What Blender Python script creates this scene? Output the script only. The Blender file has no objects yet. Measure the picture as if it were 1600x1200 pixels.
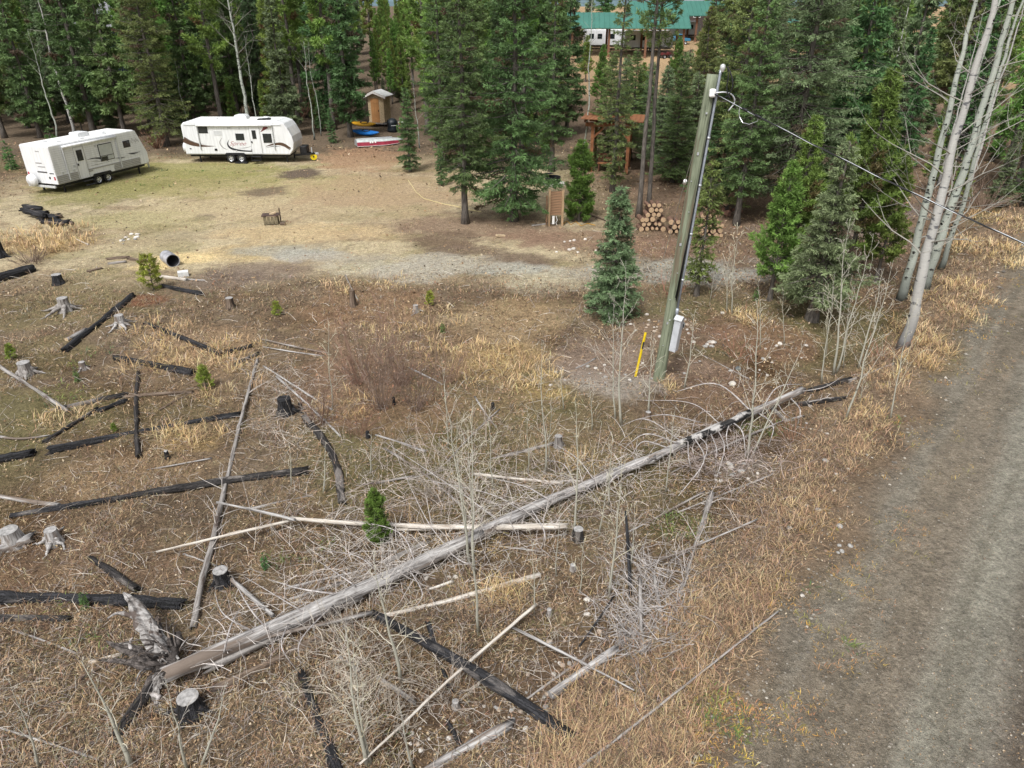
import bpy, math, random
import numpy as np
from mathutils import Vector, Matrix, noise as mnoise

# ------------------------------------------------------------------ camera, sky, sun, exposure
C = bpy.context.scene.collection
SC = bpy.context.scene
FPX, PITCH, CAMH = 1111.0, math.radians(28.0), 10.0
cam = bpy.data.cameras.new("camera"); camo = bpy.data.objects.new("camera", cam); C.objects.link(camo)
camo.location = (0, 0, CAMH); camo.rotation_euler = (math.pi/2 - PITCH, 0, 0)
cam.sensor_width = 36.0; cam.lens = 36.0*FPX/1600.0; cam.clip_end = 6000; cam.clip_start = 0.1
SC.camera = camo
W = bpy.data.worlds.new("World"); SC.world = W; W.use_nodes = True
nt = W.node_tree; bg = nt.nodes["Background"]
sky = nt.nodes.new("ShaderNodeTexSky"); sky.sky_type = 'NISHITA'; sky.sun_disc = False
SUN_EL, SUN_AZ = math.radians(57), math.radians(205)     # azimuth clockwise from +Y
sky.sun_elevation = SUN_EL; sky.sun_rotation = SUN_AZ
sky.air_density = 1.0; sky.dust_density = 4.0; sky.ozone_density = 1.0
hs = nt.nodes.new("ShaderNodeHueSaturation"); hs.inputs["Saturation"].default_value = 0.22   # thin overcast: grey-white sky
nt.links.new(sky.outputs[0], hs.inputs["Color"]); nt.links.new(hs.outputs[0], bg.inputs[0])
bg.inputs[1].default_value = 0.085
sl = bpy.data.lights.new("sun", 'SUN'); so = bpy.data.objects.new("sun", sl); C.objects.link(so)
sl.energy = 1.5; sl.angle = math.radians(10); sl.color = (1.0, 0.985, 0.96)
sdir = Vector((math.sin(SUN_AZ)*math.cos(SUN_EL), math.cos(SUN_AZ)*math.cos(SUN_EL), math.sin(SUN_EL)))
so.rotation_euler = (-sdir).to_track_quat('-Z', 'Y').to_euler()
SC.view_settings.view_transform = 'Standard'; SC.view_settings.look = 'None'
SC.view_settings.gamma = 1.0; SC.view_settings.exposure = 1.02
SC.render.engine = 'CYCLES'

rng = np.random.default_rng(7)
random.seed(7)
cP, sP = math.cos(PITCH), math.sin(PITCH)

# ------------------------------------------------------------------ noise and terrain
def vnoise(x, y, seed=0):
    x = np.asarray(x, float); y = np.asarray(y, float)
    xi = np.floor(x).astype(np.int64); yi = np.floor(y).astype(np.int64)
    fx = x-xi; fy = y-yi; fx = fx*fx*(3-2*fx); fy = fy*fy*(3-2*fy)
    def h(a, b):
        n = (a*374761393 + b*668265263 + seed*974711) & 0x7fffffff
        n = ((n ^ (n >> 13))*1274126177) & 0x7fffffff
        n = n ^ (n >> 16)
        return (n & 0xffff)/65535.0
    return (h(xi, yi)*(1-fx)+h(xi+1, yi)*fx)*(1-fy)+(h(xi, yi+1)*(1-fx)+h(xi+1, yi+1)*fx)*fy
def fbm(x, y, seed=0, o=4):
    s = 0; a = 0.5; t = 0
    for i in range(o):
        s = s+a*vnoise(x*2**i, y*2**i, seed+i); t += a; a *= 0.5
    return s/t
def sstep(a, b, x):
    t = np.clip((x-a)/(b-a), 0, 1); return t*t*(3-2*t)
RN = (0.772, -0.635); RD = (0.635, 0.772)
def rdist(x, y): return (x-3.3)*RN[0]+(y-7.2)*RN[1]              # metres to the road's edge, positive on the road
def clearing(x, y):                                             # 1 inside the mown clearing
    w = (fbm(x*0.25, y*0.25, 40)-0.5)*5
    f = sstep(26, 30, y+w-0.0*x)*(1-sstep(53, 58, y+0.5*w-0.12*np.minimum(x, 0)*0))
    f = f*sstep(-34, -28, x+w)*(1-sstep(2, 8, x+w+0.0*y))
    return f
def terrain(x, y):
    x = np.asarray(x, float); y = np.asarray(y, float)
    cl = clearing(x, y)
    d = rdist(x, y)
    z = (fbm(x*0.35, y*0.35, 3)-0.5)*0.35*(1-0.75*cl)*(1-sstep(-1.5, 0, d)*(1-sstep(8, 9, d)))
    z = z+(fbm(x*1.7, y*1.7, 9, 3)-0.5)*0.10*(1-0.6*cl)*(1-sstep(-1.5, 0.3, d)*(1-sstep(8, 9, d)))
    z = z+0.32*sstep(-2.6, 0.2, d)-0.16*np.exp(-((d+3.4)/1.0)**2)
    z = z+0.05*sstep(0.5, 3.5, d)*(1-sstep(3.5, 7, d))
    z = z+0.25*np.exp(-(((x-1.6)/2.6)**2+((y-18.2)/1.0)**2))      # low spoil mound by the pole
    yy = np.clip(y-72, 0, 120)
    z = z+0.055*yy*sstep(0, 12, yy+0.001)
    z = z+8*sstep(230, 600, y)*fbm(x*0.004, y*0.004, 21)*0.5
    return z
_HX, _HY, _HS = np.arange(-60, 60.01, 0.2), np.arange(2, 90.01, 0.2), 0.2
_HM = terrain(*[a.ravel() for a in np.meshgrid(_HX, _HY)]).reshape(len(_HY), len(_HX)).tolist()
def TZ(x, y):
    if -59.5 < x < 59.5 and 2.5 < y < 89.5:                      # near ground: bilinear lookup
        u = (x+60)/_HS; v = (y-2)/_HS; i = int(u); j = int(v); u -= i; v -= j; a = _HM[j]; b = _HM[j+1]
        return (a[i]*(1-u)+a[i+1]*u)*(1-v)+(b[i]*(1-u)+b[i+1]*u)*v
    return float(terrain(np.array([x]), np.array([y]))[0])
def ray(px, py):
    a = (px-800)/FPX; b = (600-py)/FPX
    return a, cP+b*sP, -sP+b*cP
def G(px, py, lift=0.0):
    """ground point seen at a photo pixel (lift: height above the ground)"""
    d = ray(px, py); z = 0.0; t = 0
    for i in range(10):
        t = (CAMH-z)/max(-d[2], 1e-4)
        z = 0.5*z+0.5*(TZ(d[0]*t, d[1]*t)+lift) if i else lift
    return Vector((d[0]*t, d[1]*t, TZ(d[0]*t, d[1]*t)+lift))
def XY(px, y):                                                   # x of photo column px for a thing standing at distance y
    x = 0
    for i in range(3): x = (px-800)/FPX*(y*cP+(CAMH-TZ(x, y))*sP)
    return x
def mpp(px, py):                                                 # metres per photo pixel at the ground there
    g = G(px, py); return (g.y*cP+(CAMH-g.z)*sP)/FPX

# ------------------------------------------------------------------ mesh helpers
class MB:
    def __init__(s): s.V = []; s.Q = []; s.T = []; s.n = 0; s.K = []; s.N = []; s.P = []
    def add(s, V, Q=None, T=None, col=None, P=None):
        V = np.asarray(V, float).reshape(-1, 3)
        if Q is not None and len(Q): s.Q.append(np.asarray(Q, np.int64).reshape(-1, 4)+s.n)
        if T is not None and len(T): s.T.append(np.asarray(T, np.int64).reshape(-1, 3)+s.n)
        if P is not None:
            for p in P: s.P.append([i+s.n for i in p])
        s.V.append(V)
        if col is None: k = np.ones((len(V), 3))*0.5
        else:
            k = np.asarray(col, float)
            if k.ndim == 1: k = np.tile(k, (len(V), 1))
        s.K.append(k); s.n += len(V)
        return s
    def mesh(s, name, smooth=False, mat=None):
        me = bpy.data.meshes.new(name)
        V = np.concatenate(s.V) if s.V else np.zeros((0, 3)); K = np.concatenate(s.K)
        Q = np.concatenate(s.Q) if s.Q else np.zeros((0, 4), np.int64)
        T = np.concatenate(s.T) if s.T else np.zeros((0, 3), np.int64)
        pl = np.array([i for p in s.P for i in p], np.int64); pn = np.array([len(p) for p in s.P], np.int64)
        loops = np.concatenate([Q.ravel(), T.ravel(), pl]); npoly = len(Q)+len(T)+len(pn)
        tot = np.concatenate([np.full(len(Q), 4), np.full(len(T), 3), pn]).astype(np.int32)
        me.vertices.add(len(V)); me.loops.add(len(loops)); me.polygons.add(npoly)
        me.vertices.foreach_set("co", V.astype(np.float32).ravel())
        me.loops.foreach_set("vertex_index", loops.astype(np.int32))
        st = np.concatenate([[0], np.cumsum(tot)[:-1]]).astype(np.int32) if npoly else np.zeros(0, np.int32)
        me.polygons.foreach_set("loop_start", st)
        me.polygons.foreach_set("loop_total", tot)
        me.polygons.foreach_set("use_smooth", np.full(npoly, bool(smooth)))
        a = me.color_attributes.new("Col", 'FLOAT_COLOR', 'POINT')
        a.data.foreach_set("color", np.concatenate([K, np.ones((len(K), 1))], 1).astype(np.float32).ravel())
        me.update(calc_edges=True)
        if mat: me.materials.append(mat)
        return me
    def build(s, name, mat, parent=None, smooth=False, **kw):
        return link(name, s.mesh(name, smooth, mat), parent, **kw)
def link(name, me, parent=None, loc=None, rot=None, scale=None, label=None, cat=None, group=None, kind=None):
    o = bpy.data.objects.new(name, me); C.objects.link(o)
    if parent is not None: o.parent = parent
    if loc is not None: o.location = loc
    if rot is not None: o.rotation_euler = rot
    if scale is not None: o.scale = (scale,)*3 if np.isscalar(scale) else scale
    return tag(o, label, cat, group, kind)
def tag(o, label=None, cat=None, group=None, kind=None):
    if label: o["label"] = label
    if cat: o["category"] = cat
    if group: o["group"] = group
    if kind: o["kind"] = kind
    return o
def empty(name, loc, rz=0, **kw):
    return link(name, None, None, loc, (0, 0, rz), **kw)
BOXQ = np.array([[0,3,2,1],[4,5,6,7],[0,1,5,4],[1,2,6,5],[2,3,7,6],[3,0,4,7]])
def boxv(c, d):
    c = np.array(c, float); d = np.array(d, float)/2
    return c+d*np.array([[-1,-1,-1],[1,-1,-1],[1,1,-1],[-1,1,-1],[-1,-1,1],[1,-1,1],[1,1,1],[-1,1,1]])
def box(mb, c, d, col=None, R=None):
    v = boxv((0, 0, 0), d)
    if R is not None: v = v@np.array(R.to_3x3()).T
    return mb.add(v+np.array(c, float), BOXQ, col=col)
def bbox_part(name, c, d, mat, parent, bev=0.0, R=None, **kw):
    o = box(MB(), (0, 0, 0), d).build(name, mat, parent, **kw)
    o.location = c
    if R is not None: o.rotation_euler = R
    if bev:
        m = o.modifiers.new("bevel", 'BEVEL'); m.width = bev; m.segments = 2
    return o
def frames(P):
    P = np.asarray(P, float); T = np.gradient(P, axis=0); T /= np.linalg.norm(T, axis=1)[:, None]+1e-12
    up = np.array([0, 0, 1.0]) if abs(T[0, 2]) < 0.9 else np.array([1.0, 0, 0])
    U = np.cross(up, T); U /= np.linalg.norm(U, axis=1)[:, None]+1e-12
    return T, U, np.cross(T, U)
def tube(mb, P, R, sides=6, cap=True, col=None, rnoise=None):
    P = np.asarray(P, float); n = len(P); R = np.broadcast_to(np.asarray(R, float), (n,))
    T, U, B = frames(P)
    a = np.arange(sides)/sides*2*math.pi
    rr = R[:, None]*(np.ones((n, sides)) if rnoise is None else rnoise)
    V = P[:, None]+rr[..., None]*(U[:, None]*np.cos(a)[None, :, None]+B[:, None]*np.sin(a)[None, :, None])
    i = np.arange(n-1)[:, None]*sides; j = np.arange(sides)[None]; k = (j+1) % sides
    Q = np.stack([i+j, i+k, i+sides+k, i+sides+j], -1).reshape(-1, 4)
    V = V.reshape(-1, 3)
    pol = [list(range(sides))[::-1], list(range((n-1)*sides, n*sides))] if cap else None
    if col is not None and np.ndim(col) == 2: col = np.repeat(col, sides, 0)
    return mb.add(V, Q, col=col, P=pol)
def prisms(mb, P0, P1, r0, r1, sides=4, col=None):
    """many straight tapered twigs at once"""
    P0 = np.asarray(P0, float); P1 = np.asarray(P1, float); n = len(P0)
    if n == 0: return mb
    T = P1-P0; T /= np.linalg.norm(T, axis=1)[:, None]+1e-12
    up = np.where(np.abs(T[:, 2:3]) < 0.9, np.array([[0, 0, 1.0]]), np.array([[1.0, 0, 0]]))
    U = np.cross(up, T); U /= np.linalg.norm(U, axis=1)[:, None]+1e-12
    B = np.cross(T, U); a = np.arange(sides)/sides*2*math.pi
    ring = U[:, None]*np.cos(a)[None, :, None]+B[:, None]*np.sin(a)[None, :, None]
    r0 = np.broadcast_to(r0, (n,)); r1 = np.broadcast_to(r1, (n,))
    V = np.concatenate([P0[:, None]+ring*r0[:, None, None], P1[:, None]+ring*r1[:, None, None]], 1)
    j = np.arange(sides); k = (j+1) % sides
    q = np.stack([j, k, sides+k, sides+j], -1)
    Q = (np.arange(n)[:, None, None]*2*sides+q[None]).reshape(-1, 4)
    c = None
    if col is not None:
        c = np.asarray(col, float)
        if c.ndim == 2: c = np.repeat(c, 2*sides, 0)
    return mb.add(V.reshape(-1, 3), Q, col=c)
def lathe(mb, prof, sides=24, axis='z', col=None, closed=False):
    prof = np.array(prof, float); a = np.arange(sides)/sides*2*math.pi
    V = np.stack([prof[:, None, 0]*np.cos(a), prof[:, None, 0]*np.sin(a), np.repeat(prof[:, 1:2], sides, 1)], -1)
    if axis == 'y': V = V[..., [0, 2, 1]]*np.array([1, 1, -1])
    if axis == 'x': V = V[..., [2, 0, 1]]
    n = len(prof); i = np.arange(n-1)[:, None]*sides; j = np.arange(sides)[None]; k = (j+1) % sides
    return mb.add(V.reshape(-1, 3), np.stack([i+j, i+k, i+sides+k, i+sides+j], -1).reshape(-1, 4), col=col)
def extrude(mb, poly, y0, y1, col=None):
    """polygon in x,z pushed from y0 to y1"""
    n = len(poly); p = np.array(poly, float)
    V = np.concatenate([np.stack([p[:, 0], np.full(n, y0), p[:, 1]], -1), np.stack([p[:, 0], np.full(n, y1), p[:, 1]], -1)])
    j = np.arange(n); k = (j+1) % n
    return mb.add(V, np.stack([j, k, n+k, n+j], -1), P=[list(range(n))[::-1], list(range(n, 2*n))], col=col)
def icorock(seed, sub=2, rough=0.25, flat=0.65):
    import bmesh
    bm = bmesh.new(); bmesh.ops.create_icosphere(bm, subdivisions=sub, radius=1.0)
    o = Vector((seed*3.1, seed*1.7, seed*0.9))
    for v in bm.verts:
        n = mnoise.noise(v.co*0.9+o)*rough+mnoise.noise(v.co*2.3+o)*rough*0.35
        v.co *= 1+n; v.co.z *= flat
    V = [tuple(v.co) for v in bm.verts]; T = [[v.index for v in f.verts] for f in bm.faces]; bm.free()
    return np.array(V), np.array(T)

# ------------------------------------------------------------------ materials
MATS = {}
def mat(name, col, rough=0.8, metal=0.0, spec=0.3, **kw):
    if name in MATS: return MATS[name]
    m = bpy.data.materials.new(name); m.use_nodes = True; MATS[name] = m
    b = m.node_tree.nodes["Principled BSDF"]
    b.inputs["Base Color"].default_value = (*col, 1); b.inputs["Roughness"].default_value = rough
    b.inputs["Metallic"].default_value = metal; b.inputs["Specular IOR Level"].default_value = spec
    vary(m, kw.get('amt', 0.12), kw.get('scale', 6.0), kw.get('stretch', (1, 1, 1)), kw.get('bump', 0.0))
    return m
def vary(m, amt, scale, stretch=(1, 1, 1), bump=0.0):
    """break a plain colour up with object-space noise"""
    t = m.node_tree; b = t.nodes["Principled BSDF"]; col = tuple(b.inputs["Base Color"].default_value)
    tc = t.nodes.new("ShaderNodeTexCoord"); mp = t.nodes.new("ShaderNodeMapping"); mp.inputs["Scale"].default_value = stretch
    nz = t.nodes.new("ShaderNodeTexNoise"); nz.inputs["Scale"].default_value = scale; nz.inputs["Detail"].default_value = 6
    t.links.new(tc.outputs["Object"], mp.inputs[0]); t.links.new(mp.outputs[0], nz.inputs["Vector"])
    mr = t.nodes.new("ShaderNodeMapRange"); mr.inputs[1].default_value = 0.3; mr.inputs[2].default_value = 0.7
    mr.inputs[3].default_value = 1-amt*1.6; mr.inputs[4].default_value = 1+amt
    t.links.new(nz.outputs[0], mr.inputs[0])
    mx = t.nodes.new("ShaderNodeMix"); mx.data_type = 'RGBA'; mx.blend_type = 'MULTIPLY'; mx.inputs[0].default_value = 1
    mx.inputs[6].default_value = col; t.links.new(mr.outputs[0], mx.inputs[7]); t.links.new(mx.outputs[2], b.inputs["Base Color"])
    if bump:
        bp = t.nodes.new("ShaderNodeBump"); bp.inputs["Strength"].default_value = bump; bp.inputs["Distance"].default_value = 0.02
        t.links.new(nz.outputs[0], bp.inputs["Height"]); t.links.new(bp.outputs[0], b.inputs["Normal"])
def vcol(name, rough=0.8, spec=0.2, objvar=0.0, trans=0.0):
    """colour carried by the pieces themselves, with a small shift from thing to thing"""
    if name in MATS: return MATS[name]
    m = bpy.data.materials.new(name); m.use_nodes = True; MATS[name] = m
    t = m.node_tree; b = t.nodes["Principled BSDF"]; b.inputs["Roughness"].default_value = rough
    b.inputs["Specular IOR Level"].default_value = spec
    at = t.nodes.new("ShaderNodeVertexColor"); at.layer_name = "Col"; src = at.outputs[0]
    if objvar:
        oi = t.nodes.new("ShaderNodeObjectInfo"); mr = t.nodes.new("ShaderNodeMapRange")
        mr.inputs[3].default_value = 1-objvar; mr.inputs[4].default_value = 1+objvar
        t.links.new(oi.outputs["Random"], mr.inputs[0])
        h = t.nodes.new("ShaderNodeHueSaturation"); t.links.new(src, h.inputs["Color"]); t.links.new(mr.outputs[0], h.inputs["Value"])
        m2 = t.nodes.new("ShaderNodeMath"); m2.operation = 'MULTIPLY_ADD'; m2.inputs[1].default_value = 0.06; m2.inputs[2].default_value = 0.47
        fr = t.nodes.new("ShaderNodeMath"); fr.operation = 'FRACT'
        mm = t.nodes.new("ShaderNodeMath"); mm.operation = 'MULTIPLY'; mm.inputs[1].default_value = 7.31
        t.links.new(oi.outputs["Random"], mm.inputs[0]); t.links.new(mm.outputs[0], fr.inputs[0]); t.links.new(fr.outputs[0], m2.inputs[0])
        t.links.new(m2.outputs[0], h.inputs["Hue"]); src = h.outputs[0]
    t.links.new(src, b.inputs["Base Color"])
    if trans:
        tr = t.nodes.new("ShaderNodeBsdfTranslucent"); t.links.new(src, tr.inputs[0])
        ms = t.nodes.new("ShaderNodeMixShader"); ms.inputs[0].default_value = trans
        t.links.new(b.outputs[0], ms.inputs[1]); t.links.new(tr.outputs[0], ms.inputs[2])
        t.links.new(ms.outputs[0], t.nodes["Material Output"].inputs[0])
    return m
def woodmat(name, lo, hi, crack, scale=10.0, crackle=0.0, patch=None, pamt=0.5, stretch=0.06, pstretch=0.5):
    """weathered timber: grain and checks run along local X, patches of a second colour"""
    if name in MATS: return MATS[name]
    m = bpy.data.materials.new(name); m.use_nodes = True; MATS[name] = m
    t = m.node_tree; b = t.nodes["Principled BSDF"]; b.inputs["Roughness"].default_value = 0.75; b.inputs["Specular IOR Level"].default_value = 0.25
    N = t.nodes.new; L = t.links.new
    tc = N("ShaderNodeTexCoord"); mp = N("ShaderNodeMapping"); mp.inputs["Scale"].default_value = (stretch, 1, 1)
    oi = N("ShaderNodeObjectInfo"); ad = N("ShaderNodeVectorMath"); ad.operation = 'ADD'
    ml = N("ShaderNodeMath"); ml.operation = 'MULTIPLY'; ml.inputs[1].default_value = 40
    L(oi.outputs["Random"], ml.inputs[0]); L(tc.outputs["Object"], ad.inputs[0]); L(ml.outputs[0], ad.inputs[1]); L(ad.outputs[0], mp.inputs[0])
    n1 = N("ShaderNodeTexNoise"); n1.inputs["Scale"].default_value = scale*2.2; n1.inputs["Detail"].default_value = 8; n1.inputs["Roughness"].default_value = 0.65
    L(mp.outputs[0], n1.inputs["Vector"])
    cr = N("ShaderNodeValToRGB"); e = cr.color_ramp.elements
    e[0].position = 0.32; e[0].color = (*crack, 1); e[1].position = 0.62; e[1].color = (*hi, 1)
    k = cr.color_ramp.elements.new(0.43); k.color = (*lo, 1)
    L(n1.outputs[0], cr.inputs[0]); src = cr.outputs[0]
    if patch:
        n2 = N("ShaderNodeTexNoise"); n2.inputs["Scale"].default_value = 2.0; n2.inputs["Detail"].default_value = 5
        mp2 = N("ShaderNodeMapping"); mp2.inputs["Scale"].default_value = (pstretch, 2, 2); L(ad.outputs[0], mp2.inputs[0]); L(mp2.outputs[0], n2.inputs["Vector"])
        mr = N("ShaderNodeMapRange"); mr.inputs[1].default_value = 0.75-0.35*pamt; mr.inputs[2].default_value = 0.82-0.35*pamt
        L(n2.outputs[0], mr.inputs[0])
        mx = N("ShaderNodeMix"); mx.data_type = 'RGBA'; L(mr.outputs[0], mx.inputs[0]); L(src, mx.inputs[6]); mx.inputs[7].default_value = (*patch, 1)
        src = mx.outputs[2]
    hgt = n1.outputs[0]
    if crackle:
        vo = N("ShaderNodeTexVoronoi"); vo.feature = 'DISTANCE_TO_EDGE'; vo.inputs["Scale"].default_value = 22
        mp3 = N("ShaderNodeMapping"); mp3.inputs["Scale"].default_value = (0.45, 1, 1); L(ad.outputs[0], mp3.inputs[0]); L(mp3.outputs[0], vo.inputs["Vector"])
        mr = N("ShaderNodeMapRange"); mr.inputs[1].default_value = 0.0; mr.inputs[2].default_value = 0.12; L(vo.outputs[0], mr.inputs[0]); hgt = mr.outputs[0]
    L(src, b.inputs["Base Color"])
    bp = N("ShaderNodeBump"); bp.inputs["Strength"].default_value = 0.7; bp.inputs["Distance"].default_value = 0.02
    L(hgt, bp.inputs["Height"]); L(bp.outputs[0], b.inputs["Normal"])
    return m
M_SILVER = woodmat('silver_wood', (0.22, 0.205, 0.195), (0.50, 0.485, 0.47), (0.05, 0.043, 0.038), patch=(0.17, 0.135, 0.11), pamt=0.62, pstretch=0.16)
M_MIX = woodmat('flaking_charred_bark', (0.012, 0.012, 0.013), (0.05, 0.048, 0.046), (0.005, 0.005, 0.005), crackle=1.0, patch=(0.50, 0.48, 0.46), pamt=0.62, pstretch=1.4)
M_ROOTS = woodmat('bleached_root', (0.17, 0.155, 0.145), (0.40, 0.385, 0.37), (0.04, 0.034, 0.03), patch=(0.09, 0.07, 0.06), pamt=0.6, stretch=0.7, scale=5, pstretch=1.5)
M_ROOTD = woodmat('dark_root', (0.045, 0.038, 0.034), (0.15, 0.13, 0.12), (0.012, 0.01, 0.01), patch=(0.22, 0.17, 0.13), pamt=0.4, stretch=0.7, scale=5, pstretch=1.5)
M_LIMB = woodmat('bleached_limb', (0.34, 0.31, 0.30), (0.56, 0.53, 0.51), (0.16, 0.14, 0.13), stretch=0.8, scale=6)
M_GREY = woodmat('grey_wood', (0.20, 0.18, 0.165), (0.38, 0.36, 0.34), (0.06, 0.05, 0.045), patch=(0.09, 0.07, 0.06), pamt=0.45)
M_CHAR = woodmat('charred_wood', (0.012, 0.012, 0.013), (0.045, 0.045, 0.05), (0.005, 0.005, 0.005), crackle=1.0, patch=(0.11, 0.10, 0.095), pamt=0.34)
M_CHAR2 = woodmat('half_charred_wood', (0.02, 0.018, 0.018), (0.06, 0.055, 0.052), (0.008, 0.008, 0.008), crackle=1.0, patch=(0.19, 0.17, 0.155), pamt=0.52)
M_PEEL = woodmat('peeled_wood', (0.46, 0.41, 0.35), (0.68, 0.64, 0.58), (0.22, 0.19, 0.16), patch=(0.33, 0.28, 0.23), pamt=0.3)
M_BROWN = woodmat('brown_wood', (0.10, 0.07, 0.05), (0.22, 0.17, 0.13), (0.03, 0.02, 0.015), patch=(0.05, 0.04, 0.035), pamt=0.5)
M_CUT = mat('sawn_end', (0.52, 0.40, 0.26), 0.8, amt=0.2, scale=9)
M_CUTG = mat('grey_sawn_end', (0.34, 0.33, 0.32), 0.85, amt=0.3, scale=14)
M_TWIG = vcol('dead_twig', 0.85)
M_GRASS = vcol('dry_grass', 0.75, 0.25)
M_LITTER = vcol('litter', 0.85)
M_NEEDLE = vcol('needles', 0.6, 0.3, objvar=0.16, trans=0.3)
M_BARK = mat('conifer_bark', (0.13, 0.115, 0.10), 0.9, amt=0.35, scale=14, stretch=(1, 1, 0.25), bump=0.6)

# ------------------------------------------------------------------ ground sheet
def S(r, g, b, k=1.0):
    c = np.array([r, g, b], float)/255.0; c = (c+(c.mean()-c)*0.12)*np.array([0.995, 0.995, 0.985])
    return np.where(c <= 0.04045, c/12.92, ((c+0.055)/1.055)**2.4)*k
# patches of ground: photo column/row of the centre, half width and half height there, colour, strength, edge noise
SPLATS = [
    (350, 290, 330, 22, S(150, 142, 86), 0.75), (150, 300, 120, 26, S(136, 132, 80), 0.75), (300, 265, 200, 14, S(140, 138, 75), 0.7),
    (480, 320, 250, 45, S(190, 170, 134), 0.55), (330, 330, 120, 26, S(186, 168, 132), 0.5), (600, 300, 160, 40, S(168, 140, 110), 0.6), (560, 250, 80, 22, S(165, 128, 98), 0.7),
    (760, 355, 160, 26, S(135, 110, 92), 0.8), (700, 375, 70, 16, S(112, 92, 76), 0.8), (800, 405, 90, 12, S(112, 94, 80), 0.85), (730, 392, 80, 10, S(116, 98, 84), 0.8),
    (470, 272, 40, 9, S(95, 80, 72), 0.9), (415, 300, 40, 10, S(108, 92, 78), 0.8), (315, 340, 22, 7, S(112, 95, 88), 0.8), (530, 340, 60, 8, S(150, 135, 100), 0.6),
    (390, 395, 110, 17, S(198, 172, 126), 0.6), (470, 365, 150, 18, S(198, 170, 126), 0.55), (480, 400, 75, 13, S(172, 168, 160), 0.8), (600, 420, 110, 14, S(190, 182, 160), 0.6),
    (640, 425, 85, 20, S(168, 161, 147), 0.8), (680, 405, 75, 11, S(168, 161, 148), 0.75), (790, 422, 90, 13, S(168, 168, 158), 0.8), (870, 440, 90, 20, S(182, 172, 146), 0.7),
    (1070, 425, 130, 24, S(162, 160, 150), 0.95), (1180, 430, 70, 14, S(156, 152, 144), 0.9), (1310, 360, 130, 16, S(125, 112, 104), 0.85), (1400, 330, 110, 14, S(122, 108, 100), 0.85),
    (960, 440, 60, 20, S(165, 140, 110), 0.6), (1010, 385, 90, 16, S(140, 110, 92), 0.7), (880, 375, 110, 18, S(138, 108, 90), 0.7),
    (620, 540, 170, 60, S(138, 116, 92), 0.45), (720, 620, 150, 50, S(140, 116, 90), 0.45), (880, 690, 130, 40, S(138, 114, 88), 0.4), (330, 590, 130, 50, S(140, 118, 92), 0.45), (170, 820, 120, 40, S(124, 102, 80), 0.4),
    (440, 392, 90, 11, S(160, 158, 146), 0.7), (540, 405, 90, 12, S(166, 157, 140), 0.65), (720, 415, 100, 15, S(166, 158, 142), 0.7), (940, 428, 90, 15, S(160, 154, 140), 0.75), (1010, 425, 80, 15, S(156, 152, 140), 0.85),
    (1240, 410, 70, 14, S(140, 132, 122), 0.8), (120, 480, 160, 40, S(120, 112, 74), 0.5), (60, 560, 90, 40, S(124, 114, 78), 0.5), (250, 660, 140, 40, S(112, 102, 72), 0.5), (420, 480, 90, 30, S(110, 94, 76), 0.6),
    (300, 800, 120, 40, S(96, 82, 66), 0.6), (500, 840, 130, 40, S(98, 80, 62), 0.6), (820, 860, 120, 40, S(112, 92, 68), 0.5), (980, 660, 120, 40, S(112, 94, 74), 0.5), (760, 1000, 120, 50, S(92, 76, 58), 0.6), (60, 1060, 120, 60, S(100, 88, 70), 0.5),
    (290, 405, 60, 10, S(222, 196, 142), 0.9), (235, 417, 35, 8, S(222, 196, 140), 0.85), (400, 425, 90, 18, S(122, 105, 94), 0.75), (340, 440, 80, 18, S(116, 100, 90), 0.7),
    (60, 385, 90, 22, S(168, 140, 98), 0.7), (215, 345, 120, 18, S(168, 158, 112), 0.6), (230, 380, 70, 14, S(168, 152, 118), 0.6),
    (320, 545, 110, 45, S(150, 124, 96), 0.7), (300, 690, 60, 22, S(160, 134, 92), 0.7), (200, 740, 130, 40, S(150, 124, 94), 0.6),
    (225, 470, 40, 12, S(128, 78, 58), 0.7), (560, 610, 110, 55, S(138, 108, 88), 0.5), (620, 650, 120, 40, S(140, 108, 86), 0.5), (560, 480, 120, 40, S(158, 124, 94), 0.5),
    (780, 570, 110, 35, S(172, 144, 98), 0.7), (850, 610, 60, 18, S(170, 146, 90), 0.6), (800, 500, 110, 40, S(176, 150, 112), 0.55), (720, 500, 60, 20, S(168, 148, 118), 0.5),
    (950, 600, 100, 26, S(166, 156, 144), 0.85), (930, 560, 90, 40, S(150, 130, 116), 0.6), (1050, 520, 110, 30, S(136, 112, 96), 0.7), (1060, 580, 110, 22, S(140, 116, 100), 0.6),
    (1180, 530, 110, 40, S(140, 104, 84), 0.6), (1150, 620, 120, 40, S(124, 96, 78), 0.6), (1330, 590, 60, 22, S(120, 98, 78), 0.5),
    (1160, 730, 60, 22, S(140, 126, 112), 0.7), (1060, 820, 70, 28, S(92, 90, 52), 0.6), (1190, 670, 45, 14, S(92, 90, 50), 0.7),
    (800, 1110, 170, 80, S(106, 86, 68), 0.75), (930, 1040, 100, 60, S(108, 88, 70), 0.7), (100, 900, 200, 80, S(126, 100, 80), 0.5), (420, 1140, 200, 60, S(120, 104, 86), 0.5),
]
SPW = []
for (px, py, rx, ry, c, k) in SPLATS:
    g = G(px, py); a = G(px, py+ry); b_ = G(px, py-ry); m_ = mpp(px, py)
    SPW.append((g.x, (a.y+b_.y)/2, rx*m_, abs(b_.y-a.y)/2, c, k))
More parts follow.
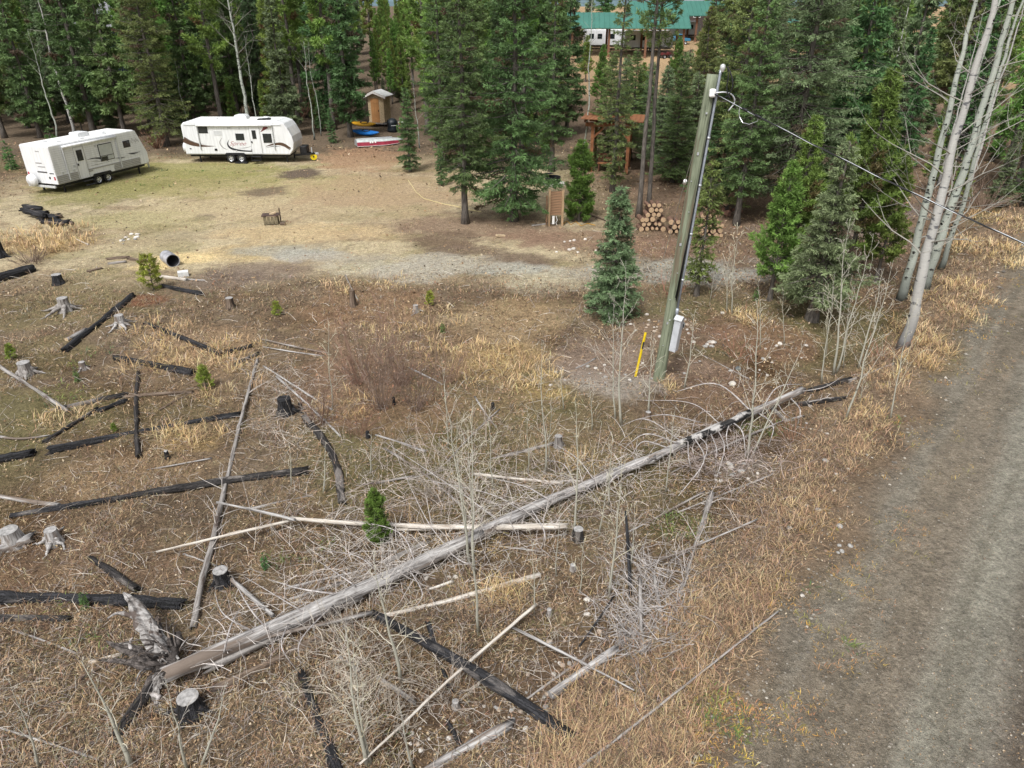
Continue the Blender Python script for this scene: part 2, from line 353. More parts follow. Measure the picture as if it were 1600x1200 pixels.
def ground_colour(x, y):
    x = np.asarray(x, float); y = np.asarray(y, float)
    n1 = fbm(x*0.5, y*0.5, 50)[:, None]; n2 = fbm(x*2.2, y*2.2, 60)[:, None]; n3 = fbm(x*0.13+5, y*0.13, 70)[:, None]
    col = S(108, 90, 71)+(n1-0.5)*0.16*np.array([1, 0.9, 0.7])
    col = col*(1-sstep(0.55, 0.7, n2)*0.35)+S(150, 130, 96)*sstep(0.55, 0.7, n2)*0.35
    col = col*(1-sstep(0.54, 0.68, n3)*0.55)+S(108, 106, 64)*sstep(0.54, 0.68, n3)*0.55
    cl = clearing(x, y)[:, None]
    col = col*(1-cl)+cl*(S(182, 166, 134)*(1+(n1-0.5)*0.5)*(1-0.25*sstep(0.52, 0.66, n2)))
    pw = (sstep(0.50, 0.60, fbm(x*0.33+4, y*0.5, 44))*(0.3+0.9*n2[:, 0]))[:, None]*cl*0.6; col = col*(1-pw)+pw*S(138, 114, 90)
    pw = (sstep(0.54, 0.64, fbm(x*0.5+14, y*0.7, 45))*(0.3+0.9*n2[:, 0]))[:, None]*cl*0.5; col = col*(1-pw)+pw*S(132, 126, 78)
    ff = (sstep(50, 58, y+4*(n3[:, 0]-0.5)))[:, None]*(1-cl)
    col = col*(1-ff)+ff*S(106, 91, 75)*(1+(n1-0.5)*0.8)
    fw = (sstep(3, 9, x+3*(n1[:, 0]-.5))*sstep(24, 30, y)*(1-sstep(-4, -2, rdist(x, y))))[:, None]
    col = col*(1-fw)+fw*S(120, 99, 81)*(1+(n1-0.5)*0.8)
    far = (sstep(82, 95, y)*sstep(2, 12, x))[:, None]
    col = col*(1-far)+far*S(164, 136, 102)*(1+(n3-0.5)*0.5)
    wx = (fbm(x*0.9, y*0.9, 80)-0.5); wy = (fbm(x*0.9+9, y*0.9+4, 90)-0.5); hf = fbm(x*3.1, y*3.1, 100)
    for (cx, cy, rx, ry, c, k) in SPW:
        q = np.sqrt(((x-cx)/rx+wx*0.9)**2+((y-cy)/ry+wy*0.9)**2)
        w = (k*(1-sstep(0.55, 1.1, q+0.55*(hf-0.5))))[:, None]
        col = col*(1-w)+c*w
    d = rdist(x, y); al = x*RD[0]+y*RD[1]
    dn = d+(fbm(al*0.6, d*0.6, 110)-0.5)*1.4
    vg = (sstep(-2.6, -1.7, dn)*(1-sstep(-1.0, 0.6, dn)))[:, None]
    col = col*(1-0.85*vg)+S(134, 114, 94)*0.85*vg*(1+(n1-0.5)*0.5)
    rd_ = sstep(-0.5, 0.5, dn)[:, None]*(1-sstep(8.5, 9.5, dn)[:, None])
    wob = (fbm(al*0.12, al*0.0+3, 130)-0.5)*0.5
    sp = fbm(x*1.3, y*1.3, 140)
    rc = S(136, 127, 115)*np.ones((len(x), 1))
    def band(c0, w): return (np.exp(-((d+wob-c0)/w)**4)*(0.35+0.9*sp))[:, None].clip(0, 1)
    w = band(1.1, 0.8)*0.6; rc = rc*(1-w)+S(140, 128, 112)*w
    w = band(2.5, 0.5)*1.25; rc = rc*(1-w.clip(0, 1))+S(154, 151, 139)*w.clip(0, 1)
    w = band(3.7, 0.6)*0.9; rc = rc*(1-w)+S(108, 97, 90)*w
    w = band(5.0, 0.5)*1.0; rc = rc*(1-w)+S(146, 143, 132)*w
    w = band(6.3, 0.7)*0.8; rc = rc*(1-w)+S(112, 106, 97)*w
    lg = fbm(al*0.10+d*0.3, d*1.6+wob, 151); lg2 = fbm(al*0.25, d*3.4, 153)
    pt_ = sstep(0.48, 0.62, lg)[:, None]*0.55; rc = rc*(1-pt_)+S(140, 136, 126)*pt_
    pt_ = sstep(0.52, 0.66, lg2)[:, None]*0.45; rc = rc*(1-pt_)+S(106, 98, 86)*pt_
    rc = rc*np.array([0.84, 0.825, 0.795])*(0.86+0.28*fbm(x*3.5, y*3.5, 150))[:, None]
    col = col*(1-rd_)+rc*rd_
    return col.clip(0.01, 0.8)
def axis(core0, core1, step, ends):
    a = list(np.arange(core0, core1+1e-6, step)); lo = []; hi = []; s = step; v = core0
    while v > ends[0]: s *= 1.25; v -= s; lo.append(v)
    s = step; v = core1
    while v < ends[1]: s *= 1.25; v += s; hi.append(v)
    return np.array(lo[::-1]+a+hi)
def ground():
    xs = axis(-34, 34, 0.18, (-2500, 2500))
    ys = np.concatenate([axis(4, 26, 0.13, (-1500, 4.1))[:-1], axis(26, 60, 0.22, (25.9, 4000))[1:]])
    ys = np.unique(np.round(ys, 4))
    X, Y = np.meshgrid(xs, ys); x = X.ravel(); y = Y.ravel()
    V = np.stack([x, y, terrain(x, y)], -1)
    nx, ny = len(xs), len(ys); i = np.arange(ny-1)[:, None]*nx; j = np.arange(nx-1)[None]
    Q = np.stack([i+j, i+j+1, i+nx+j+1, i+nx+j], -1).reshape(-1, 4)
    mb = MB().add(V, Q, col=ground_colour(x, y))
    m = bpy.data.materials.new("ground_soil"); m.use_nodes = True; t = m.node_tree; b = t.nodes["Principled BSDF"]
    b.inputs["Roughness"].default_value = 0.95; b.inputs["Specular IOR Level"].default_value = 0.1
    N = t.nodes.new; L = t.links.new
    at = N("ShaderNodeVertexColor"); at.layer_name = "Col"; tc = N("ShaderNodeTexCoord")
    def nz(scale, det, lo, hi, a, bb):
        n = N("ShaderNodeTexNoise"); n.inputs["Scale"].default_value = scale; n.inputs["Detail"].default_value = det; n.inputs["Roughness"].default_value = 0.7
        L(tc.outputs["Object"], n.inputs["Vector"]); r = N("ShaderNodeMapRange")
        for k, v in zip((1, 2, 3, 4), (lo, hi, a, bb)): r.inputs[k].default_value = v
        L(n.outputs[0], r.inputs[0]); return n, r
    n1, r1 = nz(4.5, 8, 0.34, 0.66, 0.68, 1.30); n2, r2 = nz(14, 6, 0.3, 0.7, 0.58, 1.40); n3, r3 = nz(60, 3, 0.3, 0.7, 0.5, 1.5)
    p = N("ShaderNodeMath"); p.operation = 'MULTIPLY'; L(r1.outputs[0], p.inputs[0]); L(r2.outputs[0], p.inputs[1])
    p2 = N("ShaderNodeMath"); p2.operation = 'MULTIPLY'; L(p.outputs[0], p2.inputs[0]); L(r3.outputs[0], p2.inputs[1])
    mx = N("ShaderNodeMix"); mx.data_type = 'RGBA'; mx.blend_type = 'MULTIPLY'; mx.inputs[0].default_value = 1
    L(at.outputs[0], mx.inputs[6]); L(p2.outputs[0], mx.inputs[7]); L(mx.outputs[2], b.inputs["Base Color"])
    bp = N("ShaderNodeBump"); bp.inputs["Strength"].default_value = 0.8; bp.inputs["Distance"].default_value = 0.05
    L(p.outputs[0], bp.inputs["Height"]); L(bp.outputs[0], b.inputs["Normal"])
    mb.build("ground", m, smooth=True, kind="structure", label="dry grassy ground with bare soil, gravel and a gravel road")
ground()

# ------------------------------------------------------------------ grass, litter, pebbles (uncountable)
def scatter(n, y0, y1, p=1.4, side=0.86, pad=3):
    u = rng.random(n); q = 1-p
    y = (y0**q+(y1**q-y0**q)*u)**(1/q)
    x = (rng.random(n)*2-1)*(side*y+pad)
    return x, y
def blades(mb, x, y, length, lean, width, col, colvar=0.18):
    """bent grass blades, two triangles each, given per-blade arrays"""
    n = len(x); z = terrain(x, y); az = rng.random(n)*2*math.pi
    ln = length; wd = width
    h1 = np.cos(lean); r1 = np.sin(lean); l2 = lean+0.5
    dx, dy = np.cos(az), np.sin(az); px, py = -dy, dx
    b = np.stack([x, y, z-0.01], -1)
    mid = b+np.stack([dx*r1*ln*0.55, dy*r1*ln*0.55, h1*ln*0.55], -1)
    tip = mid+np.stack([dx*np.sin(l2)*ln*0.5, dy*np.sin(l2)*ln*0.5, np.cos(l2)*ln*0.5], -1)
    tip[:, 2] = np.maximum(tip[:, 2], z+0.015)
    s = np.stack([px*wd, py*wd, np.zeros(n)], -1)
    V = np.stack([b, mid+s, tip, mid-s], 1).reshape(-1, 3)
    f = np.clip(1+(rng.random((n, 1))-0.5)*2*colvar+rng.normal(0, 0.06, (n, 3)), 0.3, 2)
    K = np.repeat(col*f, 4, 0).clip(0.005, 0.9)
    mb.add(V, np.arange(4*n).reshape(-1, 4), col=K)
def tufts(n, per, y0, y1, keep, length, col_fn, p=1.4, spread=0.10, lean=(0.3, 1.2), w=0.0045, colvar=0.2):
    cx, cy = scatter(n, y0, y1, p)
    k = keep(cx, cy) > rng.random(n); cx = cx[k]; cy = cy[k]
    x = np.repeat(cx, per); y = np.repeat(cy, per); m = len(x)
    sc = np.repeat(0.6+0.8*rng.random(len(cx)), per)
    r = spread*np.sqrt(rng.random(m))*(1+y/40); a = rng.random(m)*6.283
    x = x+r*np.cos(a); y = y+r*np.sin(a)
    ln = length(x, y)*sc*(0.5+rng.random(m))
    le = lean[0]+(lean[1]-lean[0])*rng.random(m)
    K = col_fn(np.repeat(cx, per), np.repeat(cy, per))
    return x, y, ln, le, w*(0.7+0.6*rng.random(m))*np.maximum(1, y/13), K
def pick(cols, wts, n):
    i = rng.choice(len(cols), n, p=np.array(wts)/sum(wts)); return np.array(cols)[i]
def per_tuft(cols, wts):
    def f(x, y):
        h = vnoise(x*37.1, y*41.7, 5); h2 = (h*977.0) % 1.0
        cw = np.cumsum(wts)/sum(wts); i = np.searchsorted(cw, h2).clip(0, len(cols)-1)
        return np.array(cols)[i]
    return f
def blob_keep(blobs):
    W_ = []
    for (px, py, rx, ry, k) in blobs:
        g = G(px, py); a = G(px, py+ry); b_ = G(px, py-ry); W_.append((g.x, (a.y+b_.y)/2, rx*mpp(px, py), abs(b_.y-a.y)/2, k))
    def f(x, y):
        o = np.zeros(len(x)); wv = fbm(x*0.8, y*0.8, 31)-0.5
        for (cx, cy, rx, ry, k) in W_:
            q = np.sqrt(((x-cx)/rx)**2+((y-cy)/ry)**2)+wv
            o = np.maximum(o, k*(1-sstep(0.6, 1.05, q)))
        return o
    return f
BARE = blob_keep([(850, 1095, 130, 85, .92), (930, 1010, 80, 55, .7), (1160, 735, 60, 28, .9), (940, 590, 120, 34, .85), (1060, 520, 120, 34, .75), (620, 1165, 130, 34, .6), (720, 1110, 90, 50, .6), (1180, 590, 90, 40, .5), (560, 620, 110, 40, .5), (400, 425, 110, 22, .8), (1060, 575, 110, 24, .6)])
def build_grass():
    TAN = [S(180, 148, 112), S(150, 120, 92), S(116, 95, 79), S(198, 175, 142), S(62, 52, 45), S(160, 150, 140), S(122, 114, 76)]
    wild = lambda x, y: (1-clearing(x, y))*(1-sstep(-1.2, -0.3, rdist(x, y)))*(0.25+1.1*sstep(0.35, 0.6, fbm(x*0.7, y*0.7, 12)))*(1-BARE(x, y))
    mb = MB()
    blades(mb, *tufts(46000, 8, 5.5, 34, wild, lambda x, y: 0.17+0*x, per_tuft(TAN, [3, 3, 3, 1.8, 3.0, 2, 1.6]), spread=0.16, lean=(0.5, 1.5), w=0.0036))
    blades(mb, *tufts(9000, 8, 24, 62, lambda x, y: (1-clearing(x, y))*(1-sstep(-1.2, 0, rdist(x, y)))*0.8, lambda x, y: 0.2+0*x,
                     per_tuft([S(148, 122, 94), S(122, 98, 78), S(112, 106, 70), S(174, 148, 112)], [3, 3, 1.6, 1.5]), spread=0.2, lean=(0.4, 1.4)))
    blades(mb, *tufts(19000, 6, 25, 58, lambda x, y: clearing(x, y)*(0.25+0.9*sstep(0.4, 0.62, fbm(x*0.5, y*0.5, 15))), lambda x, y: 0.07+0*x,
                     per_tuft([S(188, 166, 128), S(164, 146, 112), S(142, 136, 84), S(196, 168, 122), S(120, 104, 84)], [4, 3, 1.8, 2, 2]), spread=0.2, lean=(0.6, 1.4)))
    mb.build("dry_grass", M_GRASS, kind="stuff", label="matted dry brown and tan grass over the clearing", cat="grass")
    # long pinkish grass on the verge
    mb = MB()
    def vk(x, y):
        d = rdist(x, y)-0.25+(fbm(x*0.5, y*0.5, 33)-0.5)*1.5
        return sstep(-2.7, -1.9, d)*(1-sstep(-1.1, -0.4, d))*(0.2+0.8*sstep(0.3, 0.6, fbm(x*0.9, y*0.9, 34)))
    blades(mb, *tufts(56000, 11, 5.0, 46, vk, lambda x, y: 0.23+0*x, per_tuft([S(186, 153, 117), S(166, 135, 105), S(130, 107, 87), S(200, 172, 130), S(100, 84, 71)], [4, 4, 3, 3, 2.5]), spread=0.13, lean=(0.15, 1.2)))
    blades(mb, *tufts(40000, 7, 5.0, 46, lambda x, y: sstep(-1.3, -0.6, rdist(x, y))*(1-sstep(0.2, 1.9, rdist(x, y)))*sstep(0.42, 0.62, fbm(x*1.1, y*1.1, 35))*0.55, lambda x, y: 0.09+0*x,
                     per_tuft([S(196, 150, 70), S(150, 140, 62), S(180, 130, 90), S(206, 170, 80)], [2, 2, 3, 1]), spread=0.10, lean=(0.3, 1.4)))
    mb.build("verge_grass", M_GRASS, kind="stuff", label="long pinkish tan grass along the road verge", cat="grass")
    # golden and ochre clumps
    mb = MB()
    gold = blob_keep([(1440, 530, 26, 34, .9), (1500, 450, 26, 34, .9), (1540, 400, 24, 30, .9), (1585, 350, 30, 34, .9), (1340, 640, 22, 20, .5), (640, 520, 90, 40, .3), (360, 620, 60, 26, .3), (250, 520, 70, 24, .3), (560, 450, 80, 16, .3), (60, 375, 75, 26, 1), (100, 385, 40, 16, 1), (300, 690, 55, 20, .8), (320, 560, 90, 34, .5), (770, 570, 90, 30, .6), (830, 600, 60, 24, .5), (1047, 606, 16, 9, 1.0),
                      (1040, 600, 12, 8, 1.0), (730, 850, 60, 26, .5), (800, 930, 70, 22, .6), (1160, 500, 26, 16, .9), (1390, 590, 30, 10, .8), (1420, 560, 22, 30, .8), (1480, 480, 24, 40, .8), (1560, 390, 30, 40, .9),
                      (870, 630, 30, 12, .7), (540, 640, 60, 26, .3), (905, 730, 50, 16, .4), (690, 560, 30, 12, .4), (95, 660, 60, 20, .4), (240, 560, 80, 40, .3), (610, 830, 40, 18, .3)])
    blades(mb, *tufts(42000, 13, 6, 44, gold, lambda x, y: 0.34+0*x, per_tuft([S(208, 178, 126), S(198, 166, 112), S(176, 146, 108), S(220, 194, 146), S(140, 116, 90)], [3, 2, 3, 2, 2]), p=1.2, spread=0.14, lean=(0.2, 1.15)))
    mb.build("golden_grass", M_GRASS, kind="stuff", label="tall golden clumps of dry bunchgrass", cat="grass")
    mb = MB()
    yel = blob_keep([(1255, 970, 18, 14, .8), (1130, 1130, 50, 26, .5), (1120, 1190, 40, 14, .7), (1180, 1190, 30, 10, .7), (1365, 603, 16, 6, 1), (1390, 600, 16, 8, 1), (1240, 790, 14, 10, .5), (1395, 880, 12, 8, .4), (1330, 930, 10, 8, .4),
                     (1500, 400, 20, 14, .4), (1450, 490, 14, 10, .4), (1230, 910, 12, 8, .5), (875, 625, 16, 8, .6)])
    blades(mb, *tufts(15000, 9, 5.5, 34, yel, lambda x, y: 0.11+0*x, per_tuft([S(204, 168, 66), S(186, 158, 66), S(150, 146, 66), S(210, 184, 100)], [3, 2, 3, 1]), p=1.2, spread=0.10, lean=(0.3, 1.4), w=0.0045))
    grn = blob_keep([(1330, 1010, 12, 8, .6), (1265, 920, 10, 8, .6), (1110, 1120, 60, 40, .3), (1060, 820, 60, 26, .55), (1195, 670, 40, 14, .6), (150, 560, 60, 16, .3), (500, 870, 60, 20, .3), (430, 880, 20, 14, .4), (300, 280, 200, 16, .12), (1390, 660, 20, 10, .4), (130, 945, 50, 20, .3), (130, 1000, 30, 20, .3),
                     (600, 1140, 40, 20, .2), (220, 1010, 60, 20, .3), (90, 620, 40, 20, .3)])
    blades(mb, *tufts(36000, 9, 5.5, 54, grn, lambda x, y: 0.13+0*x, per_tuft([S(98, 118, 58), S(120, 132, 66), S(84, 104, 66), S(140, 140, 70)], [3, 2, 2, 1]), p=1.2, spread=0.12, lean=(0.3, 1.4), w=0.008))
    mb.build("yellow_and_green_herbs", M_GRASS, kind="stuff", label="small yellow and green herbs in the dry grass", cat="herbs")
def build_litter():
    mb = MB(); n = 90000
    x, y = scatter(n, 5.2, 62, 1.35)
    k = ((1-0.85*clearing(x, y))*(1-0.75*sstep(-0.6, 1.2, rdist(x, y)))*(0.25+1.2*sstep(0.35, 0.65, fbm(x*0.6, y*0.6, 55)))) > rng.random(n)
    x = x[k]; y = y[k]; n = len(x); z = terrain(x, y)+0.01+0.05*rng.random(n)**2
    a = rng.random(n)*6.283; s = (0.010+0.018*rng.random(n))*np.maximum(1, y/13)*(1-0.45*sstep(-1, .5, rdist(x, y))); ti = rng.normal(0, 0.5, (n, 2))
    u = np.stack([np.cos(a), np.sin(a), ti[:, 0]], -1)*s[:, None]; v = np.stack([-np.sin(a), np.cos(a), ti[:, 1]], -1)*s[:, None]*0.7
    p = np.stack([x, y, z], -1)
    V = np.stack([p-u, p-v, p+u, p+v], 1).reshape(-1, 3)
    red = (np.exp(-((x+3.2)/4.0)**2-((y-18.5)/3.2)**2)+.5*sstep(.56, .66, fbm(x*0.3+3, y*0.3, 57))*sstep(20, 26, y))[:, None].clip(0, 1)
    K = pick([S(146, 118, 88), S(114, 92, 70), S(178, 152, 118), S(84, 72, 58), S(190, 172, 146)], [3, 3, 2, 2, 1], n)*(1-red)+red*pick([S(162, 114, 88), S(138, 98, 78), S(184, 142, 114), S(106, 80, 66)], [3, 3, 2, 2], n)
    mb.add(V, np.arange(4*n).reshape(-1, 4), col=np.repeat(K*(0.8+0.4*rng.random((n, 1))), 4, 0))
    mb.build("leaf_litter", M_LITTER, kind="stuff", label="fallen brown aspen leaves scattered on the ground", cat="leaf litter")
    # dead stalks and twigs
    mb = MB(); n = 32000
    x, y = scatter(n, 5.2, 36, 1.5)
    brush = blob_keep([(800, 800, 330, 120, 0.9), (560, 900, 260, 120, .6), (1120, 700, 170, 70, .9), (1000, 960, 100, 90, .9), (640, 560, 90, 70, .4), (480, 640, 110, 90, .6), (250, 1060, 130, 80, .4), (560, 1080, 130, 70, .6)])
    k = ((1-clearing(x, y))*(1-sstep(-2.5, -1.2, rdist(x, y)))*np.maximum(0.35, brush(x, y))) > rng.random(n)
    x = x[k]; y = y[k]; n = len(x); z = terrain(x, y)
    a = rng.random(n)*6.283; e = rng.normal(0.25, 0.35, n).clip(-0.1, 1.4); L_ = (0.15+0.5*rng.random(n)**2)
    d1 = np.stack([np.cos(a)*np.cos(e), np.sin(a)*np.cos(e), np.sin(e)], -1)
    a2 = a+rng.normal(0, .5, n); e2 = e-rng.random(n)*0.5
    d2 = np.stack([np.cos(a2)*np.cos(e2), np.sin(a2)*np.cos(e2), np.sin(e2)], -1)
    P0 = np.stack([x, y, z+0.02+0.05*rng.random(n)], -1); P1 = P0+d1*L_[:, None]*.5; P2 = P1+d2*L_[:, None]*.5
    P2[:, 2] = np.maximum(P2[:, 2], z+0.01)
    K = pick([S(182, 172, 164), S(152, 140, 132), S(118, 102, 92), S(204, 194, 182), S(92, 80, 74)], [3, 3, 2, 3, 1.5], n)
    r = (0.0028+0.003*rng.random(n))*np.maximum(1, y/14)
    prisms(mb, P0, P1, r, r*0.8, 3, K); prisms(mb, P1, P2, r*0.8, r*0.4, 3, K)
    mb.build("twig_debris", M_TWIG, kind="stuff", label="dead grey twigs and stalks strewn through the grass", cat="twigs")
    # gravel
    mb = MB(); n = 60000
    x, y = scatter(n, 5.2, 34, 1.5)
    d = rdist(x, y)
    st = blob_keep([(930, 600, 110, 36, .8), (1060, 510, 110, 34, .5), (1160, 735, 60, 26, 1), (860, 1100, 120, 80, .8), (720, 1150, 110, 50, .5), (930, 1000, 80, 60, .5), (1100, 560, 90, 40, .3), (880, 440, 120, 30, .4), (205, 375, 28, 8, 1)])
    k = np.maximum(sstep(-1.8, 0.2, d)*0.75, st(x, y)*0.9) > rng.random(n)
    x = x[k]; y = y[k]; n = len(x); z = terrain(x, y)
    O = np.array([[1, 0, 0], [0, 1, 0], [-1, 0, 0], [0, -1, 0], [0, 0, 0.7], [0, 0, -0.7]], float)
    F = np.array([[0, 1, 4], [1, 2, 4], [2, 3, 4], [3, 0, 4]])
    a = rng.random(n)*6.283; s = (0.005+0.020*rng.random(n)**5)*np.maximum(1, y/12)*(1+.7*np.exp(-((rdist(x, y)+.2)/.8)**2))
    Rm = np.stack([np.stack([np.cos(a), -np.sin(a), 0*a], -1), np.stack([np.sin(a), np.cos(a), 0*a], -1), np.stack([0*a, 0*a, 1+0*a], -1)], 1)
    V = np.einsum('nij,nkj->nki', Rm, O[None]*(0.7+0.6*rng.random((n, 6, 3))))*s[:, None, None]
    V = V+np.stack([x, y, z+s*0.3], -1)[:, None]
    K = pick([S(148, 142, 132), S(126, 118, 108), S(100, 94, 88), S(172, 164, 152), S(136, 114, 98)], [3, 4, 4, .6, 1.5], n)
    mb.add(V.reshape(-1, 3), T=(np.arange(n)[:, None, None]*6+F[None]).reshape(-1, 3), col=np.repeat(K, 6, 0))
    mb.build("road_gravel", M_LITTER, kind="stuff", label="loose grey gravel on the road and bare soil", cat="gravel")
build_grass(); build_litter()

# ------------------------------------------------------------------ hills on the skyline
def hills():
    mb = MB(); n = 140; xs = np.linspace(-2400, 2400, n); rows = []
    for k, (yy, hh) in enumerate([(1500, 4), (1700, 40), (1900, 78), (2100, 96), (2400, 60)]):
        rows.append(np.stack([xs, np.full(n, yy)+60*vnoise(xs*0.004, xs*0+k, 4), 2+hh*(0.35+0.5*fbm(xs*0.0016+k*0.05, xs*0, 77)+0.1*fbm(xs*0.02, xs*0+k, 78))], -1))
    V = np.concatenate(rows); i = np.arange(4)[:, None]*n; j = np.arange(n-1)[None]
    mb.add(V, np.stack([i+j, i+j+1, i+n+j+1, i+n+j], -1).reshape(-1, 4), col=(0.1, 0.14, 0.15))
    mb.build("hills", mat('far_wooded_hills', (0.10, 0.15, 0.17), 1.0, amt=0.3, scale=0.02), smooth=True, kind="structure")
hills()

# ------------------------------------------------------------------ conifers
def conifer(seed, h, r, cb, nb, dens, kind='spruce', size=1.0, cols=None, trad=None, power=0.8, lean=0.0):
    """trunk mesh (with limbs) and crown mesh of one tree"""
    R = np.random.default_rng(seed)
    t = np.sort(R.random(nb)**(1.05 if kind == 'spruce' else 1.0)); nw = max(9, int((h-cb)/(0.30 if h < 8 else 0.5)))
    t = np.clip((np.round(t*nw)+R.normal(0, .17, nb))/nw, 0, 1); z = cb+(h-cb)*t          # branches stand in whorls
    prof = (1-t)**power*(0.55+0.45*sstep(0, 0.16, t))+0.05
    clump = 0.66+0.68*vnoise(z*1.1, z*0+seed, seed)*1.0
    Lb = r*prof*R.uniform(0.62, 1.18, nb)*clump
    az = np.arange(nb)*2.39996+R.normal(0, 0.5, nb)
    if kind == 'spruce': pit = -0.18+0.85*t**1.4+R.normal(0, 0.10, nb); sag = 0.20*(1-t)+0.05; upc = 0.16
    else: pit = 0.10+0.75*t+R.normal(0, 0.16, nb); sag = 0.02+0*t; upc = 0.22
    dh = np.stack([np.cos(az), np.sin(az), 0*az], -1); pe = np.stack([-np.sin(az), np.cos(az), 0*az], -1)
    B = np.stack([lean*z/h*0, 0*z, z], -1)
    def pt(i, s):
        L = Lb[i]; return B[i]+dh[i]*(L*s*np.cos(pit[i]))[:, None]+np.array([0, 0, 1.0])*(L*(s*np.sin(pit[i])-sag[i]*s**1.6+upc*s**4))[:, None]
    tb = MB(); tr = trad or (0.011*h+0.02)
    zz = np.linspace(-0.3, h, 16); wob = np.stack([(vnoise(zz*0.5, zz*0+1, seed)-.5)*0.16*sstep(1, 4, zz), (vnoise(zz*0.5, zz*0+9, seed)-.5)*0.16*sstep(1, 4, zz), zz], -1)
    flare = 1+0.7*np.exp(-np.clip(zz, 0, 99)/0.35)
    tube(tb, wob, tr*(1-np.clip(zz, 0, h)/h*0.93)*flare, 9)
    ii = np.arange(nb); p0 = pt(ii, np.zeros(nb)); p1 = pt(ii, np.full(nb, .5)); p2 = pt(ii, np.full(nb, .95))
    rb = 0.010+0.012*Lb
    prisms(tb, p0, p1, rb, rb*.65, 3); prisms(tb, p1, p2, rb*.65, rb*.2, 3)
    nd = 0
    if cb > 1.2:                                                # dead stubs under the crown
        nd = int(cb*5); za = R.uniform(0.8, cb+0.6, nd); aa = R.random(nd)*6.283; ll = R.uniform(0.15, 0.75, nd)*min(1, r*.5)
        q0 = np.stack([0*za, 0*za, za], -1); prisms(tb, q0, q0+np.stack([np.cos(aa)*ll, np.sin(aa)*ll, -0.15*ll], -1), 0.014, 0.004, 3)
    # needle sprays
    nt_ = np.maximum(3, (Lb*dens).astype(int)); bi = np.repeat(np.arange(nb), nt_); m = len(bi)
    s = (0.10 if kind == 'spruce' else 0.30)+(0.92 if kind == 'spruce' else 0.72)*R.random(m)**0.75
    side = np.where(R.random(m) < .5, -1., 1.)
    base = pt(bi, s)
    fw = R.uniform(0.35, 1.0, m)
    td = dh[bi]*fw[:, None]+pe[bi]*(side*np.sqrt(np.clip(1.1-fw**2, 0, 2)))[:, None]
    td[:, 2] += R.normal(-0.36 if kind == 'spruce' else 0.35, 0.24, m)
    td /= np.linalg.norm(td, axis=1)[:, None]
    tl = (0.12+0.30*(1-s)*Lb[bi]+0.10*R.random(m))*min(1.0, 0.45+r*0.3)
    K = 7 if kind == 'spruce' else 9
    ti = np.repeat(np.arange(m), K); q = len(ti)
    u = (R.random(q) if kind == 'spruce' else 0.35+0.65*R.random(q))
    c0 = base[ti]+td[ti]*(tl[ti]*u)[:, None]
    spread = 0.45 if kind == 'spruce' else 0.95
    nd_ = td[ti]+R.normal(0, spread, (q, 3)); nd_ /= np.linalg.norm(nd_, axis=1)[:, None]+1e-9
    ln = (0.17 if kind == 'spruce' else 0.15)*size*R.uniform(0.6, 1.3, q); wd = (0.020 if kind == 'spruce' else 0.0165)*size*R.uniform(.7, 1.3, q)
    rv = R.normal(0, 1, (q, 3)); rv[:, 2] *= 0.5
    sd = np.cross(nd_, rv); sd /= np.linalg.norm(sd, axis=1)[:, None]+1e-9
    tip = c0+nd_*ln[:, None]; mid = c0+nd_*(ln*0.45)[:, None]
    V = np.stack([c0, mid+sd*wd[:, None], tip, mid-sd*wd[:, None]], 1).reshape(-1, 3)
    c_a, c_b, c_d = cols
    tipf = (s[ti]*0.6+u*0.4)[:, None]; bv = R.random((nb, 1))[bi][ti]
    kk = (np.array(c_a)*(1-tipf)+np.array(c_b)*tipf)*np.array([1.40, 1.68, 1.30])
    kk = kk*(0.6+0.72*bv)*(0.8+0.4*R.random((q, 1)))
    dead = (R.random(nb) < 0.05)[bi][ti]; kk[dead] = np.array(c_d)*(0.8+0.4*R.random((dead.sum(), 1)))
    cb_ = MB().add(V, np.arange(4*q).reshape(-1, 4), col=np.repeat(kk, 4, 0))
    # leader
    k2 = 30; zt = h-0.6*R.random(k2)*min(1, h/6); a2 = R.random(k2)*6.283
    d2 = np.stack([np.cos(a2)*.5, np.sin(a2)*.5, np.full(k2, .8)], -1); p = np.stack([0*zt, 0*zt, zt], -1)
    s2 = np.stack([-np.sin(a2), np.cos(a2), 0*a2], -1)*0.03*size
    cb_.add(np.stack([p, p+d2*0.09*size+s2, p+d2*0.2*size, p+d2*0.09*size-s2], 1).reshape(-1, 3), np.arange(4*k2).reshape(-1, 4), col=np.array(c_b))
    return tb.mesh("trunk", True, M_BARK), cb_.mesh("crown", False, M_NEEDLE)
SP = ((0.050, 0.078, 0.036), (0.112, 0.155, 0.074), (0.12, 0.085, 0.05))
SB = ((0.076, 0.090, 0.053), (0.190, 0.205, 0.135), (0.12, 0.09, 0.06))
SD = ((0.048, 0.076, 0.036), (0.105, 0.145, 0.070), (0.10, 0.075, 0.05))
PN = ((0.080, 0.112, 0.032), (0.180, 0.220, 0.070), (0.16, 0.11, 0.05))
PY = ((0.066, 0.090, 0.024), (0.150, 0.180, 0.055), (0.15, 0.12, 0.05))
OL = ((0.080, 0.092, 0.040), (0.165, 0.178, 0.082), (0.14, 0.10, 0.06))
